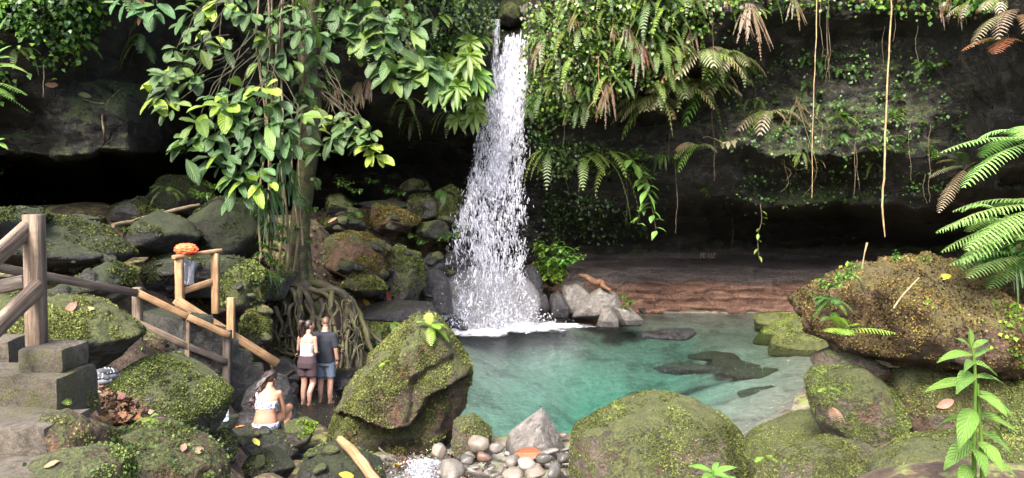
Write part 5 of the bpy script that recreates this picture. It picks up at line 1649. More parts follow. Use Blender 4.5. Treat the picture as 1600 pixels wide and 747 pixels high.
rt = random.Random(5)
TB = P(466, 436, 17.0)
tree = empty('tree', TB, 'tall mossy tree with tangled roots on the bank beside the couple', 'tree')
mb = MB()
tp = smoothpath([P(462, 452, 16.9) - TB, P(466, 420, 17) - TB, P(468, 360, 17) - TB, P(477, 280, 17.1) - TB, P(487, 180, 17.1) - TB, P(480, 80, 17.2) - TB, P(484, -40, 17.3) - TB, P(488, -260, 17.5) - TB, P(496, -560, 17.6) - TB], 6)
t_ = np.linspace(0, 1, len(tp))
rad = 0.245 + 0.30 * np.exp(-t_ * 14) - 0.06 * t_
mb.tube(tp, rad, 20, (0.42, 0.42, 0.36))
# buttress ridges
for a in (-2.6, -1.9, -0.9, -0.1, 0.8, 2.2):
    d = np.array([math.cos(a), math.sin(a), 0])
    mb.tube(smoothpath([tp[9] + d * 0.22, tp[5] + d * 0.3, tp[2] + d * 0.42, d * 0.75 + (0, 0, -0.35)], 5), np.linspace(0.07, 0.15, 16), 9, (0.4, 0.4, 0.34))
o = mb.build('trunk', M['bark'], tree)
me = o.data
co_ = np.empty(len(me.vertices) * 3, np.float32)
me.vertices.foreach_get('co', co_)
co_ = co_.reshape(-1, 3)
ax = np.stack([np.interp(co_[:, 2], tp[:, 2], tp[:, 0]), np.interp(co_[:, 2], tp[:, 2], tp[:, 1])], 1)
dv = co_[:, :2] - ax
co_[:, :2] += dv * (0.22 * fbm(co_ * np.array([4, 4, 1.4]), 4))[:, None]
me.vertices.foreach_set('co', co_.ravel())
# roots: (pixel path, distance, radius)
ROOTS = [([(462, 440), (448, 468), (432, 500), (424, 540), (420, 585)], 16.4, 0.085), ([(455, 445), (436, 462), (412, 478), (396, 505)], 16.3, 0.07), ([(470, 446), (468, 480), (470, 510), (466, 560)], 16.0, 0.075),
         ([(474, 445), (492, 462), (520, 452), (545, 470), (552, 510), (556, 560), (566, 590)], 16.1, 0.095), ([(480, 442), (512, 448), (540, 462), (562, 492), (575, 530), (590, 560)], 16.3, 0.075),
         ([(466, 448), (484, 464), (488, 500), (482, 530), (486, 570)], 15.9, 0.06), ([(500, 458), (505, 480), (498, 505), (508, 540), (500, 575)], 15.9, 0.045), ([(520, 454), (518, 490), (526, 520), (520, 585)], 15.8, 0.045),
         ([(545, 470), (540, 505), (546, 540), (538, 590)], 15.9, 0.06), ([(548, 485), (556, 530), (548, 565), (552, 592)], 15.8, 0.04), ([(548, 500), (535, 545), (528, 590)], 15.7, 0.03), ([(552, 510), (562, 550), (572, 590)], 15.8, 0.035),
         ([(545, 500), (542, 550), (545, 592)], 15.7, 0.03), ([(440, 465), (452, 490), (444, 520), (450, 556)], 16.0, 0.05), ([(430, 480), (440, 510), (436, 545), (444, 580)], 15.9, 0.045), ([(420, 470), (410, 500), (416, 530), (410, 560)], 16.1, 0.045),
         ([(400, 482), (404, 520), (396, 548)], 16.0, 0.035), ([(456, 452), (462, 470), (452, 485), (456, 530), (462, 575)], 15.8, 0.04), ([(476, 470), (494, 496), (512, 505), (530, 500)], 15.9, 0.035), ([(470, 500), (490, 520), (506, 518), (524, 536)], 15.8, 0.028),
         ([(560, 492), (580, 520), (602, 540), (612, 556)], 16.6, 0.04), ([(484, 450), (515, 462), (528, 480), (516, 510), (530, 560)], 15.85, 0.04), ([(424, 515), (440, 530), (458, 526), (472, 540)], 15.8, 0.03), ([(430, 545), (448, 552), (470, 560), (486, 585)], 15.6, 0.035),
         ([(388, 545), (410, 552), (436, 566), (455, 590)], 15.2, 0.05), ([(380, 520), (400, 535), (420, 560), (436, 585)], 15.0, 0.04), ([(532, 560), (520, 575), (512, 592)], 15.7, 0.025), ([(558, 560), (575, 572), (584, 590)], 16.0, 0.03)]
for path, d0, r0 in ROOTS:
    n = len(path)
    pts = [P(x, y, d0 + 0.45 * (1 - i / (n - 1)) + rt.uniform(-0.12, 0.12)) - TB for i, (x, y) in enumerate(path)]
    pts[-1][2] -= 0.25
    sp = smoothpath(pts, 6)
    sp[1:-1] += 0.05 * np.stack([fbm(sp * 4 + r0 * 100, 3), fbm(sp * 4 + 7, 3), fbm(sp * 4 + 17, 3)], 1)[1:-1]
    rr = 1.35 * r0 * (1.0 - 0.5 * np.linspace(0, 1, len(sp))) * (1 + 0.35 * fbm(sp * 5, 2))
    mb = MB()
    mb.tube(sp, rr, 8)
    mb.build('root', M['root'] if rt.random() < 0.6 else M['bark'], tree)
mb = MB()   # hair roots
for _ in range(34):
    x, y = rt.uniform(405, 575), rt.uniform(470, 540)
    a = P(x, y, rt.uniform(15.8, 16.2)) - TB
    b = P(x + rt.uniform(-18, 18), y + rt.uniform(25, 60), rt.uniform(15.6, 16.0)) - TB
    mb.tube(smoothpath(wob(a, b, 6, 0.16, rt), 3), np.linspace(0.024, 0.009, 16), 5)
tag(mb.build('hair_roots', M['root'], tree), kind='stuff')
# crown above the picture: spreading limbs with leaf sprays (shades the cave)
mb, lf = MB(), MB()
for k in range(9):
    a = k * 0.72 + 0.3
    b0 = tp[-1 - 6 * (k % 3)]
    e = b0 + np.array([math.cos(a) * 3.2, math.sin(a) * 3.0, 1.5 + 0.4 * (k % 3)])
    pth = smoothpath(wob(b0, e, 5, 0.3, rt), 4)
    mb.tube(pth, np.linspace(0.13, 0.03, len(pth)), 8)
    for q in pth[6:]:
        for _ in range(5):
            dd = nrm(np.array([rt.gauss(0, 1), rt.gauss(0, 1), rt.gauss(0, .5)]))
            blade(lf, q + dd * rt.uniform(0.1, 0.8), dd, rt.uniform(0.25, 0.4), 0.09, nu=3, nv=1, col=G_MID * rt.uniform(.7, 1.3))
mb.build('limb', M['bark'], tree)
lf.build('crown', M['leaf'], tree)

# epiphytes and climbing stems on the trunk
mb = MB()
clim = empty('climbing_stems', P(420, 420, 16.2), 'bundle of thin pale climbing stems hanging in front of the tree', 'climber')
base = P(420, 420, 16.2)
for xa, xb, d_ in [(413, 417, 15.9), (424, 420, 16.0), (436, 428, 16.1), (405, 415, 16.0), (446, 440, 16.4), (462, 455, 16.4), (430, 442, 15.9), (474, 470, 16.6)]:
    pth = smoothpath(wob(P(xa, -60, d_) - base, P(xb + rt.uniform(-8, 8), rt.uniform(380, 440), d_) - base, 9, 0.12, rt), 4)
    mb = MB()
    mb.tube(pth, np.linspace(0.02, 0.03, len(pth)), 6, (1.5, 1.5, 1.4))
    mb.build('stem', M['stem'], clim)
tufts = [(418, 300, 15.4, 1.15), (440, 262, 15.6, 1.0), (450, 290, 15.7, 0.9), (408, 320, 15.3, 0.9), (432, 318, 15.5, 1.0), (425, 350, 15.6, 0.7)]
for x, y, d_, s in tufts:
    plant('strap', P(x, y, d_), s, 'drooping tuft of narrow leaves on the climbing stems of the tree', 'narrow leaved tufts on the tree', rz=gp.uniform(-1, 1))
for x, y, d_, s in [(436, 378, 16.0, 0.7), (424, 392, 15.9, 0.7), (430, 412, 15.9, 0.6), (440, 420, 15.8, 0.5), (420, 426, 15.6, 0.6), (430, 440, 15.6, 0.5), (410, 395, 15.8, 0.5), (440, 355, 16.1, 0.5)]:
    plant('strap' if gp.random() < 0.5 else 'leafy', P(x, y, d_), s, 'small green sprout at the foot of the climbing stems', 'sprouts at the foot of the climbing stems')


for x, y, d_, s, kk in [(470, 60, 16.6, 0.9, 'leafy'), (478, 120, 16.6, 0.8, 'leafy'), (474, 250, 16.5, 0.9, 'leafy'), (480, 330, 16.5, 0.6, 'leafy'), (466, 310, 16.4, 0.7, 'dark'), (484, 200, 16.6, 0.7, 'dark'), (472, 20, 16.7, 1.0, 'leafy'), (490, 90, 16.7, 0.7, 'hang'), (462, 360, 16.4, 0.5, 'leafy'), (484, 380, 16.4, 0.45, 'leafy'), (470, 160, 16.5, 0.8, 'leafy'), (490, 280, 16.6, 0.6, 'dark')]:
    plant(kk, P(x, y, d_), s, 'small epiphyte growing on the mossy tree trunk', 'epiphytes on the tree trunk')


# broad leaved climbers: branches of big oval leaves
def big_plant(label, root, clusters, lens, hang=0.35, dark=0.35):
    """root = (px, py, Y); clusters = (px, py, Y, leaves, kind) where kind y = young yellow green"""
    b = P(*root)
    o = empty('broad_leaved_climber', b, label, 'climber')
    st, fo = MB(), MB()
    clusters = clusters + [(x + rt.uniform(-20, 20), y + rt.uniform(-16, 16), d_ + rt.uniform(0.1, 0.4), max(3, n - 2), 'g') for x, y, d_, n, kd in clusters if rt.random() < 0.4]
    for x, y, d_, n, kd in clusters:
        c = P(x, y, d_)
        an = P(root[0] + 0.25 * (x - root[0]) + rt.uniform(-14, 14), min(y - rt.uniform(45, 110), y - 30), (root[2] * 2 + d_) / 3)
        mid = an * 0.45 + c * 0.55 + np.array([rt.uniform(-.15, .15), rt.uniform(-.1, .1), 0.18])
        pth = smoothpath(wob(an - b, mid - b, 4, 0.06, rt).tolist() + wob(mid - b, c - b, 4, 0.05, rt)[1:].tolist(), 3)
        st.tube(pth, np.linspace(0.011, 0.006, len(pth)), 5, (0.35, 0.4, 0.3))
        a0 = rt.uniform(0, 6.28)
        for k in range(n):
            a = a0 + 6.283 * k / n + rt.uniform(-0.35, 0.35)
            d = np.array([math.cos(a), -0.45 + rt.uniform(-0.4, 0.3), math.sin(a) * 0.65 - hang + 0.15])
            L = rt.uniform(*lens) * 0.86 / FPX * d_ * (0.65 if rt.random() < 0.25 else 1.0)
            if kd == 'y':
                col = G_YEL * rt.uniform(0.75, 1.25)
            elif kd == 'r':
                col = (np.array([0.35, 0.13, 0.09]) if k % 3 == 0 else G_BLUE) * rt.uniform(0.8, 1.2)
            else:
                q = rt.random()
                col = (G_BLUE * 1.15 if q < 0.55 else (G_MID + G_BLUE) * 0.5 if q < 0.85 else G_LIT * 0.9 if q < 0.985 else G_YEL) * rt.uniform(0.6, 1.2)
            bs = c - b + np.array([rt.uniform(-.06, .06), rt.uniform(-.05, .05), rt.uniform(-.08, .08)])
            blade(fo, bs + nrm(d) * 0.04, d, L, L * rt.uniform(0.25, 0.33), up=(rt.uniform(-.5, .5), -0.6, 0.8), droop=rt.uniform(0.1, 0.6), fold=rt.uniform(0.03, 0.25), nu=8, nv=3, col=col, peak=rt.uniform(0.56, 0.66), tip=0.55, wave=0.06)
    st.build('stem', M['stem'], o)
    fo.build('foliage', M['big_leaf'], o)
    return o


big_plant('climber with big oval leaves dangling over the black cave, highest branch', (385, 30, 15.6),
          [(262, 142, 14.6, 5, 'g'), (240, 152, 14.5, 3, 'y'), (286, 102, 14.8, 5, 'g'), (318, 74, 15, 5, 'g'), (345, 70, 15, 4, 'g'), (256, 118, 14.6, 5, 'g'), (298, 124, 14.7, 5, 'g'), (330, 52, 15.2, 2, 'y'), (276, 76, 14.9, 4, 'g'), (270, 165, 14.4, 4, 'g')], (26, 40))
big_plant('large climber with broad oval leaves and one bright yellow whorl before the tree', (420, 60, 15.6),
          [(352, 168, 14.0, 6, 'y'), (326, 172, 14, 3, 'y'), (310, 192, 13.9, 5, 'g'), (298, 218, 13.9, 5, 'g'), (290, 240, 13.9, 4, 'g'), (345, 202, 14, 6, 'g'), (410, 140, 14.3, 5, 'y'), (430, 158, 14.3, 5, 'g'), (418, 186, 14.1, 6, 'g'), (452, 200, 14.3, 5, 'g'),
           (382, 210, 14, 6, 'g'), (400, 230, 14, 6, 'g'), (356, 236, 13.9, 5, 'g'), (345, 260, 14, 4, 'g'), (366, 285, 14, 5, 'g'), (390, 284, 13.9, 3, 'y'), (414, 284, 13.9, 3, 'y'), (375, 262, 14, 5, 'g'), (462, 222, 14.5, 5, 'g'), (440, 232, 14.4, 5, 'g'), (330, 150, 14.2, 3, 'g'), (470, 176, 14.6, 4, 'g'), (396, 170, 14.1, 6, 'g'), (320, 216, 13.9, 4, 'g'), (375, 188, 14.0, 5, 'g'), (405, 262, 14.0, 5, 'g'), (432, 205, 14.2, 5, 'g'), (368, 148, 14.2, 4, 'g')], (28, 46))
big_plant('climber with long dark leaves along the upper picture edge beside the trunk', (450, -30, 16),
          [(322, 6, 15.4, 5, 'g'), (345, 4, 15.4, 3, 'y'), (392, 22, 15.4, 5, 'g'), (432, 34, 15.6, 5, 'g'), (470, 48, 15.8, 5, 'g'), (415, 62, 15.6, 4, 'g'), (494, 52, 15.9, 5, 'g'), (370, 8, 15.4, 5, 'g'), (300, 22, 15.6, 4, 'g'), (452, 90, 15.8, 5, 'g'), (430, 110, 15.8, 4, 'g'), (408, 95, 15.7, 4, 'g'), (480, 20, 16.3, 5, 'g'), (486, 110, 16.4, 4, 'g'), (474, 140, 16.4, 4, 'g'), (462, 12, 16, 5, 'g'), (500, 78, 16.4, 4, 'g'), (400, 50, 15.6, 4, 'g'), (440, 72, 15.8, 4, 'g')], (26, 40))
big_plant('climber reaching from the trunk towards the waterfall with a yellow green branch end', (490, 150, 16.4),
          [(532, 194, 15.8, 5, 'g'), (560, 188, 15.7, 5, 'g'), (586, 238, 15.6, 6, 'y'), (562, 220, 15.6, 6, 'g'), (520, 214, 15.7, 5, 'g'), (500, 180, 15.9, 4, 'y'), (545, 205, 15.7, 5, 'g'), (578, 205, 15.6, 5, 'g'), (508, 232, 15.8, 4, 'g'), (575, 226, 15.6, 4, 'y')], (26, 42))
big_plant('big leaved climber above the dark recess between trunk and waterfall', (560, -30, 18.5),
          [(602, 34, 17.6, 6, 'g'), (620, 96, 17.4, 6, 'g'), (600, 58, 17.5, 6, 'g'), (575, 62, 17.6, 5, 'g'), (640, 44, 17.8, 5, 'g'), (592, 84, 17.4, 5, 'g'), (660, 108, 17.4, 6, 'g'), (642, 120, 17.3, 5, 'g'), (682, 108, 17.5, 4, 'g'), (572, 16, 17.8, 6, 'g'), (545, 22, 17.8, 6, 'g'), (522, 55, 17.6, 4, 'g'), (630, 14, 18, 5, 'g'), (520, 10, 17.8, 5, 'g'), (612, 122, 17.3, 5, 'g'), (652, 84, 17.5, 4, 'g'), (560, 44, 17.6, 5, 'g')], (34, 52))
big_plant('sprig with dark and pink leaves at the upper picture edge over the cave', (215, -30, 13),
          [(196, 4, 12.6, 4, 'g'), (228, 14, 12.6, 5, 'r'), (246, 6, 12.6, 4, 'g')], (28, 44))
# ------------------------------------------------------------------ timber and concrete
def rough_box(name, lo, hi, mat, parent=None, rz=0.0, amp=0.012, cell=0.06, pivot=None):
    lo, hi = np.asarray(lo, float), np.asarray(hi, float)
    n = np.maximum(2, np.minimum(60, ((hi - lo) / cell).astype(int)))
    bm = bmesh.new()
    bmesh.ops.create_cube(bm, size=1.0)
    bmesh.ops.bevel(bm, geom=bm.edges[:], offset=0.04, segments=1, affect='EDGES', clamp_overlap=True)
    bm.free()
    V, F, k = [], [], 0
    for ax in range(3):
        a, b = (ax + 1) % 3, (ax + 2) % 3
        for sgn in (0, 1):
            A, B = np.meshgrid(np.linspace(0, 1, n[a] + 1), np.linspace(0, 1, n[b] + 1))
            p = np.zeros(A.shape + (3,))
            p[..., a], p[..., b], p[..., ax] = A, B, sgn
            ii_ = np.arange(A.size).reshape(A.shape) + k
            f = np.stack([ii_[:-1, :-1].ravel(), ii_[:-1, 1:].ravel(), ii_[1:, 1:].ravel(), ii_[1:, :-1].ravel()], 1)
            F.append(f if sgn else f[:, ::-1])
            V.append(p.reshape(-1, 3))
            k += A.size
    V = np.concatenate(V)
    c = (V - 0.5) * (hi - lo)
    half = (hi - lo) / 2
    r = min(0.025, half.min() * 0.4)
    q = np.clip(c, -half + r, half - r)
    c = q + nrm(c - q) * np.where(np.linalg.norm(c - q, axis=1, keepdims=True) > 1e-6, r, 0) if r > 0 else c
    w_ = c + (lo + hi) / 2
    d = np.stack([fbm(w_ * 5 + 3, 4), fbm(w_ * 5 + 41, 4), fbm(w_ * 5 + 77, 4)], 1)
    c = c + d * amp * 2.2
    ctr = (lo + hi) / 2
    if rz:
        cz, sz = math.cos(rz), math.sin(rz)
        pv = np.asarray(pivot if pivot is not None else ctr, float)
        rel = c + ctr - pv
        c = rel @ np.array([[cz, sz, 0], [-sz, cz, 0], [0, 0, 1]]) + pv
    else:
        c = c + ctr
    if parent is not None:
        c = c - np.array(parent.location)
        o = mk(name, c, np.concatenate(F), mat, parent)
    else:
        b0 = np.array([ctr[0], ctr[1], lo[2]])
        o = mk(name, c - b0, np.concatenate(F), mat, loc=b0)
    return o


st = empty('concrete_steps', (-3.4, 4.0, 2.2), 'worn concrete steps with mossy edges at the path corner', 'steps')
rough_box('step', (-4.4, 4.2, 2.1), (-2.63, 4.62, 2.74), M['concrete'], st)
rough_box('step', (-4.4, 3.78, 2.0), (-2.44, 4.196, 2.567), M['concrete'], st)
rough_box('step', (-4.4, 3.0, 1.9), (-2.22, 3.776, 2.445), M['concrete'], st)
rough_box('step', (-4.6, 4.64, 2.5), (-3.22, 4.95, 2.87), M['concrete'], st)
tag(rough_box('concrete_block', (-2.945, 4.3, 2.735), (-2.665, 4.6, 2.885), M['concrete'], amp=0.008, cell=0.03), 'square concrete block carrying the thick handrail post', 'block')


def beam_part(name, a, b, w_, h_, mat, parent, up=(0, 0, 1)):
    mb_ = MB()
    o_ = np.array(parent.location)
    mb_.beam(np.asarray(a) - o_, np.asarray(b) - o_, w_, h_, up=up)
    return mb_.build(name, M[mat], parent, smooth=False)


pb = np.array([-2.93, 4.48, 2.88])
hr = empty('wooden_handrail', pb, 'thick weathered handrail post with slanting rails on the concrete block', 'handrail')
beam_part('post', pb - (0, 0, 0.01), pb + (0, 0, 0.80), 0.094, 0.094, 'wood_old', hr, up=(0, 1, 0))
beam_part('rail', P(44, 356, 4.47), P(-40, 432, 4.05), 0.05, 0.10, 'wood_old', hr)
beam_part('rail', P(62, 447, 4.46), P(-40, 545, 4.0), 0.05, 0.10, 'wood_old', hr)
beam_part('rail', P(40, 440, 4.66), P(-70, 462, 4.9), 0.05, 0.09, 'wood_dark', hr)

# long handrail down the stairs
N_ = [(215, 449, 560, 10.6), (292, 489, 592, 11.0), (355, 516, 616, 11.4)]
nb = P(215, 565, 10.6)
nr = empty('wooden_handrail', nb, 'long weathered handrail on three posts down the near side of the stairs', 'handrail')
for (x, yt, yb, d_), mt in zip(N_, ('wood_old', 'wood_old', 'wood_dark')):
    beam_part('post', P(x, yb + 6, d_) - (0, 0, 0.12), P(x, yt, d_) * (1, 0, 1) + (0, P(x, yb, d_)[1], 0), 0.115, 0.115, mt, nr, up=(0, 1, 0))
beam_part('rail', P(-90, 402, 8.6), P(214, 458, 10.5), 0.05, 0.115, 'wood_dark', nr)
beam_part('rail', P(216, 458, 10.52), P(292, 494, 10.92), 0.045, 0.10, 'wood_new', nr)
beam_part('rail', P(293, 495, 10.92), P(358, 524, 11.32), 0.045, 0.10, 'wood_new', nr)
beam_part('rail', P(216, 505, 10.56), P(292, 540, 10.96), 0.05, 0.10, 'wood_old', nr)
beam_part('rail', P(293, 541, 10.96), P(356, 566, 11.36), 0.05, 0.10, 'wood_dark', nr)

fb = P(361, 592, 12.75)
fr_ = empty('wooden_handrail', fb, 'fresh timber handrail slanting down the far side of the stairs to the water', 'handrail')
beam_part('post', P(361, 602, 12.75), P(361, 465, 12.75) * (1, 0, 1) + (0, fb[1], 0), 0.12, 0.10, 'wood_new', fr_, up=(0, 1, 0))
beam_part('rail', P(274, 468, 12.2), P(434, 568, 13.3), 0.05, 0.15, 'wood_new', fr_)
beam_part('rail', P(298, 512, 12.3), P(412, 586, 13.2), 0.05, 0.10, 'wood_new', fr_)

gb = P(308, 490, 12.9)
gf = empty('timber_stand', gb, 'fresh timber frame of two posts and two bars at the top of the stairs', 'timber stand')
p1t, p1b, p2t, p2b = P(280, 404, 12.6), P(280, 500, 12.6), P(336, 396, 13.1), P(336, 490, 13.1)
p1b[:2], p2b[:2] = p1t[:2], p2t[:2]
beam_part('post', p1b, p1t, 0.125, 0.11, 'wood_new', gf, up=(0, 1, 0))
beam_part('post', p2b, p2t, 0.125, 0.11, 'wood_new', gf, up=(0, 1, 0))
beam_part('crossbar', P(271, 406, 12.5) + (0, 0, 0.045), P(345, 395, 13.2) + (0, 0, 0.045), 0.13, 0.06, 'wood_new', gf)
beam_part('crossbar', P(286, 455, 12.66), P(331, 440, 13.05), 0.05, 0.115, 'wood_new', gf)

# stairs between the rails
s0, s1 = P(262, 488, 11.6), P(398, 612, 12.9)
ss = empty('stone_stairs', (s1[0], s1[1], 0), 'wet dark stone stairs going down to the water between two handrails', 'stairs')
u2 = nrm((s1 - s0)[:2])
n2 = np.array([-u2[1], u2[0]])
NS = 8
ang = math.atan2(u2[1], u2[0])
for k in range(NS):
    f = k / (NS - 1)
    c = s0 * (1 - f) + s1 * f
    w_ = 0.85
    half = 0.24 * np.linalg.norm((s1 - s0)[:2]) / 1.8 + 0.05
    rough_box('step', (c[0] - half, c[1] - w_, c[2] - 0.9), (c[0] + half, c[1] + w_, c[2] + 0.015 * (k % 2)), M['rock_smooth'], ss, rz=ang, amp=0.016, cell=0.07, pivot=c)

# ------------------------------------------------------------------ bits and pieces left by visitors
mb = MB()
V, F = ico(5)
c0 = np.array([0, 0, 0.085])
r_ = 1 + 0.16 * ridged(V * 2.6, 3) + 0.1 * fbm(V * 6, 3)
VV = V * r_[:, None] * np.array([0.19, 0.13, 0.10])
VV[:, 2] = np.maximum(VV[:, 2], -0.085)
mb.add(VV + c0, F)
o = mb.build('orange_bag', M['orange'], loc=None)
o.location = P(291, 400, 12.68) + (0, 0, 0.03)
tag(o, 'crumpled bright orange bag lying on the crossbar of the new wooden frame', 'bag')
mb = MB()
gw = np.random.default_rng(2)
A, B = np.meshgrid(np.linspace(-1, 1, 16), np.linspace(0, 1, 22))
q = np.stack([A * 0.13 * (1 - 0.45 * B), 0.05 * np.sin(A * 5 + B * 3), -B * 0.42], -1).reshape(-1, 3)
q += 0.03 * np.stack([fbm(q * 9, 3), fbm(q * 9 + 9, 3), fbm(q * 9 + 19, 3)], 1)
ii = np.arange(A.size).reshape(A.shape)
fq = np.stack([ii[:-1, :-1].ravel(), ii[:-1, 1:].ravel(), ii[1:, 1:].ravel(), ii[1:, :-1].ravel()], 1)
mb.add(q, fq)
mb.add(q * np.array([1, -1, 1]) + (0, 0.06, 0), fq)
o = mb.build('plastic_bag', M['white_cloth'])
o.location = P(294, 408, 12.85)
tag(o, 'limp whitish plastic bag hanging under the crossbar below the orange bag', 'bag')
# curved yellow tube by the post
yb = P(363, 604, 11.9)
mb = MB()
mb.limb(smoothpath([(0, 0, 0.12), (0.045, 0, 0.2), (0.05, 0, 0.3), (0.0, 0, 0.39), (-0.05, 0, 0.42)], 4)[::2], 0.038, 1, 9)
yo = empty('yellow_tube', yb, 'curved yellow plastic tube leaning on the dark handrail post', 'tube')
mb.build('tube', M['yellow'], yo)
mb = MB()
mb.ball((0.035, 0, 0.05), (0.055, 0.05, 0.05), 2)
mb.build('end_knob', M['yellow'], yo)
# bottle
bb = P(352.5, 658, 9.55)
bo = empty('water_bottle', bb, 'clear plastic bottle standing on the small mossy stone', 'bottle')
pr = [(0.0, 0.036), (0.012, 0.042), (0.05, 0.042), (0.055, 0.039), (0.06, 0.042), (0.13, 0.042), (0.135, 0.039), (0.14, 0.042), (0.18, 0.04), (0.21, 0.025), (0.232, 0.016), (0.24, 0.016)]
mb = MB()
mb.tube([(0, 0, z) for z, _ in pr], [r for _, r in pr], 18)
mb.build('bottle_body', M['clear'], bo)
mb = MB()
mb.tube([(0, 0, 0.238), (0, 0, 0.262)], [0.018, 0.018], 14)
mb.build('cap', M['white_cloth'], bo)
# a pair of shoes on the leaf heap
for k, (x, y, d_, rz_, c_) in enumerate([(150, 598, 6.3, 0.5, 'grey_cloth'), (166, 590, 6.5, 1.0, 'grey_cloth')]):
    b = P(x, y, d_)
    b[2] = max(b[2], gz(b[0], b[1]) + 0.01)
    so_ = empty('shoe', b, ['grey and white shoe resting on the dry leaf heap, nearer the steps', 'grey and white shoe on the leaf heap, touching the mossy stair boulder'][k], 'shoe', rz=rz_)
    mb = MB()
    mb.tube(smoothpath([(-0.12, 0, 0.035), (-0.07, 0, 0.06), (0.0, 0, 0.055), (0.07, 0, 0.04), (0.13, 0, 0.025)], 4), np.interp(np.linspace(0, 1, 17), [0, .1, .3, .6, .9, 1], [0.02, 0.042, 0.048, 0.045, 0.035, 0.012]), 12)
    mb.build('upper', M['grey_dark'], so_)
    mb = MB()
    mb.tube(smoothpath([(-0.13, 0, 0.01), (0.0, 0, 0.012), (0.14, 0, 0.01)], 5), np.interp(np.linspace(0, 1, 11), [0, .15, .7, 1], [0.02, 0.042, 0.045, 0.015]), 12)
    mb.build('sole', M[c_], so_)
    mb = MB()
    for xq in (-0.01, 0.025, 0.06):
        mb.tube(smoothpath([(xq, -0.045, 0.05), (xq, 0, 0.105 - xq * 0.3), (xq, 0.045, 0.05)], 5), 0.007, 6)
    mb.build('lace', M['white_cloth'], so_)
    so_.scale = (0.85,) * 3

# scratched name on the far wall
GLYPH = {'B': [[(0, 0), (0, 1), (.55, 1), (.62, .75), (.5, .52), (0, .52)], [(.5, .52), (.68, .28), (.55, 0), (0, 0)]], 'E': [[(.6, 1), (0, 1), (0, 0), (.6, 0)], [(0, .5), (.5, .5)]], 'L': [[(0, 1), (0, 0), (.6, 0)]]}
wb = onrock(1103, 398, 0.03)
mb = MB()
for k, ch in enumerate('BELLE'):
    for ln in GLYPH[ch]:
        pts = []
        for (gx_, gz_) in ln:
            q = onrock(1091 + k * 5.4 + gx_ * 4.0, 400.5 - gz_ * 7.0, 0.02)
            pts.append(q - wb)
        mb.tube(pts, 0.012, 5)
o = mb.build('scratched_lettering', M['carved'])
o.location = wb
tag(o, 'pale name scratched into the dark back wall above the red brown ledge', 'lettering')

# ------------------------------------------------------------------ sticks, logs, vines
def stick(name, pts, rad, mat, label, cat, seg=9, wobble=0.0):
    b = np.asarray(pts[0], float)
    p = smoothpath(np.asarray(pts, float) - b, 5)
    if wobble:
        p = p + wobble * np.stack([fbm(p * 3 + 1, 3), fbm(p * 3 + 11, 3), fbm(p * 3 + 21, 3)], 1)
    mb_ = MB()
    rr = np.interp(np.linspace(0, 1, len(p)), np.linspace(0, 1, len(rad)), rad) * (1 + 0.12 * fbm(p * 5, 2))
    mb_.tube(p, rr, seg)
    o_ = mb_.build(name, M[mat])
    o_.location = b
    return tag(o_, label, cat)


stick('broken_branch', [P(531, 686, 8.75), P(552, 708, 8.4), P(572, 732, 8.1), P(594, 760, 7.8)], [0.05, 0.062, 0.06, 0.058], 'wood_new', 'pale broken branch with peeled bark leaning on the wide smooth boulder', 'branch', wobble=0.02)
stick('thin_stick', [P(592, 700, 10.0), P(606, 712, 9.9), P(622, 722, 9.8)], [0.015, 0.012, 0.008], 'stem', 'thin twig among wet leaves below the tall leaning boulder', 'twig')
stick('fallen_branch', [P(176, 352, 14.0), P(215, 345, 14.6), P(262, 331, 15.4), P(312, 320, 16)], [0.05, 0.06, 0.055, 0.04], 'stem', 'long grey fallen branch lying across the cave mouth boulders', 'branch', wobble=0.05)
stick('rotten_log', [P(902, 429, 24.7), P(920, 435, 24.5), P(940, 444, 24.3), P(956, 455, 24.1)], [0.04, 0.11, 0.13, 0.09, 0.04], 'wood_rot', 'splintered orange brown rotten log on the pale grey boulders', 'log', 12, 0.22)
stick('dry_stalk', [P(1347, 420, 6.9), P(1350, 400, 6.9), P(1355, 379, 6.9)], [0.008, 0.006, 0.011], 'fern_stalk' if 'fern_stalk' in M else 'vine', 'thin upright stalk sprouting from the top of the huge boulder', 'stalk')
stick('dead_twig', [P(1396, 482, 6.05), P(1410, 462, 6.1), P(1436, 434, 6.2)], [0.008, 0.008, 0.005], 'vine', 'pale dry twig lying across the face of the huge boulder', 'twig')
stick('hanging_vine', [P(1393, -60, 19.8), P(1391, 40, 20), P(1385, 160, 20), P(1381, 280, 20), P(1379, 330, 20), P(1383, 370, 20)], [0.018, 0.022, 0.024, 0.028, 0.028, 0.012], 'vine', 'longest hanging vine, thick and yellowish, ending just above the red ledge', 'vine', 7, 0.04)
stick('hanging_vine', [P(1277, -60, 20.5), P(1275, 60, 20.5), P(1271, 180, 20.5), P(1268, 310, 20.5)], [0.012, 0.014, 0.014, 0.008], 'vine', 'thin straight vine hanging behind the bright yellow green fern', 'vine', 6, 0.04)
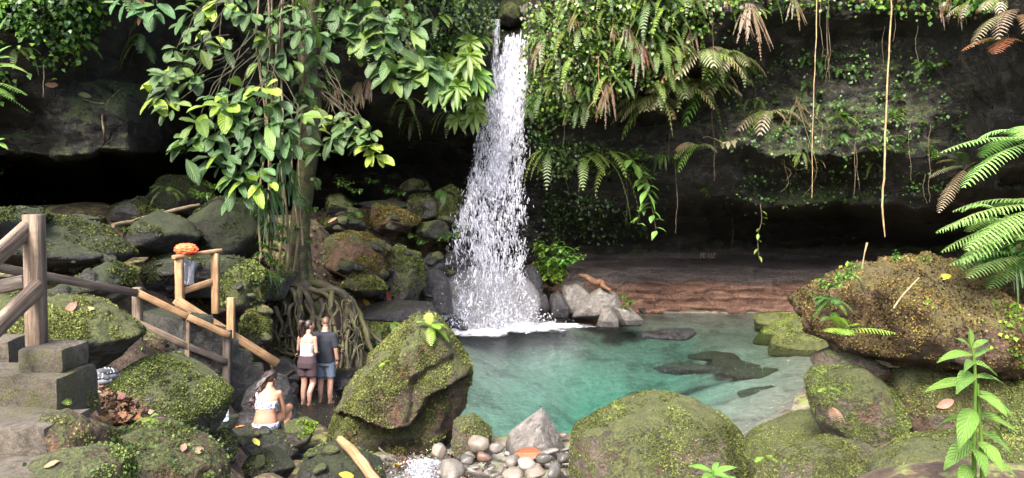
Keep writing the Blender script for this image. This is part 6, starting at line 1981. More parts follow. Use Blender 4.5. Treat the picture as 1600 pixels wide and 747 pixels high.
for x, ya, yb_, d_, tx in [(1291, 30, 130, 21, 'short dark vine beside the thin straight one'), (1334, 225, 305, 21.5, 'thin vine hanging in the black recess'), (1143, 330, 390, 24, 'short root thread hanging in the low recess'),
                           (978, 270, 345, 22.5, 'thread like root below the strap leaved tuft'), (1055, 250, 365, 23, 'pale root thread in front of the black recess'), (1180, 130, 205, 22, 'thin root by the white and green fern'),
                           (880, 180, 230, 21.2, 'short root under the sunlit curtain'), (992, 150, 200, 20.6, 'thin root thread dropping from the sunlit curtain'), (1060, 380, 404, 24.5, 'pale root tip touching the red brown ledge'),
                           (1397, 20, 65, 20.8, 'short grey vine beside the top of the longest one'), (67, 100, 150, 14, 'dark root thread below the creeper above the cave')]:
    d_ = onrock(x, ya, 0.1)[1]
    stick('hanging_vine', [P(x, ya, d_), P(x + 3, (ya + yb_) / 2, d_), P(x - 1, yb_, d_)], [0.008, 0.009, 0.005], 'stem', tx, 'vine', 5, 0.05)
tdy = onrock(1250, 165, 0.15)[1]
b0 = P(1250, 165, tdy)
o = empty('root_tangle', b0, 'tangle of thin pale aerial roots beside the white and green fern', 'roots')
for path in [[(1245, 155), (1232, 200), (1225, 250), (1232, 285), (1220, 300)], [(1248, 158), (1262, 190), (1280, 215), (1290, 235)], [(1246, 160), (1258, 200), (1276, 260), (1268, 290), (1256, 305)], [(1240, 165), (1228, 215), (1240, 262), (1262, 262)],
             [(1243, 158), (1262, 175), (1284, 195), (1282, 230), (1292, 248)], [(1228, 230), (1244, 250), (1280, 250), (1290, 262)], [(1226, 260), (1236, 270), (1228, 282)], [(1244, 150), (1256, 185), (1268, 205), (1262, 240), (1274, 268)], [(1240, 172), (1224, 190), (1218, 235), (1224, 262)], [(1252, 168), (1270, 178), (1290, 188), (1300, 204)]]:
    mb = MB()
    sp = smoothpath([P(x, y, tdy - 0.3 + rt.uniform(-.25, .25)) - b0 for x, y in path], 6)
    mb.tube(sp, np.linspace(0.011, 0.004, len(sp)), 6, (0.5, 0.5, 0.45))
    mb.build('root', M['vine'], o)
tdy = onrock(945, 100, 0.5)[1]
b0 = P(945, 110, tdy)
o = empty('root_tangle', b0, 'curly brown aerial roots dangling below the sunlit curtain', 'roots')
for path in [[(935, 90), (936, 125), (944, 150), (953, 164)], [(940, 140), (928, 158), (918, 172), (921, 182)], [(945, 150), (946, 172), (945, 190)], [(932, 140), (930, 160), (935, 176)]]:
    mb = MB()
    sp = smoothpath([P(x, y, tdy - 0.1 + rt.uniform(-.15, .15)) - b0 for x, y in path], 6)
    mb.tube(sp, np.linspace(0.014, 0.008, len(sp)), 6, (0.7, 0.65, 0.6))
    mb.build('root', M['vine'], o)
b0 = onrock(172, 160, 0.1)
o = empty('root_tangle', b0, 'grey branching root creeping down the bare rock brow over the cave', 'roots')
for path in [[(172, 160), (164, 185), (160, 215), (157, 245), (155, 272)], [(170, 165), (150, 162), (130, 155)], [(172, 160), (185, 145), (192, 138)], [(157, 250), (140, 253), (124, 250)]]:
    mb = MB()
    sp = smoothpath([onrock(x, y, 0.04) - b0 for x, y in path], 6)
    mb.tube(sp, np.linspace(0.026, 0.012, len(sp)), 7)
    mb.build('root', M['stem'], o)


for k_ in range(16):
    x_, ya_ = rt.uniform(1010, 1470), rt.choice([rt.uniform(0, 60), rt.uniform(150, 290)])
    ln_ = rt.uniform(40, 130)
    dv_ = onrock(x_, ya_, 0.25)[1]
    o = stick('hanging_root', [P(x_, ya_, dv_), P(x_ + rt.uniform(-4, 4), ya_ + ln_ * 0.5, dv_), P(x_ + rt.uniform(-5, 5), ya_ + ln_, dv_)], [0.009, 0.009, 0.004], 'stem', 'hair thin root thread hanging down the dark wall', 'root', 4, 0.08)
    o['group'] = 'root threads on the dark wall'


# creepers with leaves
def creeper(label, path, d_, leaf, col, n, mat='leaf'):
    d_ = onrock(path[0][0], path[0][1], 0.7)[1]
    b0 = P(path[0][0], path[0][1], d_)
    o = empty('creeper', b0, label, 'creeper')
    sp = smoothpath([P(x, y, d_) - b0 for x, y in path], 6)
    mb_ = MB()
    mb_.tube(sp, np.linspace(0.014, 0.007, len(sp)), 5)
    mb_.build('stem', M['stem'], o)
    mb_ = MB()
    for k in range(n):
        q = sp[min(len(sp) - 1, int((k + 0.5) / n * len(sp)))]
        blade(mb_, q, (rt.uniform(-1, 1), -rt.uniform(0.1, 0.6), rt.uniform(-0.7, 0.2)), leaf * rt.uniform(.7, 1.2), leaf * 0.32, droop=0.3, nu=5, nv=2, col=col * rt.uniform(.7, 1.3))
    mb_.build('leaves', M[mat], o)


creeper('small leaved creeper hanging free in the low black recess', [(1188, 318), (1190, 345), (1184, 370), (1186, 404)], 23.6, 0.2, G_LIT, 9)
creeper('pale leaved creeper dangling below the shaded ledge, longer strand', [(1000, 260), (1012, 290), (1020, 330), (1026, 365)], 22.4, 0.36, G_LIT + G_BLUE * 0.6, 16)
creeper('pale leaved creeper dangling below the shaded ledge, shorter strand', [(1005, 265), (1015, 300), (1002, 325), (996, 350)], 22.3, 0.3, G_LIT + G_BLUE * 0.6, 12)
creeper('creeper strand with lobed leaves starting at the strap leaved tuft', [(985, 250), (996, 268), (1006, 285), (1012, 302)], 22.4, 0.45, G_LIT + G_BLUE * 0.8, 12)
creeper('sparse creeper on the brow near the longest vine', [(1355, 208), (1378, 214), (1404, 212)], 21.8, 0.2, G_LIT, 8)
creeper('yellowish creeper along the tan rock near the bleached ferns', [(1110, 215), (1130, 222), (1152, 216)], 22.6, 0.26, PALE * 0.6 + G_YEL * 0.3, 10)

# ------------------------------------------------------------------ big leaves and stalks close by
def leaf_to(mb_, a, b, W, droop, col, **kw):
    a, b = np.asarray(a, float), np.asarray(b, float)
    L = np.linalg.norm(b - a)
    v = (b - a + np.array([0, 0, L * droop])) / (1 - 0.25 * droop)
    blade(mb_, a, v, np.linalg.norm(v), W, droop=droop * L / np.linalg.norm(v), col=col, **kw)


def leafy_stalk(label, Y, stems, leaves, name='leafy_stalk'):
    b0 = P(*stems[0][0], Y)
    o = empty(name, b0, label, 'plant')
    for s in stems:
        mb_ = MB()
        sp = smoothpath([P(x, y, Y) - b0 for x, y in s], 5)
        mb_.tube(sp, np.linspace(0.012, 0.005, len(sp)), 7, G_LIT * 0.9)
        mb_.build('stem', M['leaf'], o)
    mb_ = MB()
    for (xa, ya), (xb, yb2), wpx, dy, c in leaves:
        a, b = P(xa, ya, Y) - b0, P(xb, yb2, Y + dy) - b0
        leaf_to(mb_, a, b, wpx / FPX * Y, 0.28, c, nu=10, nv=3, fold=0.16, peak=0.42, tip=0.85, up=(0, -0.5, 0.85), wave=0.04)
    mb_.build('foliage', M['big_leaf'], o)


L1, L2 = G_LIT * 1.35, G_LIT * 1.0 + G_BLUE * 0.3
leafy_stalk('tall bright green plant with lance shaped leaves at the picture corner', 3.6,
            [[(1522, 770), (1522, 690), (1524, 620), (1522, 560), (1516, 535)], [(1535, 770), (1534, 700), (1530, 640), (1528, 600)]],
            [((1517, 540), (1515, 514), 6, 0, L1), ((1518, 545), (1494, 530), 6, -.05, L1), ((1519, 545), (1545, 532), 6, .05, L1), ((1520, 555), (1464, 567), 9, -.1, L1), ((1521, 560), (1548, 546), 6, .1, L2), ((1522, 566), (1506, 583), 7, -.2, L2),
             ((1522, 568), (1558, 588), 11, .05, L1), ((1524, 590), (1570, 602), 9, .1, L2), ((1521, 585), (1494, 616), 13, -.25, L2), ((1521, 598), (1444, 613), 11, .0, L1), ((1528, 612), (1592, 664), 12, .0, L2), ((1528, 618), (1574, 652), 11, -.2, L1),
             ((1528, 648), (1594, 680), 11, .0, L1), ((1520, 640), (1498, 702), 16, -.2, L2), ((1520, 650), (1462, 668), 11, .15, L2), ((1532, 675), (1586, 716), 12, .0, L2), ((1518, 690), (1474, 735), 14, .0, L2), ((1530, 690), (1566, 738), 13, -.2, L1),
             ((1534, 712), (1590, 748), 13, .0, L1), ((1518, 730), (1498, 760), 13, -.1, L2), ((1534, 660), (1566, 690), 9, .2, L2), ((1522, 700), (1540, 745), 11, -.25, L2)])
leafy_stalk('low bright green leaves poking up in front of the broad rounded boulder', 4.6, [[(1112, 790), (1113, 760), (1114, 735)], [(1124, 790), (1122, 750)]],
            [((1113, 738), (1075, 729), 6, 0, L1), ((1114, 738), (1122, 722), 5, .1, L1), ((1114, 740), (1152, 731), 6, 0, L1), ((1114, 742), (1094, 752), 6, -.1, L1), ((1114, 742), (1140, 748), 6, -.1, L1), ((1122, 750), (1158, 752), 6, 0, L2), ((1113, 744), (1108, 760), 7, -.15, L1)], 'low_plant')
leafy_stalk('pale oblong leaves reaching in at the picture edge beside the creeper', 9.0, [[(-70, 470), (-45, 260), (-30, 130), (-10, 100), (0, 82)]],
            [((-12, 92), (18, 72), 5, 0, G_LIT + G_BLUE), ((-14, 96), (17, 90), 6, 0, G_LIT + G_BLUE), ((-15, 80), (12, 26), 5, 0, G_LIT), ((-14, 100), (46, 116), 5, 0, G_YEL * .6), ((-14, 110), (30, 108), 4, -.2, G_LIT)], 'edge_plant')
free_fern('edge_fern', -28, 130, 9.0, [((0.95, -0.1, 0.12), 0.66, 0.14, 0.35, G_LIT, G_LIT, 18, 2), ((0.9, -0.3, -0.1), 0.56, 0.13, 0.3, G_LIT, G_LIT, 18, 2), ((0.8, 0.2, -0.35), 0.6, 0.12, 0.2, G_MID, G_LIT, 16, 2)], 'light green fern reaching in at the picture edge below the oblong leaves', stalk=2.6)
leafy_stalk('single pair of bright leaves at the picture edge by the cave', 9.5, [[(-60, 460), (-30, 300), (-10, 232), (-4, 222)]], [((-6, 224), (13, 234), 5, 0, L1), ((-6, 222), (8, 217), 4, 0, L1)], 'edge_plant')

# ------------------------------------------------------------------ fallen leaves one can pick out
for x, y, d_, px_, col, rz_, tx in [
        (824, 708, 10.55, 22, (0.42, 0.17, 0.075), 0.4, 'large orange brown dead leaf leaning on the sharp grey boulder'), (454, 416, 16.45, 12, (0.5, 0.26, 0.05), 1.0, 'orange leaf stuck on the tree trunk base'),
        (606, 466, 19.0, 13, (0.32, 0.08, 0.035), 0.2, 'rusty red leaf on the long grey slab'), (573, 476, 18.7, 11, (0.65, 0.38, 0.03), -0.3, 'yellow leaf at the end of the long grey slab'), (488, 449, 15.7, 11, (0.36, 0.12, 0.09), 0.3, 'pinkish leaf on top of the tree roots'),
        (416, 484, 14.0, 10, (0.36, 0.19, 0.13), 0.2, 'pale brown leaf on the low bright mossy stone'), (384, 484, 14.1, 9, (0.36, 0.17, 0.13), 0.5, 'pinkish brown leaf beside the mossy dome'), (399, 457, 14.0, 17, (0.27, 0.24, 0.075), 0.1, 'big faded yellow leaf on the mossy dome'),
        (400, 692, 9.9, 10, (0.55, 0.47, 0.09), -0.8, 'pale yellow leaf on the seat boulder'), (375, 668, 10.2, 8, (0.42, 0.13, 0.05), 0.0, 'orange leaf beside the seated woman'), (110, 483, 6.9, 13, (0.27, 0.12, 0.09), 1.5, 'curled reddish leaf on the bright green boulder'),
        (140, 484, 6.95, 8, (0.45, 0.42, 0.17), 0.0, 'pale yellow leaf on the bright green boulder'), (42, 643, 4.0, 12, (0.33, 0.22, 0.12), 0.1, 'tan leaf on the middle concrete step'), (82, 728, 3.55, 11, (0.36, 0.2, 0.12), 0.5, 'brown leaf on the lowest concrete step'),
        (308, 706, 4.75, 12, (0.42, 0.26, 0.18), 1.2, 'pale curled leaf on the earthy boulder'), (286, 702, 4.7, 10, (0.38, 0.24, 0.15), 1.8, 'second pale leaf on the earthy boulder'), (175, 660, 5.2, 24, (0.36, 0.17, 0.09), 0.1, 'long tan leaf at the foot of the dry leaf heap'),
        (170, 646, 5.4, 20, (0.3, 0.15, 0.09), 0.7, 'broad brown leaf on the dry leaf heap'), (541, 744, 8.0, 12, (0.62, 0.33, 0.03), 0.0, 'orange yellow leaf on the wide smooth boulder'), (620, 728, 9.3, 9, (0.6, 0.36, 0.05), 0.7, 'yellow brown leaf caught in the outflow'),
        (632, 722, 9.5, 10, (0.33, 0.12, 0.05), 0.2, 'russet leaf caught in the outflow'), (740, 722, 9.7, 12, (0.27, 0.08, 0.04), 0.2, 'dark red leaf between the river stones'), (1476, 631, 6.15, 14, (0.45, 0.22, 0.15), 0.1, 'pinkish dead leaf on the mossy boulder under the huge one'),
        (1475, 433, 6.5, 10, (0.55, 0.5, 0.05), 0.0, 'bright yellow leaf on top of the huge boulder'), (1388, 566, 6.6, 18, (0.3, 0.26, 0.15), 0.9, 'pale dead leaf at the mouth of the gap between the blocks'), (298, 434, 14.0, 7, (0.4, 0.2, 0.13), 0.0, 'small pink leaf on the long dark boulder'),
        (520, 345, 20.2, 8, (0.45, 0.3, 0.16), 0.3, 'tan leaf beside the tree trunk'), (80, 133, 15.2, 9, (0.33, 0.17, 0.1), 1.2, 'single reddish leaf hanging below the creeper'), (132, 150, 15.0, 10, (0.22, 0.2, 0.09), 1.0, 'yellowish leaf sprig on the rock brow over the cave'),
        (310, 470, 11.6, 8, (0.5, 0.36, 0.05), 0.0, 'yellow leaf on the upper stairs')]:
    hp, hn = surf(x, y, 0.55 * d_, 1.5 * d_)
    if hp is None:
        hp, hn = P(x, y, d_), np.array([0, -0.7, 0.7])
    if hn @ (np.array([0, 0, H]) - hp) < 0:
        hn = -hn
    hn = nrm(hn + np.array([0, -0.12, 0.05]))
    L = 2.0 * px_ / FPX * hp[1]
    s3 = nrm(np.cross(np.array([0, 1.0, 0.3]), hn))
    t3 = np.cross(hn, s3)
    dr = s3 * math.cos(rz_) + t3 * math.sin(rz_)
    mb = MB()
    blade(mb, -dr * L * 0.5 + hn * 0.012, dr, L, L * 0.27, up=hn, droop=-0.03, fold=0.12, nu=8, nv=3, col=np.array(col), peak=0.5, tip=0.65, wave=0.07)
    o = mb.build('fallen_leaf', M['dry'])
    o.location = hp
    tag(o, tx, 'dead leaf')
# ------------------------------------------------------------------ people
def ring_loft(mb, secs, seg=20):
    """secs: (centre xyz, half width, half depth)"""
    V = []
    for c, a, b in secs:
        t = np.linspace(0, 2 * np.pi, seg, endpoint=False)
        cs, sn = np.cos(t), np.sin(t)
        x = np.sign(cs) * np.abs(cs) ** 0.85 * a
        y = np.sign(sn) * np.abs(sn) ** 0.85 * b
        V.append(np.asarray(c) + np.stack([x, y, 0 * x], 1))
    n = len(secs)
    V = np.concatenate(V)
    k = np.arange(seg)
    F = np.concatenate([np.stack([i * seg + k, i * seg + (k + 1) % seg, (i + 1) * seg + (k + 1) % seg, (i + 1) * seg + k], 1) for i in range(n - 1)])
    mb.add(V, F)
    for i in (0, n - 1):
        W = np.concatenate([V[i * seg:(i + 1) * seg], np.asarray(secs[i][0])[None]])
        T = np.stack([k, (k + 1) % seg, np.full(seg, seg)], 1)
        mb.add(W, T[:, ::-1] if i == 0 else T)


def head_into(mb, c, yaw, pitch, s=1.0):
    """head with a face looking along +Y, turned by yaw and bowed by pitch"""
    Rz = np.array(Matrix.Rotation(yaw, 3, 'Z'))
    Rx = np.array(Matrix.Rotation(-pitch, 3, 'X'))
    R_ = Rz @ Rx
    V, F = ico(4)
    W = V * np.array([0.074, 0.094, 0.115]) * s
    lowf = np.clip(-V[:, 2], 0, 1)
    W[:, 0] *= 1 - 0.25 * lowf ** 1.5
    W[:, 1] = np.where(V[:, 1] > 0, W[:, 1] * (1 - 0.08 * lowf), W[:, 1] * (1 - 0.28 * lowf))
    mb.add(W @ R_.T + c, F)

    def at(p):
        return R_ @ (np.array(p) * s) + c
    mb.limb([at((0, 0.088, 0.015)), at((0, 0.108, -0.022))], [0.009 * s, 0.014 * s], 2, 8)      # nose
    mb.limb([at((-0.018, 0.086, -0.057)), at((0.018, 0.086, -0.057))], [0.010 * s] * 2, 2, 8)   # lips
    mb.ball(at((0, 0.072, -0.095)), 0.024 * s, 2)                                               # chin
    mb.limb([at((-0.04, 0.082, 0.022)), at((0.04, 0.082, 0.022))], [0.012 * s] * 2, 2, 8)       # brow
    for sx in (-1, 1):
        mb.ball(at((sx * 0.074, -0.005, -0.005)), np.array([0.012, 0.022, 0.034]) * s, 2, R=R_)
    return at, R_


def hand_into(mb, wrist, d, side, s=1.0, curl=0.5, palm_n=(0, 0, -1)):
    """palm, four bent fingers of unequal length and a thumb leaving the side of the palm"""
    d, b, n = frame(d, palm_n)
    wrist = np.asarray(wrist, float)
    R_ = np.stack([d, b, n], 1)
    mb.ball(wrist + d * 0.045 * s, np.array([0.052, 0.040, 0.017]) * s, 3, R=R_)
    for k, (off, L) in enumerate([(-0.028, 0.068), (-0.010, 0.078), (0.009, 0.072), (0.027, 0.056)]):
        p0 = wrist + (d * 0.075 + b * off) * s
        a1, a2 = curl * 0.6, curl * 1.4
        p1 = p0 + (d * math.cos(a1) + n * math.sin(a1)) * L * 0.5 * s
        p2 = p1 + (d * math.cos(a2) + n * math.sin(a2)) * L * 0.5 * s
        mb.limb([p0, p1, p2], [0.0095 * s, 0.009 * s, 0.0075 * s], 1, 7)
    q0 = wrist + (d * 0.025 - b * side * 0.032) * s
    q1 = q0 + (d * 0.6 - b * side * 0.7 + n * 0.3) * 0.036 * s
    q2 = q1 + (d * 0.9 - b * side * 0.2 + n * 0.4) * 0.03 * s
    mb.limb([q0, q1, q2], [0.013 * s, 0.0105 * s, 0.0085 * s], 1, 7)


def foot_into(mb, ankle, d, s=1.0):
    d = nrm(np.array([d[0], d[1], d[2] if len(d) > 2 else 0.0]))
    a = np.asarray(ankle, float)
    b = nrm(np.cross(d, (0, 0, 1)))
    dn = np.cross(d, b)
    dn = dn if dn[2] < 0 else -dn
    mb.limb([a + dn * 0.03 * s - d * 0.04 * s, a + dn * 0.035 * s + d * 0.05 * s, a + dn * 0.05 * s + d * 0.13 * s], [0.034 * s, 0.036 * s, 0.028 * s], 2, 10)
    for k in range(5):
        q = a + dn * 0.055 * s + d * (0.15 - 0.008 * k) * s + b * (-0.03 + 0.015 * k) * s
        mb.limb([q, q + d * (0.03 - 0.003 * k) * s], [0.0115 * s - 0.0008 * k, 0.009 * s], 1, 7)


def finish(mb, name, mat, parent, voxel=0.009, it=3):
    o_ = mb.build(name, M[mat], parent)
    return remesh(o_, voxel, it)


def eyes(par, at, R_, s=1.0):
    for sx in (-1, 1):
        m_ = MB()
        m_.ball(at((sx * 0.031, 0.079, 0.004)), 0.0135 * s, 2)
        m_.ball(at((sx * 0.031, 0.0885, 0.004)), 0.006 * s, 1)
        m_.build('eye', M['eye'], par)


# --- man standing ankle deep
mp = P(509, 640, 14.72)
mp[2] = -0.22
man = empty('person', mp, 'man in navy t-shirt and blue grey shorts standing ankle deep, head bowed', 'person', 'couple wading by the tree roots', rz=-0.12)
mb = MB()
tor = [((0, 0, .84), .165, .12), ((0, 0, .93), .17, .125), ((0, 0, 1.03), .155, .112), ((0, 0.0, 1.16), .165, .115), ((0, -.01, 1.30), .19, .12), ((0, -.01, 1.40), .18, .10), ((0, 0, 1.455), .12, .075), ((0, .015, 1.50), .062, .062), ((0, .035, 1.57), .056, .058)]
ring_loft(mb, tor)
for sx, kn in ((-1, .03), (1, 0.0)):
    mb.limb([(sx * .095, 0, .88), (sx * .105, kn + .01, .50), (sx * .105, kn - .03, .30), (sx * .105, kn - .03, .09)], [.092, .062, .056, .042], 3, 14)
    foot_into(mb, (sx * .105, kn - .03, .08), (sx * 0.15, 1, 0))
mb.limb([(.185, -.01, 1.41), (.235, -.03, 1.14), (.245, .03, .90)], [.058, .045, .032], 3, 12)
hand_into(mb, (.245, .03, .89), (0.02, .18, -1), 1, palm_n=(-1, 0, 0))
mb.limb([(-.185, -.01, 1.41), (-.24, .02, 1.15), (-.12, .22, 1.08)], [.058, .045, .032], 3, 12)
hand_into(mb, (-.12, .22, 1.08), (.7, .7, .1), -1, palm_n=(0, 0, -1))
at, R_ = head_into(mb, np.array([0, .06, 1.655]), 0.15, 0.42)
body = finish(mb, 'body', 'skin_pale', man)
eyes(man, at, R_)
def hair_cap(mb, c, R_, k=1.0, back=-0.02, up=0.02):
    V, F = ico(4)
    W = V * np.array([0.079, 0.088, 0.106]) * k
    W = W * (1 + 0.03 * fbm(V * 9, 3))[:, None]
    W = W + np.array([0, back, up]) * k
    mb.add(W @ R_.T + c, F)


mb = MB()
hair_cap(mb, np.array([0, .06, 1.655]), R_, 0.98, -0.012, 0.022)
mb.build('hair', M['hair_red'], man)
mb = MB()
ring_loft(mb, [((0, 0, .86), .195, .145), ((0, 0, .95), .19, .142), ((0, 0, 1.06), .18, .135), ((0, 0, 1.18), .187, .138), ((0, -.01, 1.31), .207, .138), ((0, -.01, 1.41), .195, .115), ((0, 0, 1.462), .135, .085), ((0, .012, 1.49), .078, .072)])
for sx in (-1, 1):
    mb.limb([(sx * .18, -.01, 1.405), (sx * .222, (-.02 if sx > 0 else .0), 1.20)], [.074, .07], 3, 14)
o = finish(mb, 't_shirt', 'shirt_navy', man, 0.012, 2)
mb = MB()
ring_loft(mb, [((0, 0, .80), .185, .135), ((0, 0, .90), .187, .138), ((0, 0, .98), .175, .13)])
for sx in (-1, 1):
    mb.tube([(sx * .095, 0, .86), (sx * .105, .01, .60), (sx * .105, .01, .56)], [.108, .10, .10], 16)
finish(mb, 'shorts', 'shorts_blue', man, 0.012, 2)
mb = MB()
mb.tube([(.244, .02, .925), (.245, .028, .905)], [.039, .038], 12)
mb.build('wristband', M['black'], man)

# --- woman standing beside him
wp = P(481, 640, 14.3)
wp[2] = -0.14
wom = empty('person', wp, 'woman in white halter top and plum shorts standing ankle deep', 'person', 'couple wading by the tree roots', rz=-0.2)
mb = MB()
ring_loft(mb, [((0, 0, .78), .165, .125), ((0, -.005, .88), .175, .128), ((0, 0, .97), .150, .105), ((0.0, 0, 1.06), .122, .092), ((.01, 0, 1.17), .135, .10), ((.015, -.01, 1.28), .155, .10), ((.02, -.01, 1.35), .145, .08), ((.02, 0, 1.39), .09, .06), ((.025, .01, 1.43), .048, .05), ((.03, .03, 1.50), .045, .048)])
for sx, ky, fy, ax in ((-1, .02, -.02, -.085), (1, .05, -.08, .075)):
    mb.limb([(sx * .088, 0, .84), (sx * .085 + .01, ky, .46), (ax, fy + .01, .28), (ax, fy, .08)], [.092, .06, .054, .038], 3, 14)
    foot_into(mb, (ax, fy, .075), (0.1, 1, 0), 0.92)
mb.limb([(-.15, -.01, 1.345), (-.22, .06, 1.10), (-.30, .22, .98)], [.043, .034, .026], 3, 12)
hand_into(mb, (-.30, .22, .98), (-.7, .6, -.3), -1, 0.9, palm_n=(0, 0, -1))
mb.limb([(.17, -.01, 1.345), (.20, -.02, 1.08), (.12, .20, 1.02)], [.043, .034, .026], 3, 12)
hand_into(mb, (.12, .20, 1.02), (-.6, .7, .1), 1, 0.9, palm_n=(0, 0, -1))
hc = np.array([.03, .045, 1.58])
at, R_ = head_into(mb, hc, -0.75, 0.22, 0.96)
finish(mb, 'body', 'skin_pale', wom)
eyes(wom, at, R_, 0.96)
mb = MB()
hair_cap(mb, hc, R_, 1.0)
pt0 = at((0, -.1, .06))
for k in range(16):
    j = np.array([rt.uniform(-.03, .03), rt.uniform(-.03, .03), rt.uniform(-.03, .03)])
    mb.tube(smoothpath([pt0 + j * .4, pt0 + (-.05, -.05, .01) + j, pt0 + (-.085, -.05, -.10) + j * 1.3, pt0 + (-.075, -.03, -.24) + j * 1.4, pt0 + (-.06, -.02, -.33) + j * 1.2], 4), np.linspace(.022, .006, 17), 7)
finish(mb, 'hair', 'hair_dark', wom, 0.009, 1)
mb = MB()
ring_loft(mb, [((0, 0, 1.0), .148, .112), ((0.0, 0, 1.06), .136, .106), ((.01, 0, 1.17), .147, .113), ((.015, -.005, 1.25), .155, .112)])
mb.tube(smoothpath([(.08, -.1, 1.24), (.06, -.075, 1.33), (.055, -.03, 1.405)], 4), .014, 7)
mb.tube(smoothpath([(-.07, -.1, 1.24), (-.03, -.075, 1.33), (-.015, -.03, 1.405)], 4), .014, 7)
mb.tube(smoothpath([(.10, .09, 1.24), (.07, .06, 1.36), (.055, -.02, 1.41)], 4), .014, 7)
mb.tube(smoothpath([(-.09, .09, 1.24), (-.04, .06, 1.36), (-.015, -.02, 1.41)], 4), .014, 7)
finish(mb, 'halter_top', 'top_white', wom, 0.01, 2)
mb = MB()
ring_loft(mb, [((0, 0, .76), .19, .145), ((0, -.005, .87), .195, .148), ((0, 0, .96), .168, .125), ((0, 0, 1.005), .15, .112)])
for sx in (-1, 1):
    mb.tube([(sx * .09, 0, .84), (sx * .095, .015, .62), (sx * .095, .015, .59)], [.112, .112, .112], 16)
finish(mb, 'shorts', 'shorts_plum', wom, 0.012, 2)

# --- seated woman
sp_ = P(415, 673, 10.62)
sit = empty('person', sp_, 'woman in white floral bikini sitting on a flat boulder with bowed head', 'person', rz=0.12)
mb = MB()
ring_loft(mb, [((0, .02, .03), .175, .13), ((0, .0, .09), .185, .135), ((0, .0, .17), .165, .115), ((0, .02, .27), .142, .10), ((.005, .05, .37), .155, .10), ((.01, .085, .46), .172, .095), ((.015, .115, .53), .165, .08), ((.02, .135, .575), .10, .06), ((.025, .16, .61), .052, .052), ((.03, .20, .66), .047, .05)])
# legs folded in front, one foot beside the hip
mb.limb([(.09, .06, .09), (.26, .42, .22), (.27, .34, .10), (.245, .12, .02)], [.095, .062, .052, .036], 3, 14)
foot_into(mb, (.245, .11, .03), (.35, -.55, -.05), 0.92)
mb.limb([(-.09, .06, .09), (-.06, .48, .20), (-.02, .46, .02), (.02, .42, -.16)], [.095, .062, .052, .036], 3, 14)
foot_into(mb, (.02, .42, -.17), (.1, 1, 0), 0.92)
mb.limb([(.18, .11, .525), (.225, .16, .29), (.225, .20, .09)], [.046, .037, .027], 3, 12)
hand_into(mb, (.225, .20, .09), (.1, .1, -.6), 1, 0.9, palm_n=(0, -1, 0))
mb.limb([(-.155, .11, .525), (-.20, .24, .31), (-.06, .40, .30)], [.046, .037, .027], 3, 12)
hand_into(mb, (-.06, .40, .30), (.8, .4, -.2), -1, 0.9, palm_n=(0, 0, -1))
hc = np.array([.035, .255, .715])
at, R_ = head_into(mb, hc, -0.55, 0.75, 0.97)
finish(mb, 'body', 'skin_tan', sit)
eyes(sit, at, R_, 0.97)
mb = MB()
hair_cap(mb, hc, R_, 1.04)
for k in range(26):
    a = rt.uniform(-1.0, 0.5)
    st_ = at((0.07 * math.sin(a * 2), -.07, .04 + .04 * rt.random()))
    e1 = np.array([-.10 + rt.uniform(-.05, .05), .10 + rt.uniform(-.03, .03), .60])
    e2 = np.array([-.17 + rt.uniform(-.05, .05), .08 + rt.uniform(-.04, .04), .49 + rt.uniform(-.04, .04)])
    e3 = np.array([-.22 + rt.uniform(-.06, .06), .09 + rt.uniform(-.05, .05), .38 + rt.uniform(-.05, .05)])
    q = smoothpath([st_, (st_ + e1) / 2 + (0, -.03, .02), e1, e2, e3], 4)
    q += 0.014 * np.stack([np.sin(np.arange(len(q)) * 1.3 + k), np.cos(np.arange(len(q)) * 1.1 + k), 0 * np.arange(len(q))], 1)
    mb.tube(q, np.linspace(.02, .007, len(q)), 7)
finish(mb, 'hair', 'hair_dark', sit, 0.008, 1)
mb = MB()
ring_loft(mb, [((0, .038, .33), .158, .112), ((.005, .055, .385), .163, .112), ((.008, .072, .43), .169, .109)])
mb.tube(smoothpath([(-.10, -.0, .41), (-.13, .04, .50), (-.125, .10, .56), (-.10, .18, .50)], 4), .022, 8)
finish(mb, 'bikini_top', 'floral', sit, 0.01, 2)
mb = MB()
ring_loft(mb, [((0, .02, .02), .188, .145), ((0, .0, .08), .199, .15), ((0, .0, .125), .192, .14)])
finish(mb, 'bikini_bottom', 'floral', sit, 0.01, 2)
# ------------------------------------------------------------------ waterfall
gwf = np.random.default_rng(33)
PYS = np.array([34, 57, 80, 120, 150, 200, 250, 300, 350, 400, 450, 510], float)
LFT = np.array([788, 790, 783, 774, 767, 754, 740, 725, 711, 700, 690, 681], float)
RGT = np.array([826, 831, 828, 825, 822, 819, 818, 817, 818, 820, 824, 834], float)


def fall_y(py):
    t = np.clip((py - 50) / 455.0, 0, 1)
    return 24.15 - 0.95 * np.sqrt(t)


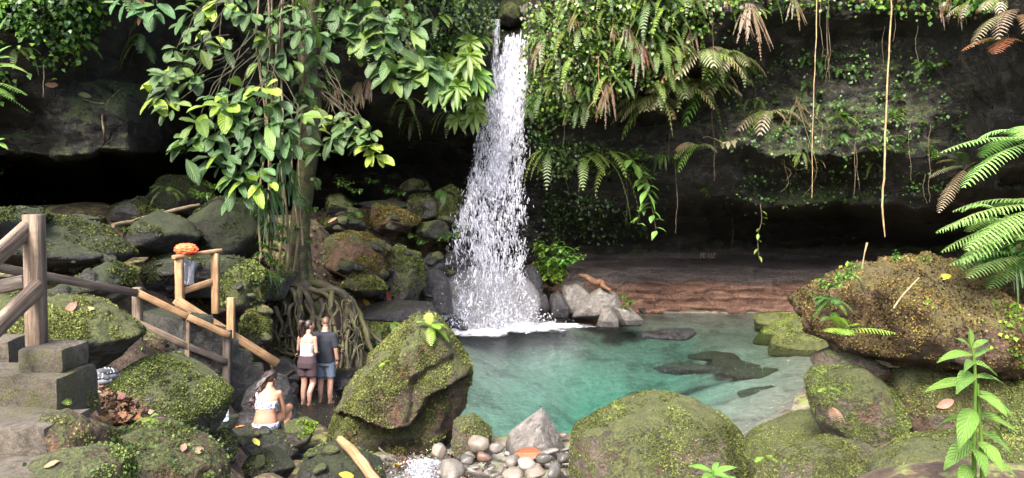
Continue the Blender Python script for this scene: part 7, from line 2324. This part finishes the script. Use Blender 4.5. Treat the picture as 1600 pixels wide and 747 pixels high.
wfb = P(760, 506, 23.2)
wf = empty('waterfall', (wfb[0], wfb[1], 0.0), 'white waterfall breaking into drops as it plunges into the green pool', 'waterfall')
wl = np.array(wf.location)
for layer, (dy, sc_w, dens) in enumerate([(0.0, 1.0, 0.0), (0.35, 0.8, -0.03), (-0.3, 0.7, -0.08)]):
    A, B = np.meshgrid(np.linspace(-1, 1, 40), np.linspace(0, 1, 160))
    py = 54 + B * 452
    l, r = np.interp(py, PYS, LFT), np.interp(py, PYS, RGT)
    cx = (l + r) / 2 + (r - l) * 0.08 * (1 - B)
    px = cx + A * (r - l) / 2 * sc_w
    Yd = fall_y(py) + dy * B - 0.25 * (1 - A ** 2) * (0.3 + B)
    q = P(px.ravel(), py.ravel(), Yd.ravel())
    lip = np.clip(0.07 - B.ravel(), 0, 1) / 0.07
    q += lip[:, None] ** 2 * np.array([0.02, 0.9, 0.0])
    q += (0.08 * fbm(q * np.array([2.2, 2.2, 0.6]) + layer * 7, 3))[:, None] * np.array([1, -1.5, 0])
    d_ = 0.5 + dens + 0.10 * np.clip(1 - B * 1.6, -0.35, 1) - 0.26 * np.abs(A) ** 3 + 0.07 * A * np.clip(1 - B * 2, 0, 1) - 0.05 * (B > 0.5) * np.abs(A) - 0.10 * np.clip(B - 0.42, 0, 0.3) / 0.3
    d_ = d_ + 0.25 * np.clip(1 - B / 0.25, 0, 1) * (A > -0.5)
    ii = np.arange(A.size).reshape(A.shape)
    fq = np.stack([ii[:-1, :-1].ravel(), ii[1:, :-1].ravel(), ii[1:, 1:].ravel(), ii[:-1, 1:].ravel()], 1)
    L = np.stack([(A * 0.5 * (r - l) / 50).ravel() + layer * 3.3, (B * 10).ravel()], 1)
    mk('falling_sheet', q - wl, fq, M['sheet'], wf, np.repeat(d_.reshape(-1, 1), 3, 1), L)
# thin second stream beside the main lip
A, B = np.meshgrid(np.linspace(-1, 1, 12), np.linspace(0, 1, 60))
py = 30 + B * 160
px = 776 - 4 * B + A * (6 + 5 * B)
q = P(px.ravel(), py.ravel(), (23.9 - 0.3 * B).ravel())
ii = np.arange(A.size).reshape(A.shape)
mk('side_stream', q - wl, np.stack([ii[:-1, :-1].ravel(), ii[1:, :-1].ravel(), ii[1:, 1:].ravel(), ii[:-1, 1:].ravel()], 1), M['sheet'], wf,
   np.repeat((0.62 - 0.2 * np.abs(A) ** 2 - 0.12 * B).reshape(-1, 1), 3, 1), np.stack([(A * 0.2).ravel() + 9, (B * 4).ravel()], 1))


def drops(n, py_lo, py_hi, rad, stretch, name, mat, spread=1.0, power=1.0, yjit=0.5, sub=1, clump=True):
    t = gwf.random(n) ** power
    py = py_lo + (py_hi - py_lo) * t
    l, r = np.interp(py, PYS, LFT), np.interp(py, PYS, RGT)
    u = np.clip(gwf.normal(0, 0.42, n), -1.25, 1.25) * spread
    u = np.where(gwf.random(n) < 0.6, gwf.uniform(-1, 1, n) * spread, u)
    u = u + 0.16 * fbm(np.stack([py / 28.0, u * 2.0, 0 * u], 1), 2)
    px = (l + r) / 2 + u * (r - l) / 2
    B = (py - 54) / 452
    Yd = fall_y(py) + gwf.normal(0, 0.15, n) + gwf.normal(0, yjit, n) * np.clip(B, 0, 1)
    c = P(px, py, Yd)
    if clump:
        kp = fbm(c * np.array([3.2, 3.2, 1.1]) + 5, 3) + 0.15 * gwf.normal(size=n) > -0.06
        c, py = c[kp], py[kp]
    n = len(c)
    c[:, 2] = np.maximum(c[:, 2], 0.03)
    V, F = ico(sub)
    rr = rad * np.exp(gwf.normal(0, 0.45, n))
    st_ = 1 + (stretch - 1) * gwf.random(n)
    W = V[None] * np.stack([rr * gwf.uniform(0.6, 1.2, n), rr * gwf.uniform(0.6, 1.2, n), rr * st_], 1)[:, None, :]
    tilt = gwf.normal(0, 0.22, n)
    W[:, :, 0] += W[:, :, 2] * tilt[:, None]
    W = W * (1 + 0.25 * gwf.normal(size=(n, len(V), 1)))
    W += c[:, None, :]
    FF = (F[None] + (np.arange(n) * len(V))[:, None, None]).reshape(-1, 3)
    return tag(mk(name, W.reshape(-1, 3) - wl, FF, M[mat], wf), kind='stuff')


drops(7500, 60, 505, 0.0125, 7.5, 'drops', 'drops', 0.9, 1.15, 0.45)
drops(11000, 60, 505, 0.014, 8.5, 'faint_drops', 'spray', 0.98, 0.9, 0.5)
drops(12000, 130, 508, 0.0085, 5.0, 'fine_drops', 'spray', 1.12, 0.8, 0.7)
drops(9000, 405, 511, 0.011, 2.0, 'splash_drops', 'drops', 1.02, 0.5, 0.8)
# splash spray thrown up from the pool
n = 9000
th = gwf.uniform(0, 2 * np.pi, n)
rad_ = np.abs(gwf.normal(0, 0.75, n))
h_ = np.abs(gwf.normal(0, 0.42, n)) * np.exp(-rad_ * 0.45)
c = np.array([wfb[0] - 0.02, wfb[1] + 0.1, 0.02]) + np.stack([1.3 * rad_ * np.cos(th), 0.7 * rad_ * np.sin(th), h_], 1)
V, F = ico(1)
rr = 0.012 * np.exp(gwf.normal(0, 0.5, n))
W = V[None] * rr[:, None, None] + c[:, None, :]
tag(mk('spray', W.reshape(-1, 3) - wl, (F[None] + (np.arange(n) * len(V))[:, None, None]).reshape(-1, 3), M['drops'], wf), kind='stuff')
# foam on the water
A, B = np.meshgrid(np.linspace(0, 2 * np.pi, 120, endpoint=False), np.linspace(0, 1, 30))
rx = 2.9 * (1 + 0.16 * np.sin(A * 3 + 1) + 0.10 * np.sin(A * 7) + 0.06 * np.sin(A * 13 + 2))
fxp = wfb[0] + 0.05 + rx * np.cos(A) * B
fyp = wfb[1] - 0.1 + 0.55 * rx * np.sin(A) * B
q = np.stack([fxp.ravel(), fyp.ravel(), np.zeros(A.size)], 1)
q[:, 2] = 0.012 + (0.22 * np.clip(fbm(q * 4, 4) + 0.35, 0, 1) * (1 - B.ravel() ** 2))
ii = np.arange(A.size).reshape(A.shape)
nx = np.roll(ii, -1, 1)
fq = np.stack([ii[:-1].ravel(), ii[1:].ravel(), nx[1:].ravel(), nx[:-1].ravel()], 1)
mk('foam', q - wl, fq, M['sheet'], wf, np.repeat((0.98 - 0.55 * B ** 1.7).reshape(-1, 1), 3, 1), np.stack([(fxp * 0.3).ravel(), (fyp * 1.6).ravel()], 1))
if MIST > 0:
    t = NT('water_mist')
    tc = t.obj()
    ln = t.n('ShaderNodeVectorMath', operation='LENGTH')
    t.set(ln.inputs[0], tc)
    vs = t.n('ShaderNodeVolumeScatter')
    vs.inputs['Color'].default_value = (0.93, 0.93, 1.0, 1)
    vs.inputs['Density'].default_value = MIST
    t.set(t.out.inputs['Volume'], vs.outputs[0])
    V, F = ico(3)
    o = mk('mist', V * np.array([1.75, 1.2, 1.25]), F, t.m, wf)
    o.location = (0, 0, 0.75)
    tag(o, kind='stuff')
# moss capped boulder and wet stones at the lip
R('lip_moss', 'mossy boulder wedged in the notch above the waterfall', [(776, 34), (780, 12), (797, 4), (812, 14), (814, 34), (796, 42)], 24.6, 0.6, 'rock_moss_full', 5)
R('lip_wet', 'wet grey stone beside the mossy boulder at the lip of the fall', (823, 22, 13, 16), 24.8, 0.5, 'rock_grey', 4)
R('lip_top', 'pale stone at the very top of the waterfall notch', (828, 4, 15, 10), 26, 0.5, 'rock_grey', 4)
R('lip_side', 'dark stone at the edge of the notch above the thin side stream', (768, 12, 10, 12), 24.8, 0.4, 'rock_wet', 4)

# white water of the outflow
n = 1500
q = np.stack([gwf.normal(-1.28, 0.14, n), gwf.uniform(10.1, 10.75, n), np.zeros(n)], 1)
q[:, 2] = np.maximum(-0.02 - (10.75 - q[:, 1]) * 0.12, [gz(a, b) + 0.02 for a, b in q[:, :2]]) + np.abs(gwf.normal(0, 0.025, n))
V, F = ico(1)
rr = 0.008 * np.exp(gwf.normal(0, 0.5, n))
W = V[None] * (rr[:, None, None] * np.array([1, 1.6, 0.8])) + q[:, None, :]
o = mk('rapid', W.reshape(-1, 3), (F[None] + (np.arange(n) * len(V))[:, None, None]).reshape(-1, 3), M['spray'])
tag(o, 'small white rapid where the pool spills over the gravel', 'rapid', kind='stuff')

# ------------------------------------------------------------------ growth that nobody could count
gs = np.random.default_rng(77)


def mass(name, label, poly, n, size, colours, off=0.12, jit=0.25, hang=0.6, mat='leaf', thr=-0.12):
    pts = np.array(sample(poly, n, gs))
    c = np.array([onrock(x, y, off) for x, y in pts]) + gs.normal(0, jit * 0.5, (n, 3)) * np.array([1, 1, 1])
    dn = fbm(c * 1.3, 3) + 0.5 * fbm(c * 4 + 9, 2) + gs.normal(0, 0.12, n) > thr
    c = c[dn]
    n = len(c)
    Nn = np.tile([0, -0.8, 0.5], (n, 1))
    cols = colours(n)
    V, F = scatter_leaves(c, Nn, size * gs.uniform(0.55, 1.3, n), cols, gs, hang)
    b = c.mean(0)
    o = mk(name, V - b, F, M[mat], col=np.repeat(cols, 5, 0), loc=b, smooth=False)
    return tag(o, label, 'foliage', kind='stuff')


mass('creeper_foliage', 'small leaved creeper foliage covering the rock above the dark cave', Z_A + [], 5200, 0.12, (pick(gs, (G_LIT, 3), (G_MID, 4), (G_YEL, 1.2), (G_DEEP, 2))), hang=1.0, thr=0.0)
mass('curtain_foliage', 'dense mixed foliage of the sunlit curtain beside the waterfall', Z_B, 11000, 0.12, (pick(gs, (G_LIT, 4), (G_MID, 3), (G_YEL, 2.5), (G_DEEP, 1.6), (BROWN, 0.8), (PALE * 0.7, 0.5))), jit=0.45, hang=1.1)
mass('fringe_foliage', 'fine hanging foliage between the tree and the waterfall', Z_C, 8000, 0.11, (pick(gs, (G_LIT, 2.2), (G_MID, 4), (G_YEL, .8), (G_DEEP, 3), (BROWN, 0.6))), jit=0.4, hang=1.3)
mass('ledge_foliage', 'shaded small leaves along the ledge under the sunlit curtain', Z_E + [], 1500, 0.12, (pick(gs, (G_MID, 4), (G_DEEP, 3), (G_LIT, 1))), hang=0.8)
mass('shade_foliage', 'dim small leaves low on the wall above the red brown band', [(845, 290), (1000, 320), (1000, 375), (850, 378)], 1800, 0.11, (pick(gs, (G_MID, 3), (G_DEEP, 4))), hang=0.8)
mass('wall_foliage', 'sparse small weeds dotted over the bare dark wall', [(1110, 70), (1480, 80), (1500, 190), (1480, 300), (1130, 335)], 3600, 0.10, (pick(gs, (G_MID, 3), (G_DEEP, 2), (G_LIT, 1.5))), hang=0.6)
mass('rim_foliage', 'mixed foliage along the upper rim of the dark wall', [(1090, -40), (1580, -40), (1570, 6), (1480, 16), (1300, 2), (1180, 10), (1090, 30)], 2600, 0.15, (pick(gs, (G_MID, 3), (G_LIT, 2), (G_YEL, 1), (BROWN, 1))), jit=0.4, hang=1.0)
mass('falls_foliage', 'small leaves on the wet wall just beside the falling water', [(826, 60), (850, 60), (860, 260), (845, 290), (828, 200)], 900, 0.12, (pick(gs, (G_MID, 3), (G_LIT, 2), (G_DEEP, 2))), hang=0.9)
mass('edge_foliage', 'leafy creeper at the picture edge below the rock brow', [(-40, 235), (20, 240), (60, 290), (110, 325), (60, 335), (-40, 330)], 900, 0.10, (pick(gs, (G_MID, 3), (G_LIT, 1), (G_DEEP, 3))), off=0.3, jit=0.5, hang=0.8, thr=0.02)


# moss fuzz and tiny leaves on the boulders
def tufts_on(key, n, size, colours, up_min=0.05, thr=-0.05, name='moss_cover', zmin=-9, freq=2.6, lift=0.0):
    o, V, F = ROCKS[key]
    a, b, c = V[F[:, 0]], V[F[:, 1]], V[F[:, 2]]
    nn = np.cross(b - a, c - a)
    ar = np.linalg.norm(nn, axis=1)
    nn = nn / (ar[:, None] + 1e-12)
    front = (nn[:, 1] < 0.45)
    pr_ = ar * front * (nn[:, 2] > up_min)
    k = gs.choice(len(F), n * 2, p=pr_ / pr_.sum())
    u, v = gs.random(n * 2), gs.random(n * 2)
    s_ = u + v > 1
    u[s_], v[s_] = 1 - u[s_], 1 - v[s_]
    p = a[k] + (b - a)[k] * u[:, None] + (c - a)[k] * v[:, None]
    kp = (fbm(p * freq * 0.8 + len(key) * 3.1, 5, 0.6) + gs.normal(0, 0.06, n * 2) > thr + 0.03) & (p[:, 2] > zmin)
    p, N3 = p[kp][:n], nn[k][kp][:n]
    m = len(p)
    cols = colours(m) * np.clip(0.95 + 0.9 * fbm(p * 3.3 + 50, 3), 0.45, 1.5)[:, None]
    W, FF = scatter_leaves(p + N3 * (0.004 + lift), N3 * 2.0 + np.array([0, 0, 0.3]), size * gs.uniform(0.5, 1.4, m), cols, gs, -0.1, 0.5)
    q = mk(name, W - np.array(o.location), FF, M['moss_tuft'], o, np.repeat(cols, 5, 0), smooth=False)
    return tag(q, kind='stuff')


MC = pick(gs, (np.array((0.09, 0.107, 0.03)), 4), (np.array((0.14, 0.162, 0.045)), 4), (np.array((0.165, 0.185, 0.052)), 1.6), (np.array((0.055, 0.058, 0.022)), 3))
DARKB = pick(gs, (np.array((0.07, 0.045, 0.025)), 3), (np.array((0.035, 0.022, 0.014)), 3), (np.array((0.12, 0.08, 0.04)), 2))
GC = pick(gs, (np.array((0.17, 0.135, 0.035)), 4), (np.array((0.12, 0.09, 0.032)), 4), (np.array((0.23, 0.19, 0.04)), 1.6), (np.array((0.09, 0.055, 0.03)), 4), (np.array((0.13, 0.15, 0.03)), 2))
FC = pick(gs, (np.array((0.11, 0.15, 0.035)), 4), (np.array((0.16, 0.19, 0.045)), 3), (np.array((0.06, 0.075, 0.025)), 3))
DC = pick(gs, (np.array((0.04, 0.05, 0.014)), 4), (np.array((0.075, 0.085, 0.02)), 3), (np.array((0.02, 0.022, 0.008)), 3))
BC2 = pick(gs, (np.array((0.11, 0.16, 0.045)), 3), (np.array((0.15, 0.19, 0.045)), 1.2), (np.array((0.055, 0.095, 0.03)), 3))
BC = pick(gs, (G_LIT, 3), (G_YEL, 1.5), (G_LIT * 1.3, 2), (G_MID, 2))
tufts_on('main', 22000, 0.022, MC, -0.3, -0.05)
tufts_on('bottom', 18000, 0.016, MC, 0.1, 0.0)
tufts_on('right', 42000, 0.0135, GC, -0.5, -0.12)
tufts_on('right', 9000, 0.02, DARKB, -0.5, -0.2, 'dead_moss', freq=2.0)
tufts_on('right', 2600, 0.04, BC, -0.3, 0.28, 'weeds', freq=1.3)
for k_ in ('right_low', 'right_mid', 'right_shore', 'right_front', 'right_corner', 'right_edge'):
    tufts_on(k_, 16000, 0.011, MC, -0.1, -0.06)
tufts_on('right_slab', 800, 0.02, MC, 0.1, 0.1)
tufts_on('stairs', 14000, 0.017, MC, -0.1, -0.05)
tufts_on('rail', 14000, 0.018, MC, -0.1, -0.1)
tufts_on('rail_back', 6000, 0.018, MC, 0, -0.1)
tufts_on('edge_soil', 6000, 0.013, MC, -0.1, 0.05)
tufts_on('edge_soil', 380, 0.022, BC2, 0.0, 0.04, 'weeds', freq=1.8, lift=0.015)
for k_ in ('soil_a', 'soil_b', 'soil_c'):
    tufts_on(k_, 4500, 0.012, MC, -0.2, -0.05)
    tufts_on(k_, 150, 0.019, BC2, -0.2, 0.0, 'weeds', freq=2.5, lift=0.012)
tufts_on('woman_side', 1200, 0.035, BC, 0.0, 0.12)
for k_ in ('front_left', 'bottle_rock', 'seat', 'front_wide', 'front_wet'):
    tufts_on(k_, 900, 0.022, MC, 0.0, 0.16)
for k_ in ('moss_dome', 'moss_low', 'moss_trunk', 'mound_face', 'slab_foot', 'mound_low', 'mound_fall'):
    tufts_on(k_, 5000, 0.038, MC, -0.2, -0.1)
for k_ in ('mound_brown', 'mound_earth'):
    tufts_on(k_, 4500, 0.042, GC, -0.1, -0.1)
for k_ in ('flat_mid', 'flat_near', 'flat_far'):
    tufts_on(k_, 4500, 0.03, FC, 0.3, -0.1)
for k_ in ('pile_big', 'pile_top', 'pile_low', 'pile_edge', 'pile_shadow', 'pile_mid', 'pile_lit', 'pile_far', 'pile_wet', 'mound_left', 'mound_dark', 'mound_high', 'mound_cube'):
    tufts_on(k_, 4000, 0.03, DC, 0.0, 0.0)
tufts_on('far_leaf', 900, 0.15, BC, -0.2, -0.3, 'leaves', lift=0.06)
tufts_on('bar_moss', 700, 0.022, MC, 0.1, 0.0)


def ground_mass(name, label, poly, dlo, dhi, n, size, colours, thr=-0.1, lift=0.02, mat='leaf', hang=-0.2, freq=1.2, flat=1.0):
    """poly: photo outline; the points are laid on the ground seen through it"""
    pts = np.array(sample(poly, n, gs))
    d = ray(pts[:, 0], pts[:, 1])
    ys = np.linspace(dlo, dhi, 70)
    hit = np.full(len(pts), np.nan)
    for y in ys:
        t = y / d[:, 1]
        z = H + d[:, 2] * t
        gzv = np.array([gz(a, y) for a in d[:, 0] * t])
        new = np.isnan(hit) & (z <= gzv)
        hit[new] = y
    ok = ~np.isnan(hit)
    d, hit = d[ok], hit[ok]
    t = hit / d[:, 1]
    c = np.stack([d[:, 0] * t, hit, H + d[:, 2] * t], 1)
    kp = fbm(c * freq + 4, 3) + gs.normal(0, 0.15, len(c)) > thr
    c = c[kp]
    m = len(c)
    c += gs.normal(0, 0.02, (m, 3))
    c[:, 2] += lift
    cols = colours(m)
    V, F = scatter_leaves(c, np.tile([0, -0.2, flat], (m, 1)), size * gs.uniform(0.5, 1.3, m), cols, gs, hang, 0.45)
    b = c.mean(0)
    return tag(mk(name, V - b, F, M[mat], col=np.repeat(cols, 5, 0), loc=b, smooth=False), label, 'ground cover', kind='stuff')


LITTER = pick(gs, (BROWN, 4), (RUST * 0.7, 2), (PALE * 0.6, 1.2), (BROWN * 0.5, 4), (np.array((0.2, 0.09, 0.07)), 2))
ground_mass('weeds', 'low clover like weeds along the path edge beside the concrete steps', [(85, 590), (130, 575), (150, 620), (240, 660), (345, 690), (345, 760), (20, 760), (80, 690)], 2.5, 8, 1700, 0.024, BC2, 0.06, 0.02)
ground_mass('leaf_litter', 'heap of dry brown leaves between the steps and the mossy stair boulder', [(118, 585), (150, 570), (205, 590), (225, 640), (215, 668), (140, 668), (120, 630)], 3.5, 9, 3200, 0.06, LITTER, -0.5, 0.02, 'litter', 0.0)
ground_mass('leaf_litter', 'brown leaf litter scattered over the bank around the tree', [(480, 345), (620, 350), (620, 420), (600, 450), (470, 450), (400, 460), (350, 420), (240, 480), (240, 440), (380, 390)], 9.5, 26, 4200, 0.11, LITTER, -0.15, 0.04, 'litter', 0.0)
ground_mass('leaf_litter', 'wet brown leaves washed together at the pool outlet', [(600, 700), (700, 708), (770, 712), (760, 747), (600, 747)], 8, 12.5, 1200, 0.05, LITTER, 0.0, 0.015, 'litter', 0.0)
ground_mass('bank_moss', 'patchy moss and tiny weeds over the bank behind the stairs', [(360, 430), (470, 440), (470, 520), (430, 590), (380, 570), (300, 560), (210, 560), (215, 500), (300, 470)], 9, 18, 8000, 0.045, MC, -0.15, 0.02, 'moss_tuft')
ground_mass('bank_weeds', 'small bright weeds under the tree roots', [(410, 560), (470, 540), (560, 540), (560, 590), (430, 600)], 12, 18, 700, 0.09, BC, -0.05, 0.04)
ground_mass('mound_moss', 'moss and weeds filling the gaps between the bank boulders', [(500, 330), (720, 340), (710, 420), (660, 470), (500, 470)], 17, 27, 4200, 0.09, MC, -0.2, 0.03, 'moss_tuft')
